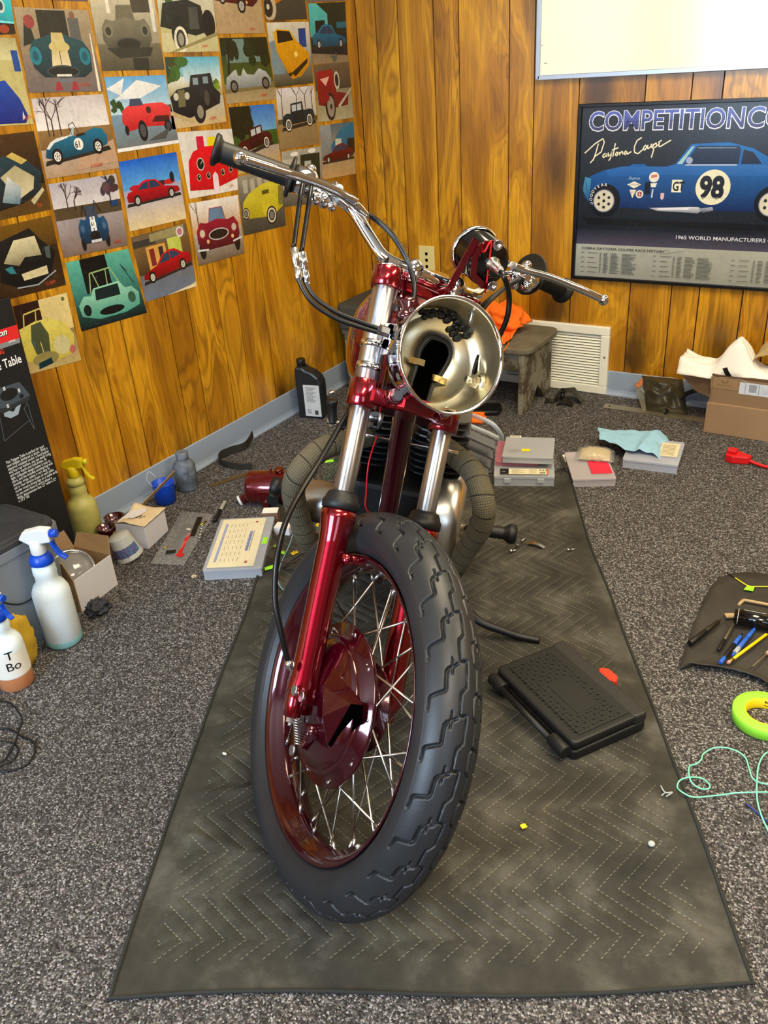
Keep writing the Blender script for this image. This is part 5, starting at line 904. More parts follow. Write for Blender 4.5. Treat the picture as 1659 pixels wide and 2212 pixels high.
def ptext(s, x, y, hpx, c, **k):
    u, v = uv(x, y); u2, v2 = uv(x, y-hpx); a.text(s, u, v, (v2-v)*1.35, c, **k)
ptext('on', -2, 726, 15, (8, 8, 8), bold=.05, shear=.3, xs=1.15); ptext('on', -3, 725, 15, (238, 238, 238), bold=.02, shear=.3, xs=1.15)
ptext('SUPPLIES', 19, 738, 4, (226, 226, 226), xs=.9, bold=.03); ptext('NG', -4, 765, 11, (214, 50, 34), bold=.02, xs=.8); ptext('ite Table', -14, 802, 22, (235, 235, 235), bold=.015, xs=.76)
qp([(-20, 842), (42, 823), (66, 852), (10, 880), (-20, 884)], (62, 72, 82)); u, v = uv(20, 850); a.ell(u, v, .05, .02, (10, 12, 14)); u, v = uv(47, 854); a.ell(u, v, .012, .008, (12, 14, 16)); qp([(8, 888), (14, 884), (30, 888), (40, 868), (46, 872), (40, 894), (24, 902), (10, 898)], (150, 165, 178)); qp([(-20, 884), (10, 880), (66, 852), (64, 862), (12, 890), (-20, 894)], (34, 40, 46))
for p0, p1 in (((60, 870), (76, 926)), ((52, 880), (74, 926)), ((0, 900), (10, 950)), ((66, 905), (10, 952)), ((60, 866), (52, 884))): a.line([uv(*p0), uv(*p1)], .003, (70, 74, 78))
for x, y in ((8, 838), (40, 842), (16, 876)): ptext('S', x, y+4, 8, (214, 218, 222), bold=.05, xs=1.2)
lines = ['This Tailgate Table is perfect for your', 'next tailgate, barbecue or picnic. With a', 'zippered, insulated cooler, a food basket', 'and four cup holders, you can easily bring', 'and enjoy snacks and cold drinks. Its', 'light, collapsible design makes it easy to', 'store, and the included carrying bag with', 'shoulder strap, makes it very easy to', 'carry. Four tension straps on each table', "corner ensure strong legs on a stable surface,", "so you won't have to worry about a", 'thing. Approximate size: 22" wide x 22"', 'x 27.5" tall']
for i_, s_ in enumerate(lines):
    u, v = uv(14+i_*2.3, 1003+i_*6.9); a.text(s_, u, v, .0148, (225, 225, 225), xs=.70, bold=.008)
put('printed_face', a.mb, PRINTM, t)
# ---- tote with black lid
tz = .30; c0 = V((-1.722, 1.154, 0)); xb, xf, yr, yl = -1.945, -1.715, 1.142, .62
t = thing('storage_tote', 'grey translucent storage tote with black lid and blue latch', 'tote', ((xb+xf)/2, .9, 0))
mb = MB(); A_ = rrect(xf-xb-.012, yr-yl-.012, .035, 5); cx, cy = (xb+xf)/2, (yr+yl)/2
vs = []; N = len(A_)
for z_, k_ in ((.0, .88), (.26, .99), (.262, 1.03), (.285, 1.03), (.285, 1.0), (.262, .96), (.008, .85)): vs += [(cx+x*k_, cy+y*(k_ if k_ > .9 else k_+.04), z_) for x, y in A_]
fs = [(j*N+i_, j*N+(i_+1) % N, (j+1)*N+(i_+1) % N, (j+1)*N+i_) for j in range(6) for i_ in range(N)]+[tuple(range(N-1, -1, -1))]
mb.add(vs, fs, False); put('tub', mb, mat('tote_plastic', (140, 148, 156), .35, alpha=.6, spec=.6), t)
mb = MB(); mb.prism([(cx+x*1.0, cy+y*1.0) for x, y in A_], .283, .300); mb.prism([(cx+x*.86, cy+y*.93) for x, y in A_], .295, .304); put('lid', mb, mat('lid_black', (52, 52, 54), .5, bump=.2, bscale=180, var=.3, vscale=10), t, bev=.004)
q = P(113, 1143, .285)
mb = MB(); mb.box((xf+.006, yr-.065, .275), (.012, .05, .02)); put('latch', mb, FROST, t, bev=.003)
mb = MB(); mb.box((xf+.010, yr-.050, .282), (.016, .026, .016)); put('latch_tab', mb, BLUEP, t, bev=.003, label='blue latch tab')
mb = MB(); mb.box((xf+.006, yr-.33, .27), (.012, .05, .026)); put('latch', mb, FROST, t, bev=.003)
mb = MB(); mb.tube(cr([V((xf-.012, .93, .17)), V((xf-.004, .97, .14)), V((xf-.002, 1.02, .14)), V((xf-.012, 1.07, .17)), V((xf-.02, 1.085, .2))], 6), .002, 6); put('inner_wire', mb, BLKP, t)
# ---- yellow cloth bundle
def bundle(name, label, cat, c, rx, ry, rz, m, amp=.18, sd=0, n=28, a=0., grp=None, fr=3.):
    mb = MB(rotz(c, a)); 
    def f(u, v):
        th_ = u*math.tau; ph_ = (v-.5)*math.pi; d = V((math.cos(th_)*math.cos(ph_), math.sin(th_)*math.cos(ph_), math.sin(ph_)))
        k = 1+amp*(noise.noise(d*fr*.6+V((sd, 0, 0)))+.6*abs(noise.noise(d*fr*1.7+V((0, sd, 0))))); z = d.z*rz*k+rz*.85
        return V((d.x*rx*k, d.y*ry*k, max(z, .001)))
    mb.grid(f, n*2, n); return one(name, mb, m, label, cat, c, grp)
p = P(60, 1370); p = V((-1.69, .90, 0))
bundle('yellow_cloth', 'bunched yellow cloth on the carpet between the spray bottles and tote', 'cloth', V((-1.674, .876, 0)), .034, .075, .085, mat('yellow_fleece', (186, 150, 36), .95, bump=.5, bscale=200, var=.12, vscale=30), .3, 3, a=.0)
p = P(213, 1322); bundle('dark_rag', 'crumpled dark grey rag in front of the open carton', 'rag', V((p.x, p.y, 0)), .026, .030, .018, mat('charcoal_rag', (52, 54, 62), .7, bump=.6, bscale=140, var=.35, vscale=40), .5, 5, fr=4)
# ---- open carton with a chrome lamp inside
c0 = P(177, 1321); c1 = P(254, 1262); c0 += (c1-c0)*.0; dv = (c1-c0).normalized(); nv_ = V((-dv.y, dv.x, 0)); ln = (c1-c0).length; M = frame(V((c0.x, c0.y, 0)), dv, nv_, Zv); dp, hb_ = .135, .098
t = thing('open_carton', 'small open carton with white front face holding a round chrome lamp', 'box', (c0+c1)/2+nv_*.06)
CARDL = mat('carton_tan', (170, 138, 98), .8); CARDW = mat('carton_white', (222, 220, 224), .7)
for nm, pts, m_ in (('front_panel', [(0, 0, 0), (ln, 0, 0), (ln, 0, hb_), (0, 0, hb_)], CARDW), ('side_panel', [(0, 0, 0), (0, dp, 0), (0, dp, hb_), (0, 0, hb_)], CARDL), ('side_panel', [(ln, 0, 0), (ln, dp, 0), (ln, dp, hb_), (ln, 0, hb_)], CARDL), ('back_panel', [(0, dp, 0), (ln, dp, 0), (ln, dp, hb_), (0, dp, hb_)], CARDL), ('base_panel', [(0, 0, .001), (ln, 0, .001), (ln, dp, .001), (0, dp, .001)], CARDL),
    ('flap', [(0, dp, hb_), (ln, dp, hb_), (ln*.95, dp+.015, hb_+.055), (.006, dp+.015, hb_+.055)], CARD), ('flap', [(0, 0, hb_), (0, dp, hb_), (-.012, dp*.9, hb_+.06), (-.012, .01, hb_+.06)], CARDL), ('flap', [(ln, 0, hb_), (ln, dp, hb_), (ln+.018, dp*.95, hb_+.04), (ln+.018, .01, hb_+.05)], CARDL)):
    mb = MB(M); mb.add(pts, [(0, 1, 2, 3)], False); put(nm, mb, m_, t, sol=.003)
mb = MB(); cc = M @ V((ln*.45, dp*.5, .085)); ax = (CP-cc).normalized()*.6+Zv*.75; ax = (ax-nv_*.25).normalized(); 
t = thing('headlamp_unit', 'round clear-lens headlamp unit with chrome ring inside the open carton', 'headlamp', cc-Zv*.05)
mb.rod(cc-ax*.05, cc, [(.012, 0), (.03, .012), (.05, .035), (.056, .046)], 40); put('reflector', mb, CHROMES, t)
mb = MB(); mb.rod(cc-ax*.006, cc+ax, [(.056, 0), (.0595, .003), (.0595, .008), (.054, .012)], 48); mb = MB(); mb.lathe([(.053, -.004), (.060, -.002), (.061, .004), (.056, .010), (.052, .008)], 48, frame(cc, ax.orthogonal().normalized(), ax.cross(ax.orthogonal().normalized()), ax), caps=False); put('chrome_ring', mb, CHROME, t)
mb = MB(); mb.lathe([(.053, .006), (.045, .014), (.03, .021), (.012, .025), (.001, .026)], 40, frame(cc, ax.orthogonal().normalized(), ax.cross(ax.orthogonal().normalized()), ax), caps=False); put('lens', mb, mat('lens_glass', (130, 130, 128), .08, coat=1, alpha=.72, bump=.5, bscale=60), t)
# ---- wooden strip across the blue cup
p0, p1 = P(240, 1152, .03), P(377, 1020, .10); p0 = V((-1.99, 1.45, .015)); 
mb = MB(); q0 = PX(244, 1156, -1.92); q1 = PX(377, 1020, -1.950); mb.ribbon([q0, q1], V((.5, 0, 1)), .019, .002); one('stir_stick', mb, mat('bare_wood_strip', (156, 130, 86), .7), 'long flat wooden stir stick leaning across the blue cup', 'stick', q0)
# blue cup with a wire
p = V((-1.996, 1.735, 0)); t = thing('blue_cup', 'deep blue plastic cup behind the stir stick', 'cup', p)
M = rotz(p, 0); mb = MB(); mb.lathe([(.028, 0), (.034, .004), (.037, .070), (.038, .074), (.035, .074), (.033, .006), (.001, .006)], 36, M, caps=False); put('cup_wall', mb, BLUEP, t)
mb = MB(); mb.tube(cr([p+V((-.01, -.03, .06)), p+V((-.02, -.045, .10)), p+V((-.015, -.035, .125)), p+V((-.005, -.02, .10))], 6), .0008, 6); put('white_wire', mb, WHITEP, t)
# grey dirty bottle
p = V((-2.0, 1.845, 0)); t = thing('grey_bottle', 'dusty grey blue plastic bottle with screw cap against the left baseboard', 'bottle', p); DUST = mat('dusty_grey_plastic', (96, 104, 114), .6, bump=.3, bscale=60, var=.7, vscale=40)
M = rotz(p); mb = MB(); mb.lathe([(.034, 0), (.038, .006), (.038, .088), (.034, .098), (.024, .108), (.022, .112)], 32, M); put('bottle_body', mb, DUST, t)
mb = MB(); mb.lathe([(.021, .110), (.0215, .112), (.0215, .136), (.019, .139)], 28, M); put('cap', mb, DUST, t)
# dark red parts behind the cartons
for k, (pp_, r_, h_) in enumerate(((V((-1.985, 1.505, 0)), .03, .06), (V((-1.95, 1.44, 0)), .028, .065))):
    mb = MB(); mb.lathe([(r_*.6, 0), (r_, .006), (r_, h_-.01), (r_*1.1, h_), (r_*.92, h_), (r_*.9, h_-.02), (r_*.5, h_-.025), (.001, h_-.025)], 30, rotz(pp_)); one('painted_cup_part', mb, CANDYD, ('dark red painted round part standing nearer the left wall', 'dark red painted round part tucked behind the open carton')[k], 'part', pp_, 'painted parts by the wall')
# white crumpled-top box
c0, c1, c2 = P(322, 1187), P(362, 1150), P(262, 1168); M0 = V((c0.x, c0.y, 0)); X_ = (c1-c0).normalized(); ln = (c1-c0).length*1.1; Y_ = V((-X_.y, X_.x, 0)); dp = .105; M = frame(M0, X_, Y_, Zv)
t = thing('white_box', 'small white carton with a scribbled torn lid beside the measuring cup', 'box', M0+(X_+Y_)*.04)
mb = MB(M); mb.prism([(0, 0), (ln, .002), (ln+.002, dp), (.0, dp)], 0, .078); put('carton_body', mb, mat('white_card', (216, 214, 220), .75, bump=.3, bscale=20, bumpd=.002), t, bev=.002)
def lidf(u, v): return M @ V((-.003+u*(ln+.006), -.003+v*(dp+.006), .082+.010*math.sin(u*4+v*3)*v+.006*noise.noise(V((u*4, v*4, 1)))))
mb = MB(); mb.grid(lidf, 12, 12); ld = put('torn_lid', mb, mat('yellowed_card', (216, 196, 158), .8), t, sol=.002)
mb = MB(M); mb.ribbon([V((.0, -.003, .084)), V((.0, -.012, .07)), V((.002, -.008, .062))], V((0, 1, 0)), .03, .002)
mb = MB(); mb.tube([lidf(.35+.1*math.sin(k*1.3), .25+k*.02)+Zv*.0015 for k in range(26)], .0007, 5); put('scribble', mb, BLKP, t)
mb = MB(M); [mb.box((ln+.0015, .03+.0*k, .05-.006*k), (.0008, .03, .0012)) for k in range(4)]; put('print_line', mb, mat('grey_print', (140, 140, 140), .8), t, kind='stuff')
# measuring cup upside down
p = P(283, 1205); p.z = 0; t = thing('measuring_cup', 'clear mixing cup turned upside down with blue and purple scale marks', 'cup', p); M = rotz(p, .3, Matrix.Rotation(-.28, 4, 'Y') @ Matrix.Rotation(.1, 4, 'X'))
MC_ = mat('cup_haze', (206, 210, 206), .3, alpha=.72); mb = MB(Matrix.Translation((0, 0, .008))); mb.lathe([(.042, 0), (.042, .004), (.039, .006), (.033, .072), (.031, .076), (.001, .076)], 36, M, caps=False); put('cup_wall', mb, MC_, t)
mb = MB(Matrix.Translation((0, 0, .008))); mb.lathe([(.0385, .014), (.0362, .044)], 14, M, caps=False, a0=-2.6, a1=.2); put('scale_print', mb, mat('scale_ink', (90, 110, 150), .5, var=.5, vscale=120), t)
for k in range(4): mb = MB(Matrix.Translation((0, 0, .008))); a_ = -2.2+k*.6; mb.cyl(M @ V((.0392*math.cos(a_), .0392*math.sin(a_), .012)), M @ V((.0358*math.cos(a_), .0358*math.sin(a_), .046)), .0008, n=6); put('scale_line', mb, mat('magenta_ink', (150, 60, 120), .5), t)
# zip bag with small tools
def quadf(c, zf):           # pixel quad TL,TR,BR,BL on floor -> function
    q = [P(*k) for k in c]
    return lambda u, v: (q[3]*(1-u)+q[2]*u)*(1-v)+(q[0]*(1-u)+q[1]*u)*v+Zv*zf(u, v)
bf = quadf([(392, 1106), (462, 1112), (398, 1222), (325, 1219)], lambda u, v: .007*math.sin(math.pi*u)**.5*math.sin(math.pi*v)**.5+.002+.002*noise.noise(V((u*7, v*9, 0))))
t = thing('parts_bag', 'clear zip bag of small driver bits lying left of the compartment case', 'bag', bf(.5, .5)*1-Zv*bf(.5, .5).z)
mb = MB(); mb.grid(bf, 24, 24); put('film', mb, mat('bag_film', (190, 192, 190), .15, alpha=.3, spec=1., bump=.5, bscale=60, bumpd=.004), t)
mb = MB(); g1 = lambda u, v: bf(.3+.45*u, .3+.45*v)*1+Zv*(-bf(.3+.45*u, .3+.45*v).z+.003); mb.grid(g1, 2, 2); put('card_insert', mb, mat('dark_card', (52, 54, 54), .7), t, sol=.001)
F0 = lambda x, y, z=.006: P(x, y, z)
mb = MB(); mb.ribbon([F0(388, 1195), F0(410, 1152)], V((1, -1, 0)), .012, .005); mb.ribbon([F0(382, 1198), F0(396, 1200)], V((.2, 1, 0)), .016, .006); put('red_handle', mb, REDP, t, bev=.002)
mb = MB(); mb.ribbon([F0(415, 1160), F0(432, 1118)], V((1, -.6, 0)), .016, .005); put('bit_strip', mb, BLKP, t)
for k in range(6): mb = MB(); q = F0(426+k*1.6, 1162-k*6.5, .008); mb.cyl(q, q+V((.010, .006, 0)), .0022, n=8); put('driver_bit', mb, STEEL, t)
mb = MB(); [mb.cyl(F0(x, y, .007), F0(x+12, y-4, .007), .003, n=8) for x, y in ((352, 1184),)]; put('brass_piece', mb, mat('brass', (200, 176, 70), .3, 1), t)
mb = MB(); mb.cyl(F0(432, 1135, .008), F0(446, 1126, .008), .003, n=8); put('brass_piece', mb, MC['brass'], t)
mb = MB(); mb.ribbon([F0(358, 1194), F0(380, 1192)], V((0, 1, 0)), .022, .006); put('black_piece', mb, BLKP, t, bev=.002)
mb = MB(); mb.box(tuple(F0(407, 1143, .008)), (.014, .008, .0006)); put('bar_label', mb, PAPER, t)
# marker
mb0 = P(463, 1126, .007); mb1 = P(487, 1082, .007); t = thing('marker_pen', 'black marker pen with grey tip cap lying behind the parts bag', 'marker', (mb0.x, mb0.y, 0)); d_ = (mb1-mb0).normalized(); L = (mb1-mb0).length
mb = MB(); mb.rod(mb0, mb1, [(.005, 0), (.007, .003), (.007, L*.52)], 16); put('barrel', mb, BLKP, t); mb = MB(); mb.rod(mb0+d_*L*.5, mb1, [(.0062, 0), (.0062, L*.1), (.0055, L*.42), (.003, L*.5)], 16); put('cap', mb, mat('grey_cap', (165, 165, 150), .5), t)
# washer
p = P(419, 1245); mb = MB(); mb.lathe([(.0035, 0), (.0035, .0015), (.0075, .0015), (.0075, 0), (.0035, 0)], 24, rotz((p.x, p.y, 0)), caps=False); one('washer', mb, mat('cream_washer', (214, 200, 160), .5), 'tiny cream washer alone on the carpet', 'washer', (p.x, p.y, 0))
# ---- compartment cases
def case(name, label, cat, quad, z, h, tint=(200, 206, 214), cells=(4, 3), lab=None, fill=None, latch=0, grp='clear compartment cases', alpha=.5):
    q = [P(x, y, z) for x, y in quad]      # bottom outline TL TR BR BL
    X_ = ((q[2]-q[3])+(q[1]-q[0])).normalized(); Y_ = Zv.cross(X_); wd = ((q[2]-q[3]).length+(q[1]-q[0]).length)/2; dp = (((q[0]-q[3]).dot(Y_))+((q[1]-q[2]).dot(Y_)))/2
    M = frame(V((q[3].x, q[3].y, z)), X_, Y_, Zv); t = thing(name, label, cat, M @ V((wd/2, dp/2, 0)), grp)
    pm = mat('case_plastic_%d' % sum(tint), tint, .14, alpha=alpha, spec=.9)
    mb = MB(M); w_ = .0018
    for c, d in (((wd/2, 0, h*.36), (wd, w_, h*.72)), ((wd/2, dp, h*.36), (wd, w_, h*.72)), ((0, dp/2, h*.36), (w_, dp, h*.72)), ((wd, dp/2, h*.36), (w_, dp, h*.72)), ((wd/2, dp/2, .001), (wd, dp, w_))): mb.box(c, d)
    put('tray', mb, pm, t)
    mb = MB(M); mb.prism([(wd/2+x, dp/2+y) for x, y in rrect(wd+.006, dp+.006, .008, 3)], h*.74, h); put('case_lid', mb, pm, t, bev=.0015)
    for i_ in range(1, cells[0]): mb = MB(M); mb.box((wd*i_/cells[0], dp/2, h*.36), (.0014, dp-.006, h*.6)); put('divider', mb, pm, t)
    for j_ in range(1, cells[1]): mb = MB(M); mb.box((wd/2, dp*j_/cells[1], h*.36), (wd-.006, .0014, h*.6)); put('divider', mb, pm, t)
    if fill:
        mb = MB(M); rd = random.Random(len(label))
        for i_ in range(cells[0]):
            for j_ in range(cells[1]):
                mb.box((wd*(i_+.5)/cells[0], dp*(j_+.5)/cells[1], h*.2), (wd/cells[0]*.8, dp/cells[1]*.8, h*rd.uniform(.25, .4)))
        put('small_hardware', mb, fill, t, kind='stuff')
    for k in range(latch): mb = MB(M); mb.box((wd*(.22+.56*k), -.004, h*.6), (.022, .006, h*.42)); put('latch', mb, FROST, t, bev=.002)
    return t, M, wd, dp
HW = mat('dark_hardware', (40, 42, 48), .4, .3, var=.6, vscale=150); HWC = mat('copper_hardware', (150, 116, 76), .35, .7, var=.6, vscale=200)
def plab(t, M, x0, y0, x1, y1, z, fn, base=(226, 216, 180), mt=None):
    a = Art(M @ V((x0, y1, z)), M @ V((x1, y1, z)), M @ V((x1, y0, z)), M @ V((x0, y0, z)), Zv, base, .0003); fn(a); put('paper_label', a.mb, mt or PRINTM, t)
t, M, wd, dp = case('compartment_case', 'large clear compartment case with cream printed sheet beside the parts bag', 'case', [(455, 1143), (567, 1138), (566, 1246), (443, 1253)], 0, .034, cells=(5, 4), fill=HW)
def f(a):
    a.rect(.10, .1, .16, .9, (150, 160, 190)); a.rect(.72, .3, .78, .72, (120, 140, 190)); a.text('MADE IN THE USA', .775, .32, .05, (50, 70, 140), rot=R90, xs=.8)
    for i_ in range(5):
        for j_ in range(7): a.rect(.24+.09*i_, .1+.12*j_, .25+.09*i_, .17+.12*j_, (130, 122, 104))
    a.rect(.8, .3, .82, .72, (160, 150, 130)); a.rect(.78, .06, .84, .1, (170, 90, 80)); a.rect(.78, .9, .84, .93, (170, 90, 80)); [a.rect(.2+.09*i_, .04, .203+.09*i_, .96, (196, 186, 156)) for i_ in range(7)]
plab(t, M, .008, .008, wd-.022, dp-.006, .0345, f)
mb = MB(M); mb.box((wd-.008, dp*.5, .0347), (.014, .04, .0006)); put('green_sticker', mb, GREENT, t)
mb = MB(M); mb.box((wd*.80, .018, .012), (wd*.3, .026, .016)); put('copper_fitting', mb, HWC, t, kind='stuff')
# two stacked cases (A)
t, M, wd, dp = case('compartment_case', 'lower clear case with a barcode sheet and two latches, behind the bike', 'case', [(1076, 985), (1194, 985), (1197, 1052), (1068, 1050)], .003, .038, cells=(6, 4), fill=HW, latch=2)
def f(a):
    a.rect(0, 0, .18, 1, (16, 16, 18)); a.text('Vak', .04, .42, .2, (235, 235, 235), xs=.8); a.rect(.97, 0, 1, 1, (214, 90, 50)); [a.rect(.24, .12+.1*k, .24+.3*(.5+.5*((k*7) % 3)/2), .15+.1*k, (120, 112, 90)) for k in range(8)]; [a.rect(.6, .12+.1*k, .76, .14+.1*k, (150, 142, 118)) for k in range(8)]; [a.rect(.82+.018*k, .1, .83+.018*k, .42, (20, 20, 20)) for k in range(7)]; [a.ell(.84+.06*k, .72, .02, .08, (40, 40, 40)) for k in range(3)]
plab(t, M, .018, .006, wd-.018, .048, .0415, f)
t2, M2, wd2, dp2 = case('compartment_case', 'pink-tinted clear case glimpsed under the upper case of the left stack', 'case', [(1080, 962), (1150, 962), (1178, 1008), (1072, 1006)], .042, .016, tint=(206, 130, 150), cells=(3, 2))
t2, M2, wd2, dp2 = case('compartment_case', 'small frosted case with yellow sticker on top of the left stack', 'case', [(1096, 957), (1196, 960), (1194, 1003), (1086, 999)], .060, .024, cells=(5, 2), fill=mat('grey_hardware', (120, 124, 132), .4, .3, var=.4, vscale=150), alpha=.55)
plab(t2, M2, .022, .018, .058, .034, .0845, lambda a: [a.rect(.1+.09*k, .15, .14+.09*k, .85, (30, 30, 30)) for k in range(9)], (232, 228, 205))
mb = MB(M2); mb.box((.072, .052, .0247), (.028, .02, .0008)); put('yellow_sticker', mb, YELT, t2)
# stack B
t, M, wd, dp = case('compartment_case', 'clear case of black pieces with a red card under the tan packet', 'case', [(1262, 1000), (1342, 990), (1330, 1058), (1238, 1052)], 0, .030, tint=(210, 204, 212), cells=(3, 2), fill=mat('black_pieces', (16, 16, 18), .5))
mb = MB(M); mb.box((wd*.72, dp*.55, .031), (wd*.5, dp*.8, .0015)); put('red_card', mb, mat('red_card', (216, 40, 70), .5), t)
p = P(1285, 985, .035)
t = thing('tan_packet', 'clear wrapped tan packet resting on the red card case', 'packet', (p.x, p.y, .033)); Mp = rotz((p.x, p.y, .033), .25)
mb = MB(Mp); mb.grid(lambda u, v: V(((u-.5)*.105, (v-.5)*.075, .004+.026*(math.sin(math.pi*u)*math.sin(math.pi*v))**.35+.003*noise.noise(V((u*8, v*8, 2))))), 24, 20); put('filling', mb, mat('tan_filling', (206, 184, 128), .7, bump=.4, bscale=80, var=.15, vscale=60), t)
mb = MB(Mp); mb.grid(lambda u, v: V(((u-.5)*.13, (v-.5)*.09, .003+.031*(math.sin(math.pi*u)*math.sin(math.pi*v))**.4+.003*noise.noise(V((u*9, v*9, 5))))), 24, 20); put('film', mb, MC['bag_film'], t)
# case C with blue cloth
t, M, wd, dp = case('compartment_case', 'clear compartment case partly covered by the pale blue cloth', 'case', [(1350, 965), (1473, 975), (1447, 1026), (1345, 1010)], 0, .034, tint=(206, 214, 232), cells=(5, 3), fill=mat('pale_hardware', (120, 130, 156), .4, .2, var=.4, vscale=120))
plab(t, M, wd*.6, dp*.3, wd*.95, dp*.9, .0345, lambda a: [a.rect(.1, .1+.1*k, .8, .13+.1*k, (120, 116, 96)) for k in range(8)])
mb = MB(); cq = [(1290, 952), (1442, 960), (1428, 1012), (1292, 984)]
qq = [P(x, y, .0) for x, y in cq]
def cl(u, v):
    b = (qq[3]*(1-u)+qq[2]*u)*(1-v)+(qq[0]*(1-u)+qq[1]*u)*v; e = .016*noise.noise(V((u*3, v*3, 9)))
    z = .044+.010*abs(noise.noise(V((u*5, v*3, 4))))+.012*math.exp(-((u-.62-.2*v)/.07)**2)+.018*max(0, 1-u/.4)*(1-v*.5)
    z -= .02*max(0, u-.88)/.12
    return b+V((e, -e, z))
mb.grid(cl, 40, 24); one('blue_cloth', mb, mat('pale_blue_cloth', (150, 196, 224), .9, bump=.3, bscale=300, var=.06, vscale=20), 'pale blue disposable cloth draped over the clear cases', 'cloth', P(1365, 975), sol=.0012)
# metallic bag between stacks
bg = quadf([(1206, 985), (1252, 975), (1268, 1025), (1222, 1020)], lambda u, v: .004+.006*abs(noise.noise(V((u*5, v*5, 3)))))
mb = MB(); mb.grid(bg, 20, 20); t = thing('static_bag', 'crumpled grey anti-static bag with white label between the case stacks', 'bag', P(1235, 1000)); put('film', mb, mat('static_film', (96, 96, 92), .2, .6, bump=.6, bscale=80, bumpd=.004), t)
mb = MB(); mb.grid(lambda u, v: bg(.15+.6*u, .45+.45*v)+Zv*.002, 8, 8); put('bag_label', mb, PAPER, t)
mb = MB(); mb.grid(lambda u, v: P(1205+u*40+6*v, 1012+v*14-u*3, .002+.012*abs(noise.noise(V((u*7, v*4, 6))))), 20, 8); one('black_plastic_scrap', mb, BLKP, 'torn black plastic scrap in front of the anti-static bag', 'scrap', P(1222, 1018))
# ------------------------------------------------------------------ bench, rags, oil bottle
zt = .272; x0, x1, y0, y1 = -2.045, -1.165, 2.885, 3.215
GW = None
def old_paint():
    s = NT('worn_grey_wood', .85); g = s.n('NewGeometry'); n = s.n('TexNoise', Scale=9., Detail=8., Roughness=.7); s.l(g.outputs['Position'], n.inputs['Vector'])
    mp = s.n('Mapping'); mp.inputs['Scale'].default_value = (12, 12, 90); s.l(g.outputs['Position'], mp.inputs[0]); f = s.n('TexNoise', Scale=2., Detail=5.); s.l(mp.outputs[0], f.inputs['Vector'])
    pt = s.ramp(n.outputs['Fac'], [(.42, (74, 66, 48)), (.47, (96, 88, 68)), (.5, (138, 134, 116)), (.7, (160, 156, 140))]); c = s.mix(s.math('MULTIPLY', f.outputs['Fac'], .5), pt, (70, 64, 50)); s.l(c, s.b.inputs['Base Color']); s.bump(n.outputs['Fac'], .5, .004); return s.m
OLD = old_paint(); OLDT = mat('worn_bench_top', (104, 98, 80), .8, bump=.4, bscale=50, var=.3, vscale=14)
t = thing('bench', 'low weathered grey wooden bench along the back wall', 'bench', ((x0+x1)/2, (y0+y1)/2, 0))
mb = MB(); mb.prism([((x0+x1)/2+x, (y0+y1)/2+y) for x, y in rrect(x1-x0, y1-y0, .05, 5)], zt-.024, zt); put('top_board', mb, OLDT, t, bev=.006)
for xx in (x1-.04, x0+.04):
    mb = MB(); mb.add([(xx-.011, y0+.01, 0), (xx-.011, y0+.01, zt-.025), (xx-.011, y1-.02, zt-.025), (xx-.011, y1-.02, 0), (xx-.011, y1-.09, 0), (xx-.011, (y0+y1)/2, .08), (xx-.011, y0+.09, 0)]+[(xx+.011, y0+.01, 0), (xx+.011, y0+.01, zt-.025), (xx+.011, y1-.02, zt-.025), (xx+.011, y1-.02, 0), (xx+.011, y1-.09, 0), (xx+.011, (y0+y1)/2, .08), (xx+.011, y0+.09, 0)],
    [(0, 1, 2, 3, 4, 5, 6), (13, 12, 11, 10, 9, 8, 7)]+[(i_, i_+7, (i_+1) % 7+7, (i_+1) % 7) for i_ in range(7)], False); put('end_board', mb, OLD, t, bev=.003)
mb = MB(); mb.box(((x0+x1)/2, y0+.035, zt-.06), (x1-x0-.1, .02, .07)); put('apron', mb, OLD, t, bev=.002)
# dark cushion at the left end of the bench
p = V((-1.86, 3.045, zt)); mb = MB(); mb.prism([(p.x+x, p.y+y) for x, y in rrect(.36, .35, .04, 4)], zt, zt+.11); one('dark_pad', mb, mat('dark_grey_foam', (62, 60, 52), .9, bump=.3, bscale=100, var=.15), 'dark grey flat pad on the left end of the bench', 'pad', p, bev=.014)
# orange cloths
def rag(name, label, cat, quad, zf, m, loc=None, n=30, grp=None, sol=.0015):
    q = [V(k) for k in quad]; mb = MB(); mb.grid(lambda u, v: (q[3]*(1-u)+q[2]*u)*(1-v)+(q[0]*(1-u)+q[1]*u)*v+Zv*zf(u, v)+V((.012*noise.noise(V((u*5, v*5, 1))), .012*noise.noise(V((u*5, v*5, 8))), 0)), n, n); return one(name, mb, m, label, cat, loc or sum(q, V())/4, grp, sol=sol)
q = [P(1000, 690, zt), P(1140, 685, zt), P(1100, 745, zt), P(1010, 760, zt)]
rag('orange_cloth', 'orange shop cloth spread flat on the right half of the bench', 'cloth', q, lambda u, v: .006+.028*abs(noise.noise(V((u*3.5, v*3.5, 2))))+.02*math.exp(-((u-.75)/.2)**2-((v-.8)/.25)**2), ORANGEC, n=44)
p = PY(1080, 672, 3.10); bundle('orange_cloth', 'bunched orange shop cloth heaped behind the headlight on the bench', 'cloth', V((p.x, p.y, zt+.004)), .10, .06, .055, ORANGEC, .5, 4, fr=4)
mb = MB(); q0 = P(1095, 740, zt+.004); mb.tube(cr([q0, q0+V((.012, -.01, .002)), V((q0.x+.018, y0-.004, zt-.004)), V((q0.x+.006, y0-.006, zt-.012))], 5), .0022, 7); one('loose_thread', mb, ORANGEC, 'curled orange thread hanging over the bench front edge', 'thread', q0)
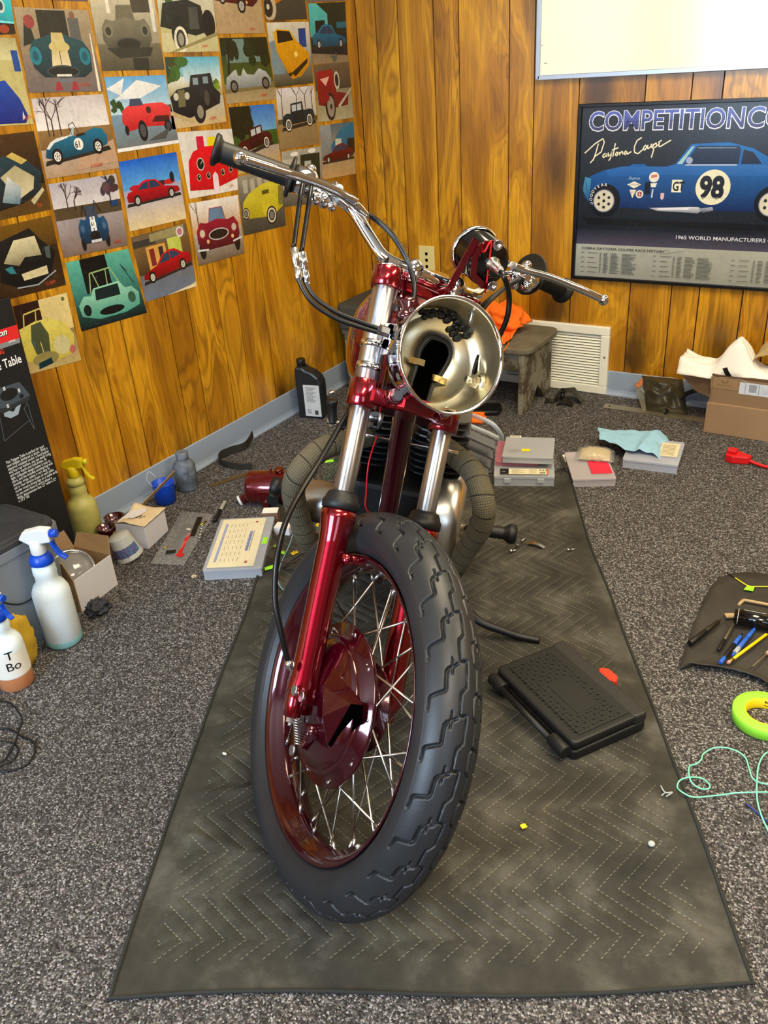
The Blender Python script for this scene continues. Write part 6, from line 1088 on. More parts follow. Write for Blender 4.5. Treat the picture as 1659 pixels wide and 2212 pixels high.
# gloves under the bench
for k, (x, y, a_, m_) in enumerate(((1055, 890, .4, BLKP), (1032, 908, .2, ORANGEC))):
    p = P(x, y); t = thing('work_glove' if k == 0 else 'orange_glove', ('black work glove with orange fingertips on the carpet under the bench', 'small orange glove piece lying just right of the front brake yoke')[k], 'glove', (p.x, p.y, 0)); M = rotz((p.x, p.y, 0), a_)
    mb = MB(M); mb.prism([(x_*(1 if k == 0 else .6), y_*(1 if k == 0 else .6)) for x_, y_ in ((-.05, -.04), (.04, -.045), (.055, .0), (.05, .045), (-.045, .05), (-.06, 0))], 0, .022 if k == 0 else .014); put('palm', mb, m_, t, bev=.006)
    for j in range(4):
        f0, f1 = M @ V((.03-j*.004, -.033+j*.022, .012)), M @ V((-.10+.01*abs(j-1), -.04+j*.025, .009)); mb = MB(); mb.tube([f0*(1-s_)+f1*s_ for s_ in (0, .5, 1)], [.011, .010, .008], 10); fg = put('finger', mb, m_, t)
        mb = MB(); mb.ball(f1, .0095, 10); put('fingertip', mb, ORANGEC, fg, label='orange fingertip')
# black oil bottle
q = P(650, 898); p = V((WX+.10, 2.575, 0)); t = thing('oil_bottle', 'black motor oil bottle with white label by the left baseboard', 'bottle', p); M = rotz(p, math.radians(12))
OILB = mat('black_bottle_plastic', (32, 34, 36), .35)
pr = [(-.052, 0), (.052, 0), (.055, .01), (.055, .15), (.045, .175), (.02, .195), (-.008, .205), (-.02, .215), (-.052, .215), (-.055, .2), (-.055, .01)]
mb = MB(); mb.prism(pr, -.03, .03, M @ Matrix.Rotation(R90, 4, 'X')); put('bottle_body', mb, OILB, t, bev=.008)
mb = MB(M); mb.lathe([(.016, .21), (.018, .213), (.018, .24), (.0165, .243)], 24, Matrix.Translation((-.034, 0, 0))); put('screw_cap', mb, BLKP, t)
a = Art(M @ V((-.022, -.0315, .145)), M @ V((.048, -.0315, .145)), M @ V((.048, -.0315, .012)), M @ V((-.022, -.0315, .012)), M.to_3x3() @ V((0, -1, 0)), (206, 208, 206), .0004)
[a.rect(.15, .9-.045*k, .15+.6*(1-.15*(k % 3)), .925-.045*k, (150, 152, 152)) for k in range(11)]; a.rect(.6, .06, .82, .2, (60, 60, 60)); [a.rect(.12, .08+.04*k, .4, .1+.04*k, (130, 130, 130)) for k in range(4)]; put('bottle_label', a.mb, PRINTM, t)
# black strap on the carpet by the baseboard
pts = [P(546, 938, .03), P(530, 962, .02), P(500, 972, .02), P(478, 982, .018), P(474, 995, .012), P(490, 1004, .012), P(520, 1009, .010), P(545, 1008, .01)]
mb = MB(); mb.ribbon(cr(pts, 6), Zv, .028, .003); one('black_strap', mb, mat('black_webbing', (40, 38, 30), .8), 'black webbing strap curled on the carpet beside left baseboard', 'strap', P(500, 1000), sol=0)
# flat metal strip, dark red oil tank
q0, q1 = P(452, 1050, .003), P(545, 1020, .003); mb = MB(); mb.ribbon([q0, q1], V((.7, -.7, 0)), .020, .003); one('metal_strip', mb, mat('rusty_strip', (96, 78, 48), .5, .3, var=.2, vscale=30), 'flat brown metal strip running under the dark red tank', 'strip', (q0.x, q0.y, 0))
c0, c1 = P(536, 1052, .05), P(668, 1052, .05); t = thing('oil_tank', 'dark red painted cylinder tank with spouts lying left of the engine', 'tank', ((c0.x+c1.x)/2, (c0.y+c1.y)/2, 0)); d_ = (c1-c0).normalized(); L = (c1-c0).length; up_ = Zv; sd_ = d_.cross(up_)
mb = MB(); mb.rod(c0, c1, [(.045, 0), (.054, .005), (.056, .012), (.056, L-.012), (.05, L)], 44); put('tank_body', mb, CANDY if False else mat('tank_dark_red', (96, 4, 14), .25, .5, coat=1), t); TR = MC['tank_dark_red']
mb = MB(); q = c0+d_*.085+up_*.048; mb.cyl(q, q+up_*.03, .0035, n=10); put('pipe_stub', mb, TR, t)
mb = MB(); q = c0+d_*.112+up_*.046; mb.rod(q, q+up_, [(.012, 0), (.012, .014), (.014, .015), (.014, .022)], 20); put('filler_neck', mb, TR, t)
mb = MB(); q = c0+d_*.012-up_*.035-sd_*(-.02); mb.rod(c0+d_*.025-up_*.02, c0-d_*.028-up_*.042+sd_*.02, [(.017, 0), (.017, .06)], 20); sn = put('spout', mb, TR, t)
e0 = c0-d_*.024-up_*.040+sd_*.018; mb = MB(); mb.rod(e0, e0+(e0-(c0+d_*.025-up_*.02)), [(.019, 0), (.019, .008), (.014, .009)], 20); put('spout_ring', mb, WHITEP, sn)
mb = MB(); q = c0+d_*.07-up_*.03+sd_*.04; mb.cyl(q, q+sd_*.022-up_*.004, .012, n=18); put('drain_boss', mb, TR, t)
mb = MB(); q = c0+d_*.10+sd_*.045-up_*.01; mb.rod(q, q+sd_, [(.02, 0), (.024, .006), (.018, .016), (.02, .03)], 24); put('rubber_bung', mb, BLKR, t)
# small cartons, wires and tape flags
for (x, y, w_, h_, a_, m_, lb) in ((588, 1130, .05, .045, .5, mat('brown_card2', (112, 84, 62), .8), 'tiny brown carton with white top beside the wrapped exhaust'), (614, 1152, .05, .028, .3, CARDW, 'tiny white carton half hidden under the wrapped exhaust')):
    p = P(x, y); t = thing('tiny_carton', lb, 'box', (p.x, p.y, 0), 'tiny cartons by the exhaust'); mb = MB(rotz((p.x, p.y, 0), a_)); mb.box((0, 0, h_/2), (w_, w_*.7, h_)); put('carton_body', mb, m_, t, bev=.001)
    mb = MB(rotz((p.x, p.y, 0), a_)); mb.box((0, 0, h_+.001), (w_*.96, w_*.66, .002)); put('top_flap', mb, PAPER, t)
wires = [('dark_wire', [(572, 1150), (565, 1180), (580, 1205), (620, 1215), (640, 1216)], mat('maroon_wire', (70, 30, 30), .5), 'maroon wire looping from tiny cartons to the tyre'), ('pale_blue_wire', [(640, 1120), (628, 1170), (608, 1215), (600, 1245), (604, 1265), (618, 1278)], mat('blue_grey_wire', (130, 170, 180), .5), 'pale blue wire curving beside the brake cable'), ('black_wire', [(655, 1195), (625, 1215), (612, 1228), (640, 1232), (662, 1225)], BLKP, 'black wire loop in front of the yellow tape flag'), ('grey_wire', [(560, 1120), (600, 1160), (590, 1185), (640, 1190)], mat('brown_wire', (96, 60, 50), .5), 'thin brown wire hanging out of the tiny cartons')]
for nm, pts, m_, lb in wires: mb = MB(); mb.tube(cr([P(x, y, MATZ+.008+.006*(k % 2)) for k, (x, y) in enumerate(pts)], 8), .0016, 6); one(nm, mb, m_, lb, 'wire', P(*pts[0]))
for k, (x, y, w_, h_, a_, m_, lb) in enumerate(((597, 1178, .020, .012, .8, GREENT, 'green tape flag highest up beside the brake cable'), (611, 1193, .018, .012, 2.0, GREENT, 'green tape flag just under the highest one'), (636, 1194, .022, .014, 1.2, mat('gold_tape', (216, 176, 20), .6), 'yellow tape flag between brake cable and tyre'), (583, 1226, .032, .014, .9, GREENT, 'green tape flag nearest the compartment case corner'), (690, 1122, .026, .022, .4, GREENT, 'green tape flag left of the front fork dust cover'), (687, 1134, .016, .014, 1.4, MC['gold_tape'], 'yellow tape scrap below the green flag by the fork'), (711, 996, .03, .014, .6, GREENT, 'green tape flag in the gap between exhaust and left fork tube'))):
    z_ = .012 if k < 4 else (.10 if k < 6 else .12); p = P(x, y, z_); z_t = p.z
    mb = MB(rotz((p.x, p.y, z_t), a_, Matrix.Rotation(.3, 4, 'X'))); mb.prism([(-w_/2, -h_/2), (w_/2, -h_/2*.8), (w_*.45, h_/2), (-w_*.45, h_/2*.7)], 0, .0008); ob = one('tape_flag', mb, m_, lb, 'tape', p, 'tape flags on the wiring')
# wiring loom behind the exhaust that carries the upper flags
mb = MB(); mb.tube(cr([P(655, 1195, .015), P(672, 1160, .05), P(688, 1130, .095), P(694, 1110, .10), P(700, 1060, .08)], 8), .0018, 6); one('loom_wire', mb, mat('green_wire', (52, 92, 66), .5), 'dark green wire rising between exhaust and left fork', 'wire', P(690, 1130))
mb = MB()
for k in range(5): mb.tube(cr([P(700+k*6, 1040-k*2, .09), P(705+k*7, 1015, .11+.01*k), P(712+k*4, 998, .118), P(728+k*3, 990, .10)], 6), .0016, 6)
put('loom_strand', mb, mat('green_wire', (52, 92, 66), .5), bike, kind='stuff')
# ------------------------------------------------------------------ right side of the back wall
# bracket, ruler, clamshell, cables, big box
p = P(1218, 868); t = thing('steel_bracket', 'folded dark steel bracket on the carpet below the air grille', 'bracket', (p.x, p.y, 0)); DM = mat('dark_steel', (50, 46, 36), .45, .6)
M = rotz((p.x, p.y, 0), .25); mb = MB(M); mb.ribbon([V((-.075, .0, .002)), V((-.04, .0, .002)), V((-.015, .01, .045)), V((.035, .012, .05)), V((.075, .0, .003))], V((0, 1, 0)), .055, .0025); put('plate', mb, DM, t)
mb = MB(M); mb.ribbon([V((-.02, -.035, .004)), V((.0, -.045, .03)), V((.04, -.04, .003))], V((.3, 1, 0)), .03, .0025); put('tab', mb, DM, t); mb = MB(M); mb.tube([V((-.005, -.02, .02)), V((-.005, .01, .052))], .009, 14); put('pin', mb, BLKP, t)
q0, q1 = P(1306, 876, .002), P(1525, 908, .002); d_ = (q1-q0).normalized(); mb = MB(); 
t = thing('steel_ruler', 'long flat steel ruler on the carpet in front of back baseboard', 'ruler', (q0.x, q0.y, 0)); mb.ribbon([q0, q1], Zv.cross(d_), .044, .0015); put('blade', mb, mat('brushed_steel', (186, 176, 146), .35, .8), t)
mb = MB(); c_ = q0+d_*.02+Zv*.0012; mb.cyl(c_, c_+Zv*.0006, .004, n=14); put('hang_hole', mb, BLKH, t)
p = P(1430, 880); t = thing('blister_pack', 'clear blister pack of dark parts leaning on the back baseboard', 'package', (p.x, p.y, 0))
Mb = frame(P(1445, 893), V((1, .1, 0)).normalized(), V((-.35, .6, .72)).normalized(), V((.05, -.77, .64)).normalized())
mb = MB(Mb); mb.prism([(-.10, 0), (.02, -.0), (.07, .03), (.07, .13), (.03, .155), (-.06, .15), (-.12, .11)], 0, .003); put('backing_film', mb, mat('olive_film', (120, 116, 92), .15, alpha=.4, spec=.9), t)
mb = MB(Mb); mb.grid(lambda u, v: V((-.085+u*.155, .0+v*.15, .003+.055*(math.sin(math.pi*u)*math.sin(math.pi*v))**.5*(1+.5*noise.noise(V((u*5, v*5, 2)))))), 20, 20); put('dark_contents', mb, mat('olive_dark_vinyl', (60, 56, 40), .35, bump=.4, bscale=60), t)
mb = MB(Mb); mb.ribbon([V((-.11, .10, .004)), V((-.08, .13, .006)), V((-.05, .148, .006))], V((.3, -1, 0)), .018, .001); put('printed_card', mb, mat('orange_black_card', (170, 90, 30), .5, var=.9, vscale=160), t)
mb = MB(Mb); mb.tube([V((-.095, .09, .01)), V((-.01, -.004, .012))], .004, 8); put('folded_edge', mb, CLEAR, t)
mb = MB(Mb); mb.box((.0, .012, .006), (.03, .02, .002)); put('paper_tab', mb, PAPER, t)
mb = MB(); mb.tube(cr([P(1437, 893, .008), P(1455, 872, .02), P(1474, 854, .045), P(1500, 843, .07), P(1530, 836, .09)], 8), .0065, 10); one('black_hose', mb, BLKR, 'thick black cable curving from blister pack into the cardboard box', 'cable', P(1437, 893))
mb = MB(); mb.tube(cr([P(1475, 867, .012), P(1500, 868, .012), P(1530, 872, .012)], 6), .005, 10); one('black_rod', mb, BLKP, 'straight black rod lying against baseboard left of the cardboard box', 'rod', P(1475, 867))
mb = MB(); mb.tube(cr([P(1470, 862, .06), P(1490, 850, .075), P(1518, 842, .09)], 6), .005, 10); one('black_hose', mb, BLKR, 'shorter black cable behind the thick one beside the cardboard box', 'cable', P(1470, 862))
bx0 = V((-.530, 3.000, 0)); t = thing('cardboard_box', 'big brown cardboard box with shipping label in the right corner', 'box', (-.25, 3.09, 0)); bd = V((.999, -.03, 0)).normalized(); bn = Zv.cross(bd); BL, BD, BH1, BH2 = .62, .20, .115, .215
M = frame(bx0, bd, bn, Zv); mb = MB(M); mb.prism([(0, 0), (BL, 0), (BL, BD), (0, BD)], 0, BH1); put('lower_carton', mb, CARD, t, bev=.002)
for c, d in (((BL/2, .012, (BH1+BH2)/2), (BL-.012, .004, BH2-BH1)), ((BL/2, BD-.004, (BH1+BH2)/2), (BL-.012, .004, BH2-BH1)), ((.008, BD/2, (BH1+BH2)/2), (.004, BD-.012, BH2-BH1)), ((BL-.008, BD/2, (BH1+BH2)/2), (.004, BD-.012, BH2-BH1))): mb = MB(M); mb.box(c, d); put('wall_panel', mb, mat('cardboard_upper', (136, 110, 82), .85, bump=.1, bscale=200), t)
mb = MB(M); mb.prism([(.004, .008), (BL-.004, .008), (BL-.004, .026), (.004, .02)], BH2, BH2+.004); put('folded_rim', mb, mat('dark_rim', (92, 66, 42), .8), t)
mb = MB(); mb.add([PY(1471, 808, 3.12), PY(1498, 777, 3.13), PY(1534, 800, 3.07), PY(1534, 858, 3.06), PY(1502, 844, 3.09)], [(0, 1, 2, 3, 4)], False); put('side_flap', mb, CARD, t, sol=.004)
a = Art(M @ V((.10, .0095, BH2-.012)), M @ V((.26, .0095, BH2-.012)), M @ V((.26, .0095, BH2-.055)), M @ V((.10, .0095, BH2-.055)), -bn, (205, 214, 226), .0004)
[a.rect(.2, .25+.08*k, .36, .29+.08*k, (60, 64, 74)) for k in range(8)]; a.rect(.12, .05, .13, .95, (120, 130, 150)); a.rect(.4, .05, .41, .95, (100, 110, 130)); a.text('1', .62, .5, .25, (60, 70, 90)); a.text('1', .78, .25, .25, (60, 70, 90)); [a.rect(.46, .2+.06*k, .9, .21+.06*k, (160, 170, 190)) for k in range(6)]; a.rect(.92, .05, .93, .95, (100, 110, 130))
put('shipping_label', a.mb, PRINTM, t)
a = Art(M @ V((.002, .0093, BH2-.005)), M @ V((.098, .0093, BH2-.005)), M @ V((.098, .0093, BH2-.045)), M @ V((.002, .0093, BH2-.045)), -bn, (150, 122, 88), .0004)
a.line([(.38, .78), (.42, .62), (.5, .55), (.58, .62), (.62, .78)], .07, (84, 64, 40)); a.rect(.2, .4, .8, .42, (110, 86, 58)); a.rect(.25, .32, .75, .36, (110, 86, 58)); a.rect(.15, .2, .85, .22, (110, 86, 58)); put('packing_tape', a.mb, PRINTM, t)
def pap(u, v):
    x = -.06+u*.42; y = .01+v*.15; z = BH2+.005+.115*math.exp(-((u-.31)/.13)**2)*(1-.3*abs(v-.3))+.018*abs(noise.noise(V((u*6, v*4, 3))))+.012*noise.noise(V((u*12, v*8, 6)))-.02*max(0, u-.85)
    if u < .12: x -= (.12-u)*.5; z += (.12-u)*.28
    e_ = min(v, 1-v)*2; z = BH2-.02+(z-BH2+.02)*min(1, e_*2.2+.15)
    return M @ V((x, y-.02*(1-e_)*(1 if v < .5 else -1)*0, z))
mb = MB(); mb.grid(pap, 60, 24); one('packing_paper', mb, mat('packing_paper_white', (238, 236, 230), .8, bump=.2, bscale=40), 'white crumpled packing paper bulging out of the cardboard box', 'paper', M @ V((.2, .1, BH2)), sol=.001)
mb = MB(); mb.grid(lambda u, v: M @ V((.12+u*.30, .05+v*.13, BH2+.045+.085*math.sin(math.pi*min(1, u*1.1))**.4*(.55+.45*v)+.006*noise.noise(V((u*14, v*9, 1))))), 40, 24); t = thing('parts_bag', 'clear plastic bag with beige parts on top of the cardboard box', 'bag', M @ V((.36, .1, BH2+.02))); put('bag_body', mb, mat('beige_parts_bag', (176, 154, 112), .3, bump=.8, bscale=50, bumpd=.006, var=.4, vscale=45), t)
mb = MB(); mb.grid(lambda u, v: M @ V((.22+u*.13, .055+v*.07, BH2+.135+.02*v)), 4, 4); put('bag_label', mb, PAPER, t)
mb = MB(M); mb.ribbon([V((.062, .01, BH2+.002)), V((.052, .002, BH2+.02)), V((.045, .0, BH2+.035))], V((1, 0, 0)), .016, .002); one('black_tag', mb, BLKP, 'small black strap end poking out of the box front rim', 'strap', M @ V((.06, .01, BH2)))
# red plug with cord
p = P(1598, 998); t = thing('red_clamp_lead', 'red plastic clamp with red cord on the carpet at right edge', 'clamp', (p.x, p.y, 0)); M = rotz((p.x, p.y, 0), -.12)
mb = MB(M); mb.prism([(-.045, -.02), (-.02, -.028), (.0, -.02), (.03, -.012), (.035, .012), (.005, .02), (-.005, .028), (-.04, .03), (-.05, .012)], .0, .028); put('clamp_body', mb, REDP, t, bev=.004)
mb = MB(M); mb.box((-.03, .005, .034), (.03, .03, .012)); put('clamp_grip', mb, REDP, t, bev=.003)
mb = MB(M); mb.tube(cr([V((.03, 0, .012)), V((.06, -.006, .008)), V((.12, -.015, .006)), V((.25, -.05, .006))], 6), .0055, 10); put('cord', mb, REDP, t)
# ---- rubber mat with tools
q = [P(1557, 1252), P(1720, 1278), P(1760, 1540), P(1640, 1478), P(1560, 1455), P(1492, 1445), P(1472, 1428)]
t_ = []; 
outl = cr([V((k.x, k.y, 0)) for k in q], 6, True)
mb = MB(); n_ = len(outl); cen = sum(outl, V())/n_; vs = []; rings = 8
def mz(p): return .004+.010*max(0, noise.noise(V((p.x*5, p.y*5, 1))))
for r_ in range(rings+1):
    for p in outl:
        w_ = cen+(p-cen)*(r_/rings); e = (r_/rings)**6; lift = .014*e*(1 if p.y < 1.72 and p.x > -.26 else .15); vs.append(V((w_.x, w_.y, mz(w_)+lift)))
fs = [(r_*n_+i_, r_*n_+(i_+1) % n_, (r_+1)*n_+(i_+1) % n_, (r_+1)*n_+i_) for r_ in range(rings) for i_ in range(n_)]
mb.add(vs, fs, True); one('rubber_mat', mb, mat('scuffed_black_rubber', (50, 47, 42), .7, bump=.3, bscale=100, var=.4, vscale=9), 'scuffed black rubber mat with curled edge holding pens and picks', 'mat', cen, sol=.003)
def pen(name, label, cat, a, b, parts, z=.018, r=.0045, grp='tools and pens on the rubber mat'):
    p0, p1 = P(a[0], a[1], z), P(b[0], b[1], z); d_ = (p1-p0).normalized(); L = (p1-p0).length; t = thing(name, label, cat, (p0.x, p0.y, z-r), grp)
    for pn, s0, s1, r0, r1, m_ in parts: mb = MB(); mb.rod(p0+d_*L*s0, p1, [(r*r0*.85, 0), (r*r0, .0012), (r*r1, L*(s1-s0)-.0012), (r*r1*.8, L*(s1-s0))], 14); put(pn, mb, m_, t)
    return t
BPL = mat('blue_grip', (40, 96, 200), .4); YEL = mat('pencil_yellow', (232, 196, 10), .45); TAN = mat('worn_tan_handle', (176, 150, 110), .6); PK = mat('eraser_pink', (206, 150, 130), .7)
pen('marker_pen', 'black marker lying half off the left edge of the rubber mat', 'marker', (1490, 1390), (1558, 1338), [('cap', 0, .5, 1.25, 1.15, BLKP), ('barrel', .5, .9, 1., .9, DM), ('tip', .9, 1., .6, .2, DM)], r=.006)
pen('craft_knife', 'slim steel craft knife with dark tip pointing at the black tube', 'knife', (1552, 1405), (1588, 1342), [('handle', 0, .35, .9, 1.1, BLKP), ('shaft', .35, .95, 1., .9, mat('dull_steel', (120, 114, 96), .35, .8)), ('blade', .95, 1., .4, .2, STEEL)])
pen('ballpoint_pen', 'blue ballpoint pen with black barrel, left of the two blue pens', 'pen', (1556, 1432), (1604, 1368), [('end', 0, .18, 1.1, 1.1, BPL), ('barrel', .18, .62, 1., 1.05, BLKP), ('grip', .62, .9, 1.15, 1.0, BPL), ('tip', .9, 1, .8, .3, BLKP)])
pen('ballpoint_pen', 'bright blue ballpoint pen with white clip, right of the two blue pens', 'pen', (1582, 1416), (1632, 1356), [('end', 0, .1, .7, .7, BPL), ('clip', .1, .28, 1.25, 1.2, FROST), ('barrel', .28, .65, 1.2, 1.1, BPL), ('grip', .65, .92, 1.15, .95, BPL), ('tip', .92, 1, .8, .3, BPL)])
pen('pencil', 'yellow pencil lying right of the blue pens on the rubber mat', 'pencil', (1572, 1432), (1656, 1370), [('eraser', 0, .06, .95, .95, PK), ('ferrule', .06, .14, 1., 1., mat('brass', (200, 176, 70), .3, 1)), ('barrel', .14, 1., .9, .9, YEL)], r=.004)
pen('hooked_pick', 'thin hooked pick with pale handle at right edge of the mat', 'pick', (1626, 1440), (1675, 1395), [('shaft', 0, .6, .35, .4, STEEL), ('handle', .6, 1., .9, 1.1, TAN)])
t = pen('hex_key', 'tan L-shaped hook tool lying above the black tube', 'hook tool', (1606, 1296), (1690, 1312), [('shank', 0, 1., .8, .8, TAN)], r=.005)
mb = MB(); q = P(1607, 1296, .018); mb.tube([q, q+V((-.006, -.012, -.004)), q+V((-.008, -.022, -.006))], .0042, 10); put('hook', mb, TAN, t)
t = pen('black_tube', 'fat black cylinder tool case with white lettering on the rubber mat', 'tube', (1586, 1330), (1700, 1352), [('tube_body', 0, 1., 1., 1., BLKG), ], z=.032, r=.019)
p0, p1 = P(1586, 1330, .032), P(1700, 1352, .032); d_ = (p1-p0).normalized()
for s_ in (.008, .09): mb = MB(); mb.rod(p0+d_*s_, p1, [(.0194, 0), (.0194, .0012)], 24); put('white_ring', mb, WHITEP, t)
vs, fs = text_mesh('~~~~~~~', .012, .0006); mb = MB(); yy = Zv.cross(d_); out = [p0+d_*(.02+x)+yy*(.0196*math.sin((y-.0)/.0196+.1))+Zv*(.0196*math.cos(y/.0196+.1)) for x, y, _ in vs]; mb.add(out, fs, False); put('lettering', mb, WHITEP, t)
mb = MB(); q = P(1577, 1330, .016); mb.box((0, 0, 0), (.022, .016, .004), rotz(q, .5)); one('wood_chip', mb, TAN, 'small tan wood chip at the left end of the black tube', 'chip', (q.x, q.y, .014))
# yellow wire with green flag
mb = MB(); mb.tube(cr([P(1588, 1248, .01), P(1600, 1256, .012), P(1618, 1266, .012), P(1640, 1267, .012), P(1700, 1267, .01)], 8), .0016, 7); t = thing('yellow_wire', 'yellow wire with black end and green tape flag above the rubber mat', 'wire', P(1600, 1258)); put('insulation', mb, YELT, t)
mb = MB(); mb.tube([P(1570, 1238, .008), P(1590, 1249, .01)], .002, 7); put('black_end', mb, BLKP, t)
mb = MB(); q = P(1619, 1271, .012); mb.prism([(-.014, -.010), (.008, -.012), (.012, .008), (-.006, .010)], 0, .001, rotz(q, .2)); put('tape_flag', mb, GREENT, t)
# green tape roll
p = P(1650, 1556); p = V((p.x, p.y, 0)); t = thing('tape_roll', 'roll of bright green masking tape flat on carpet at right edge', 'tape roll', p)
mb = MB(); M = rotz(p); mb.lathe([(.040, .001), (.063, .001), (.0645, .002), (.0645, .024), (.063, .025), (.0405, .025)], 72, M, caps=False); put('tape_winding', mb, mat('green_masking', (150, 232, 60), .6), t)
mb = MB(); mb.lathe([(.0385, .0005), (.040, .0), (.0405, .0252), (.0385, .0252), (.0385, .0005)], 60, M, caps=False); co_ = put('core', mb, mat('yellow_core', (225, 200, 20), .5), t, label='yellow cardboard core')
for s_, z_, sz in (('Scotch', .0150, .007), ('-----', .0065, .006)):
    vs, fs = text_mesh(s_, sz, .0005); mb = MB(M); mb.add([(.0383*math.cos(1.75-x/.038), .0383*math.sin(1.75-x/.038), z_+y) for x, y, _ in vs], fs, False); put('core_print', mb, mat('dark_ink', (50, 30, 10), .6), co_)
# mint wire
MINT = mat('mint_wire', (130, 224, 190), .5)
mb = MB(); mb.tube(cr([P(x, y, .006+.003*(k % 3)) for k, (x, y) in enumerate([(1700, 1712), (1640, 1711), (1590, 1713), (1550, 1718), (1500, 1722), (1475, 1712), (1463, 1700), (1470, 1685), (1490, 1679), (1515, 1681), (1532, 1694), (1530, 1704), (1512, 1703), (1494, 1690), (1488, 1670), (1490, 1655), (1505, 1650), (1515, 1640), (1520, 1628), (1545, 1615), (1580, 1618), (1608, 1634), (1618, 1660), (1625, 1680), (1640, 1690), (1680, 1698)])], 8), .0016, 7); one('mint_wire', mb, MINT, 'mint green wire tangled in loops at right of the blanket', 'wire', P(1550, 1700))
mb = MB(); mb.tube(cr([P(x, y, .009) for x, y in ((1690, 1618), (1656, 1626), (1640, 1650), (1635, 1690), (1636, 1730), (1646, 1765), (1662, 1800))], 8), .0016, 7); one('mint_wire', mb, MINT, 'mint green wire running straight down the right edge', 'wire', P(1640, 1700))
mb = MB(); mb.tube(cr([P(x, y, .004) for x, y in ((1612, 1736), (1630, 1750), (1650, 1768), (1690, 1800))], 6), .0018, 7); one('blue_wire', mb, mat('navy_wire', (44, 60, 130), .5), 'dark blue wire end at the right edge below mint wire', 'wire', P(1640, 1760))
# black tool case with red latch
q = [P(1048, 1470), P(1204, 1650), P(1352, 1598), P(1180, 1415)]; c0 = V((-.636, 1.352, 0)); c1 = V((-.405, 1.205, 0)); X_ = (c1-c0).normalized(); Y_ = Zv.cross(X_); L_, D_, HC = .285, .215, .048
M = frame(V((c0.x, c0.y, MATZ)), X_, Y_, Zv); t = thing('tool_case', 'black textured plastic tool case with red latch on the blanket', 'tool case', M @ V((L_/2, D_/2, 0)))
TCB = mat('tool_case_black', (22, 23, 24), .5, bump=.25, bscale=350, bumpd=.0008)
mb = MB(M); mb.prism([(L_/2+x, D_/2+.012+y) for x, y in rrect(L_, D_-.024, .014, 4)], 0, HC*.5); put('base_shell', mb, TCB, t, bev=.004)
mb = MB(M); mb.prism([(L_/2+x, D_/2+.012+y) for x, y in rrect(L_*.985, (D_-.024)*.98, .014, 4)], HC*.54, HC*.95); ls = put('lid_shell', mb, TCB, t, bev=.006)
mb = MB(M); mb.prism([(L_/2+x, D_-.018+y) for x, y in rrect(L_, .036, .010, 4)], HC*.5, HC); put('front_rail', mb, mat('tool_case_rail', (40, 39, 37), .5, bump=.2, bscale=350), t, bev=.005)
mb = MB(M); mb.box((L_/2, D_/2+.012, HC*.955), (L_-.035, D_-.08, .0025)); put('texture_panel', mb, TCB, t)
mb = MB(M)
for i_ in range(22):
    for j_ in range(11):
        x, y = .028+i_*(L_-.056)/21, .050+j_*(D_-.105)/10
        if L_*.38 < x < L_*.78 and D_*.38 < y < D_*.66: continue
        a_ = .8 if (i_+j_) % 2 else -.8; mb.box((0, 0, 0), (.0065, .0018, .0018), Matrix.Translation((x, y, HC*.97+.0012)) @ Matrix.Rotation(a_, 4, 'Z'))
put('tread_lozenge', mb, TCB, t, kind='stuff')
mb = MB(M); mb.box((L_*.58, D_*.52, HC*.98), (L_*.36, D_*.24, .002)); put('logo_plate', mb, TCB, t, bev=.0008)
mb = MB(M); mb.tube([V((.055, .006, HC*.62)), V((L_-.055, .006, HC*.62))], .0068, 14); put('handle', mb, TCB, t)
for x_ in (.032, L_-.032): mb = MB(M); mb.cyl((x_-.024, .014, HC*.52), (x_+.024, .014, HC*.52), .0145, n=22); put('hinge_knuckle', mb, TCB, t, bev=.003)
mb = MB(M); mb.prism([(L_*.44, D_), (L_*.62, D_), (L_*.62, D_+.010), (L_*.58, D_+.020), (L_*.48, D_+.020), (L_*.44, D_+.010)], HC*.55, HC*1.0); mb.box((L_*.53, D_-.004, HC*.86), (L_*.14, .012, .012)); la = put('latch', mb, mat('latch_red', (226, 54, 26), .45), t, bev=.002, label='bright red latch')
mb = MB(M); mb.box((L_*.54, D_-.002, HC*.955), (.010, .005, .002)); put('latch_slot', mb, BLKH, la)
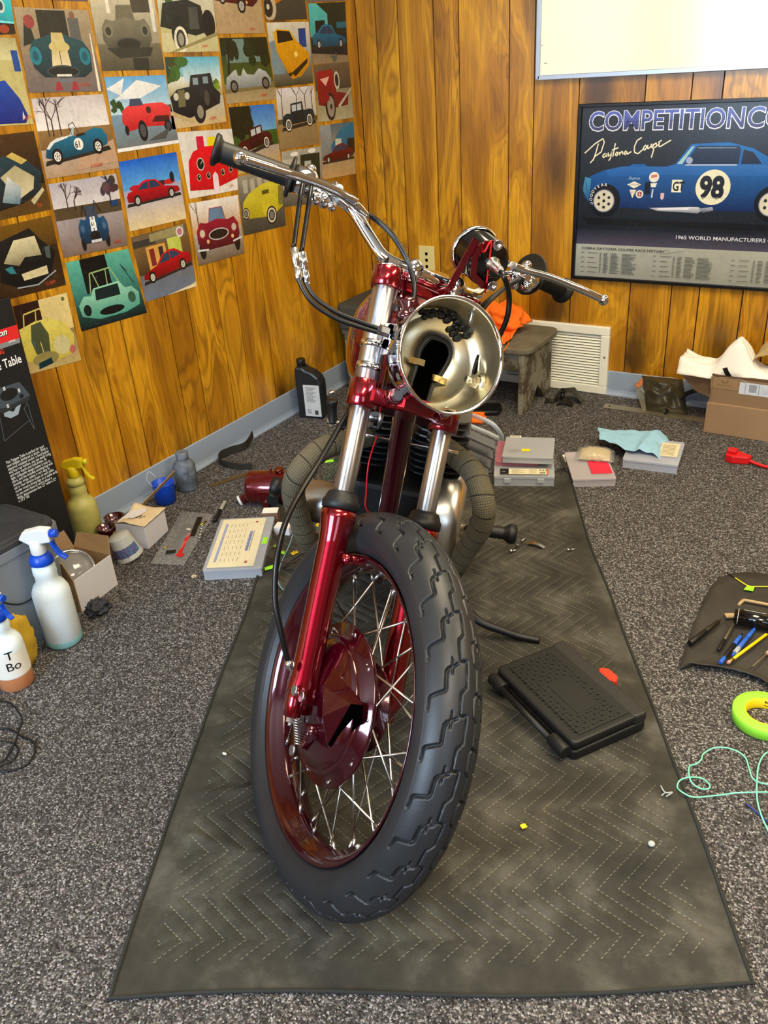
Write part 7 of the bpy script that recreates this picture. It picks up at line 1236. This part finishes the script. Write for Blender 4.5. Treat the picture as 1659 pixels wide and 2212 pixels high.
# loose hardware on the blanket
def bolt(a, b, r, label, nm='bolt', m_=None, grp='loose hardware on the blanket'):
    p0, p1 = P(a[0], a[1], MATZ+.008), P(b[0], b[1], MATZ+.008); mb = MB(); d_ = (p1-p0).normalized(); mb.cyl(p0, p1, r, n=10); mb.hexn(p0-d_*.004, p0, r*1.9); one(nm, mb, m_ or ZINC, label, 'bolt', (p0.x, p0.y, MATZ), grp)
bolt((1105, 1190), (1117, 1188), .0026, 'short bolt on the blanket right of the wrapped exhaust end'); bolt((1229, 1187), (1246, 1186), .0016, 'thin screw lying farthest right on the blanket'); bolt((1128, 1168), (1138, 1160), .0018, 'thin screw farthest back in the loose hardware'); bolt((1118, 1179), (1121, 1176), .003, 'tiny nut between the short bolt and the thin screw', 'nut')
q0, q1 = P(1140, 1173, MATZ+.006), P(1176, 1183, MATZ+.006); mb = MB(); mb.ribbon(cr([q0, (q0+q1)/2+Zv*.006, q1], 5), V((0, 1, 0)), .012, .0018); one('metal_link', mb, STEEL, 'bent metal link plate among the loose hardware', 'link', (q0.x, q0.y, MATZ))
p = P(1131, 1786, MATZ+.005); mb = MB(rotz(p, .9)); mb.box((0, 0, .0015), (.0105, .0095, .0015)); one('tape_scrap', mb, YELT, 'small square of yellow green tape on blanket right of tyre', 'tape', p)
p = P(1407, 1826, MATZ+.004); mb = MB(); mb.ball(p+Zv*.004, .0065, 10, (1, 1, .7)); one('fluff_ball', mb, mat('pale_fluff', (176, 180, 176), .95), 'pale fluff ball near the right border of the blanket', 'fluff', p)
p = P(1437, 1712, MATZ+.005); mb = MB(); mb.tube(cr([p+V((-.012, .012, .001)), p, p+V((.012, .004, .003)), p+V((.004, -.01, .001))], 5), .0014, 6); mb.tube([p, p+V((-.004, -.012, .001))], .0013, 6); one('white_scrap', mb, mat('pale_scrap', (165, 175, 175), .9), 'small star-shaped white scrap near blanket edge by the mint wire', 'scrap', p)
p = P(485, 1628, MATZ+.008); mb = MB(); mb.ball(p, .004, 8, (1.5, .8, .6)); one('white_crumb', mb, WHITEP, 'tiny white crumb on the blanket left of the tyre', 'crumb', p)
rd = random.Random(3)
# black wires at the left edge
for k, pts in enumerate(([(-30, 1575), (20, 1575), (45, 1590), (70, 1600), (77, 1620), (60, 1650), (20, 1665), (-30, 1668)], [(-30, 1600), (20, 1603), (40, 1618), (30, 1640), (0, 1655), (-30, 1660)], [(-20, 1512), (20, 1518), (42, 1540), (48, 1560), (40, 1578), (34, 1600), (10, 1640), (-25, 1655)])):
    mb = MB(); mb.tube(cr([P(x, y, .004+.004*k) for x, y in pts], 8), .0022, 7); one('coiled_wire', mb, BLKR, ('outermost loop of black cord at the left edge', 'innermost loop of black cord at the left edge', 'loose black cord rising towards the short spray bottle')[k], 'wire', P(10, 1600), 'cord loops at the left edge')
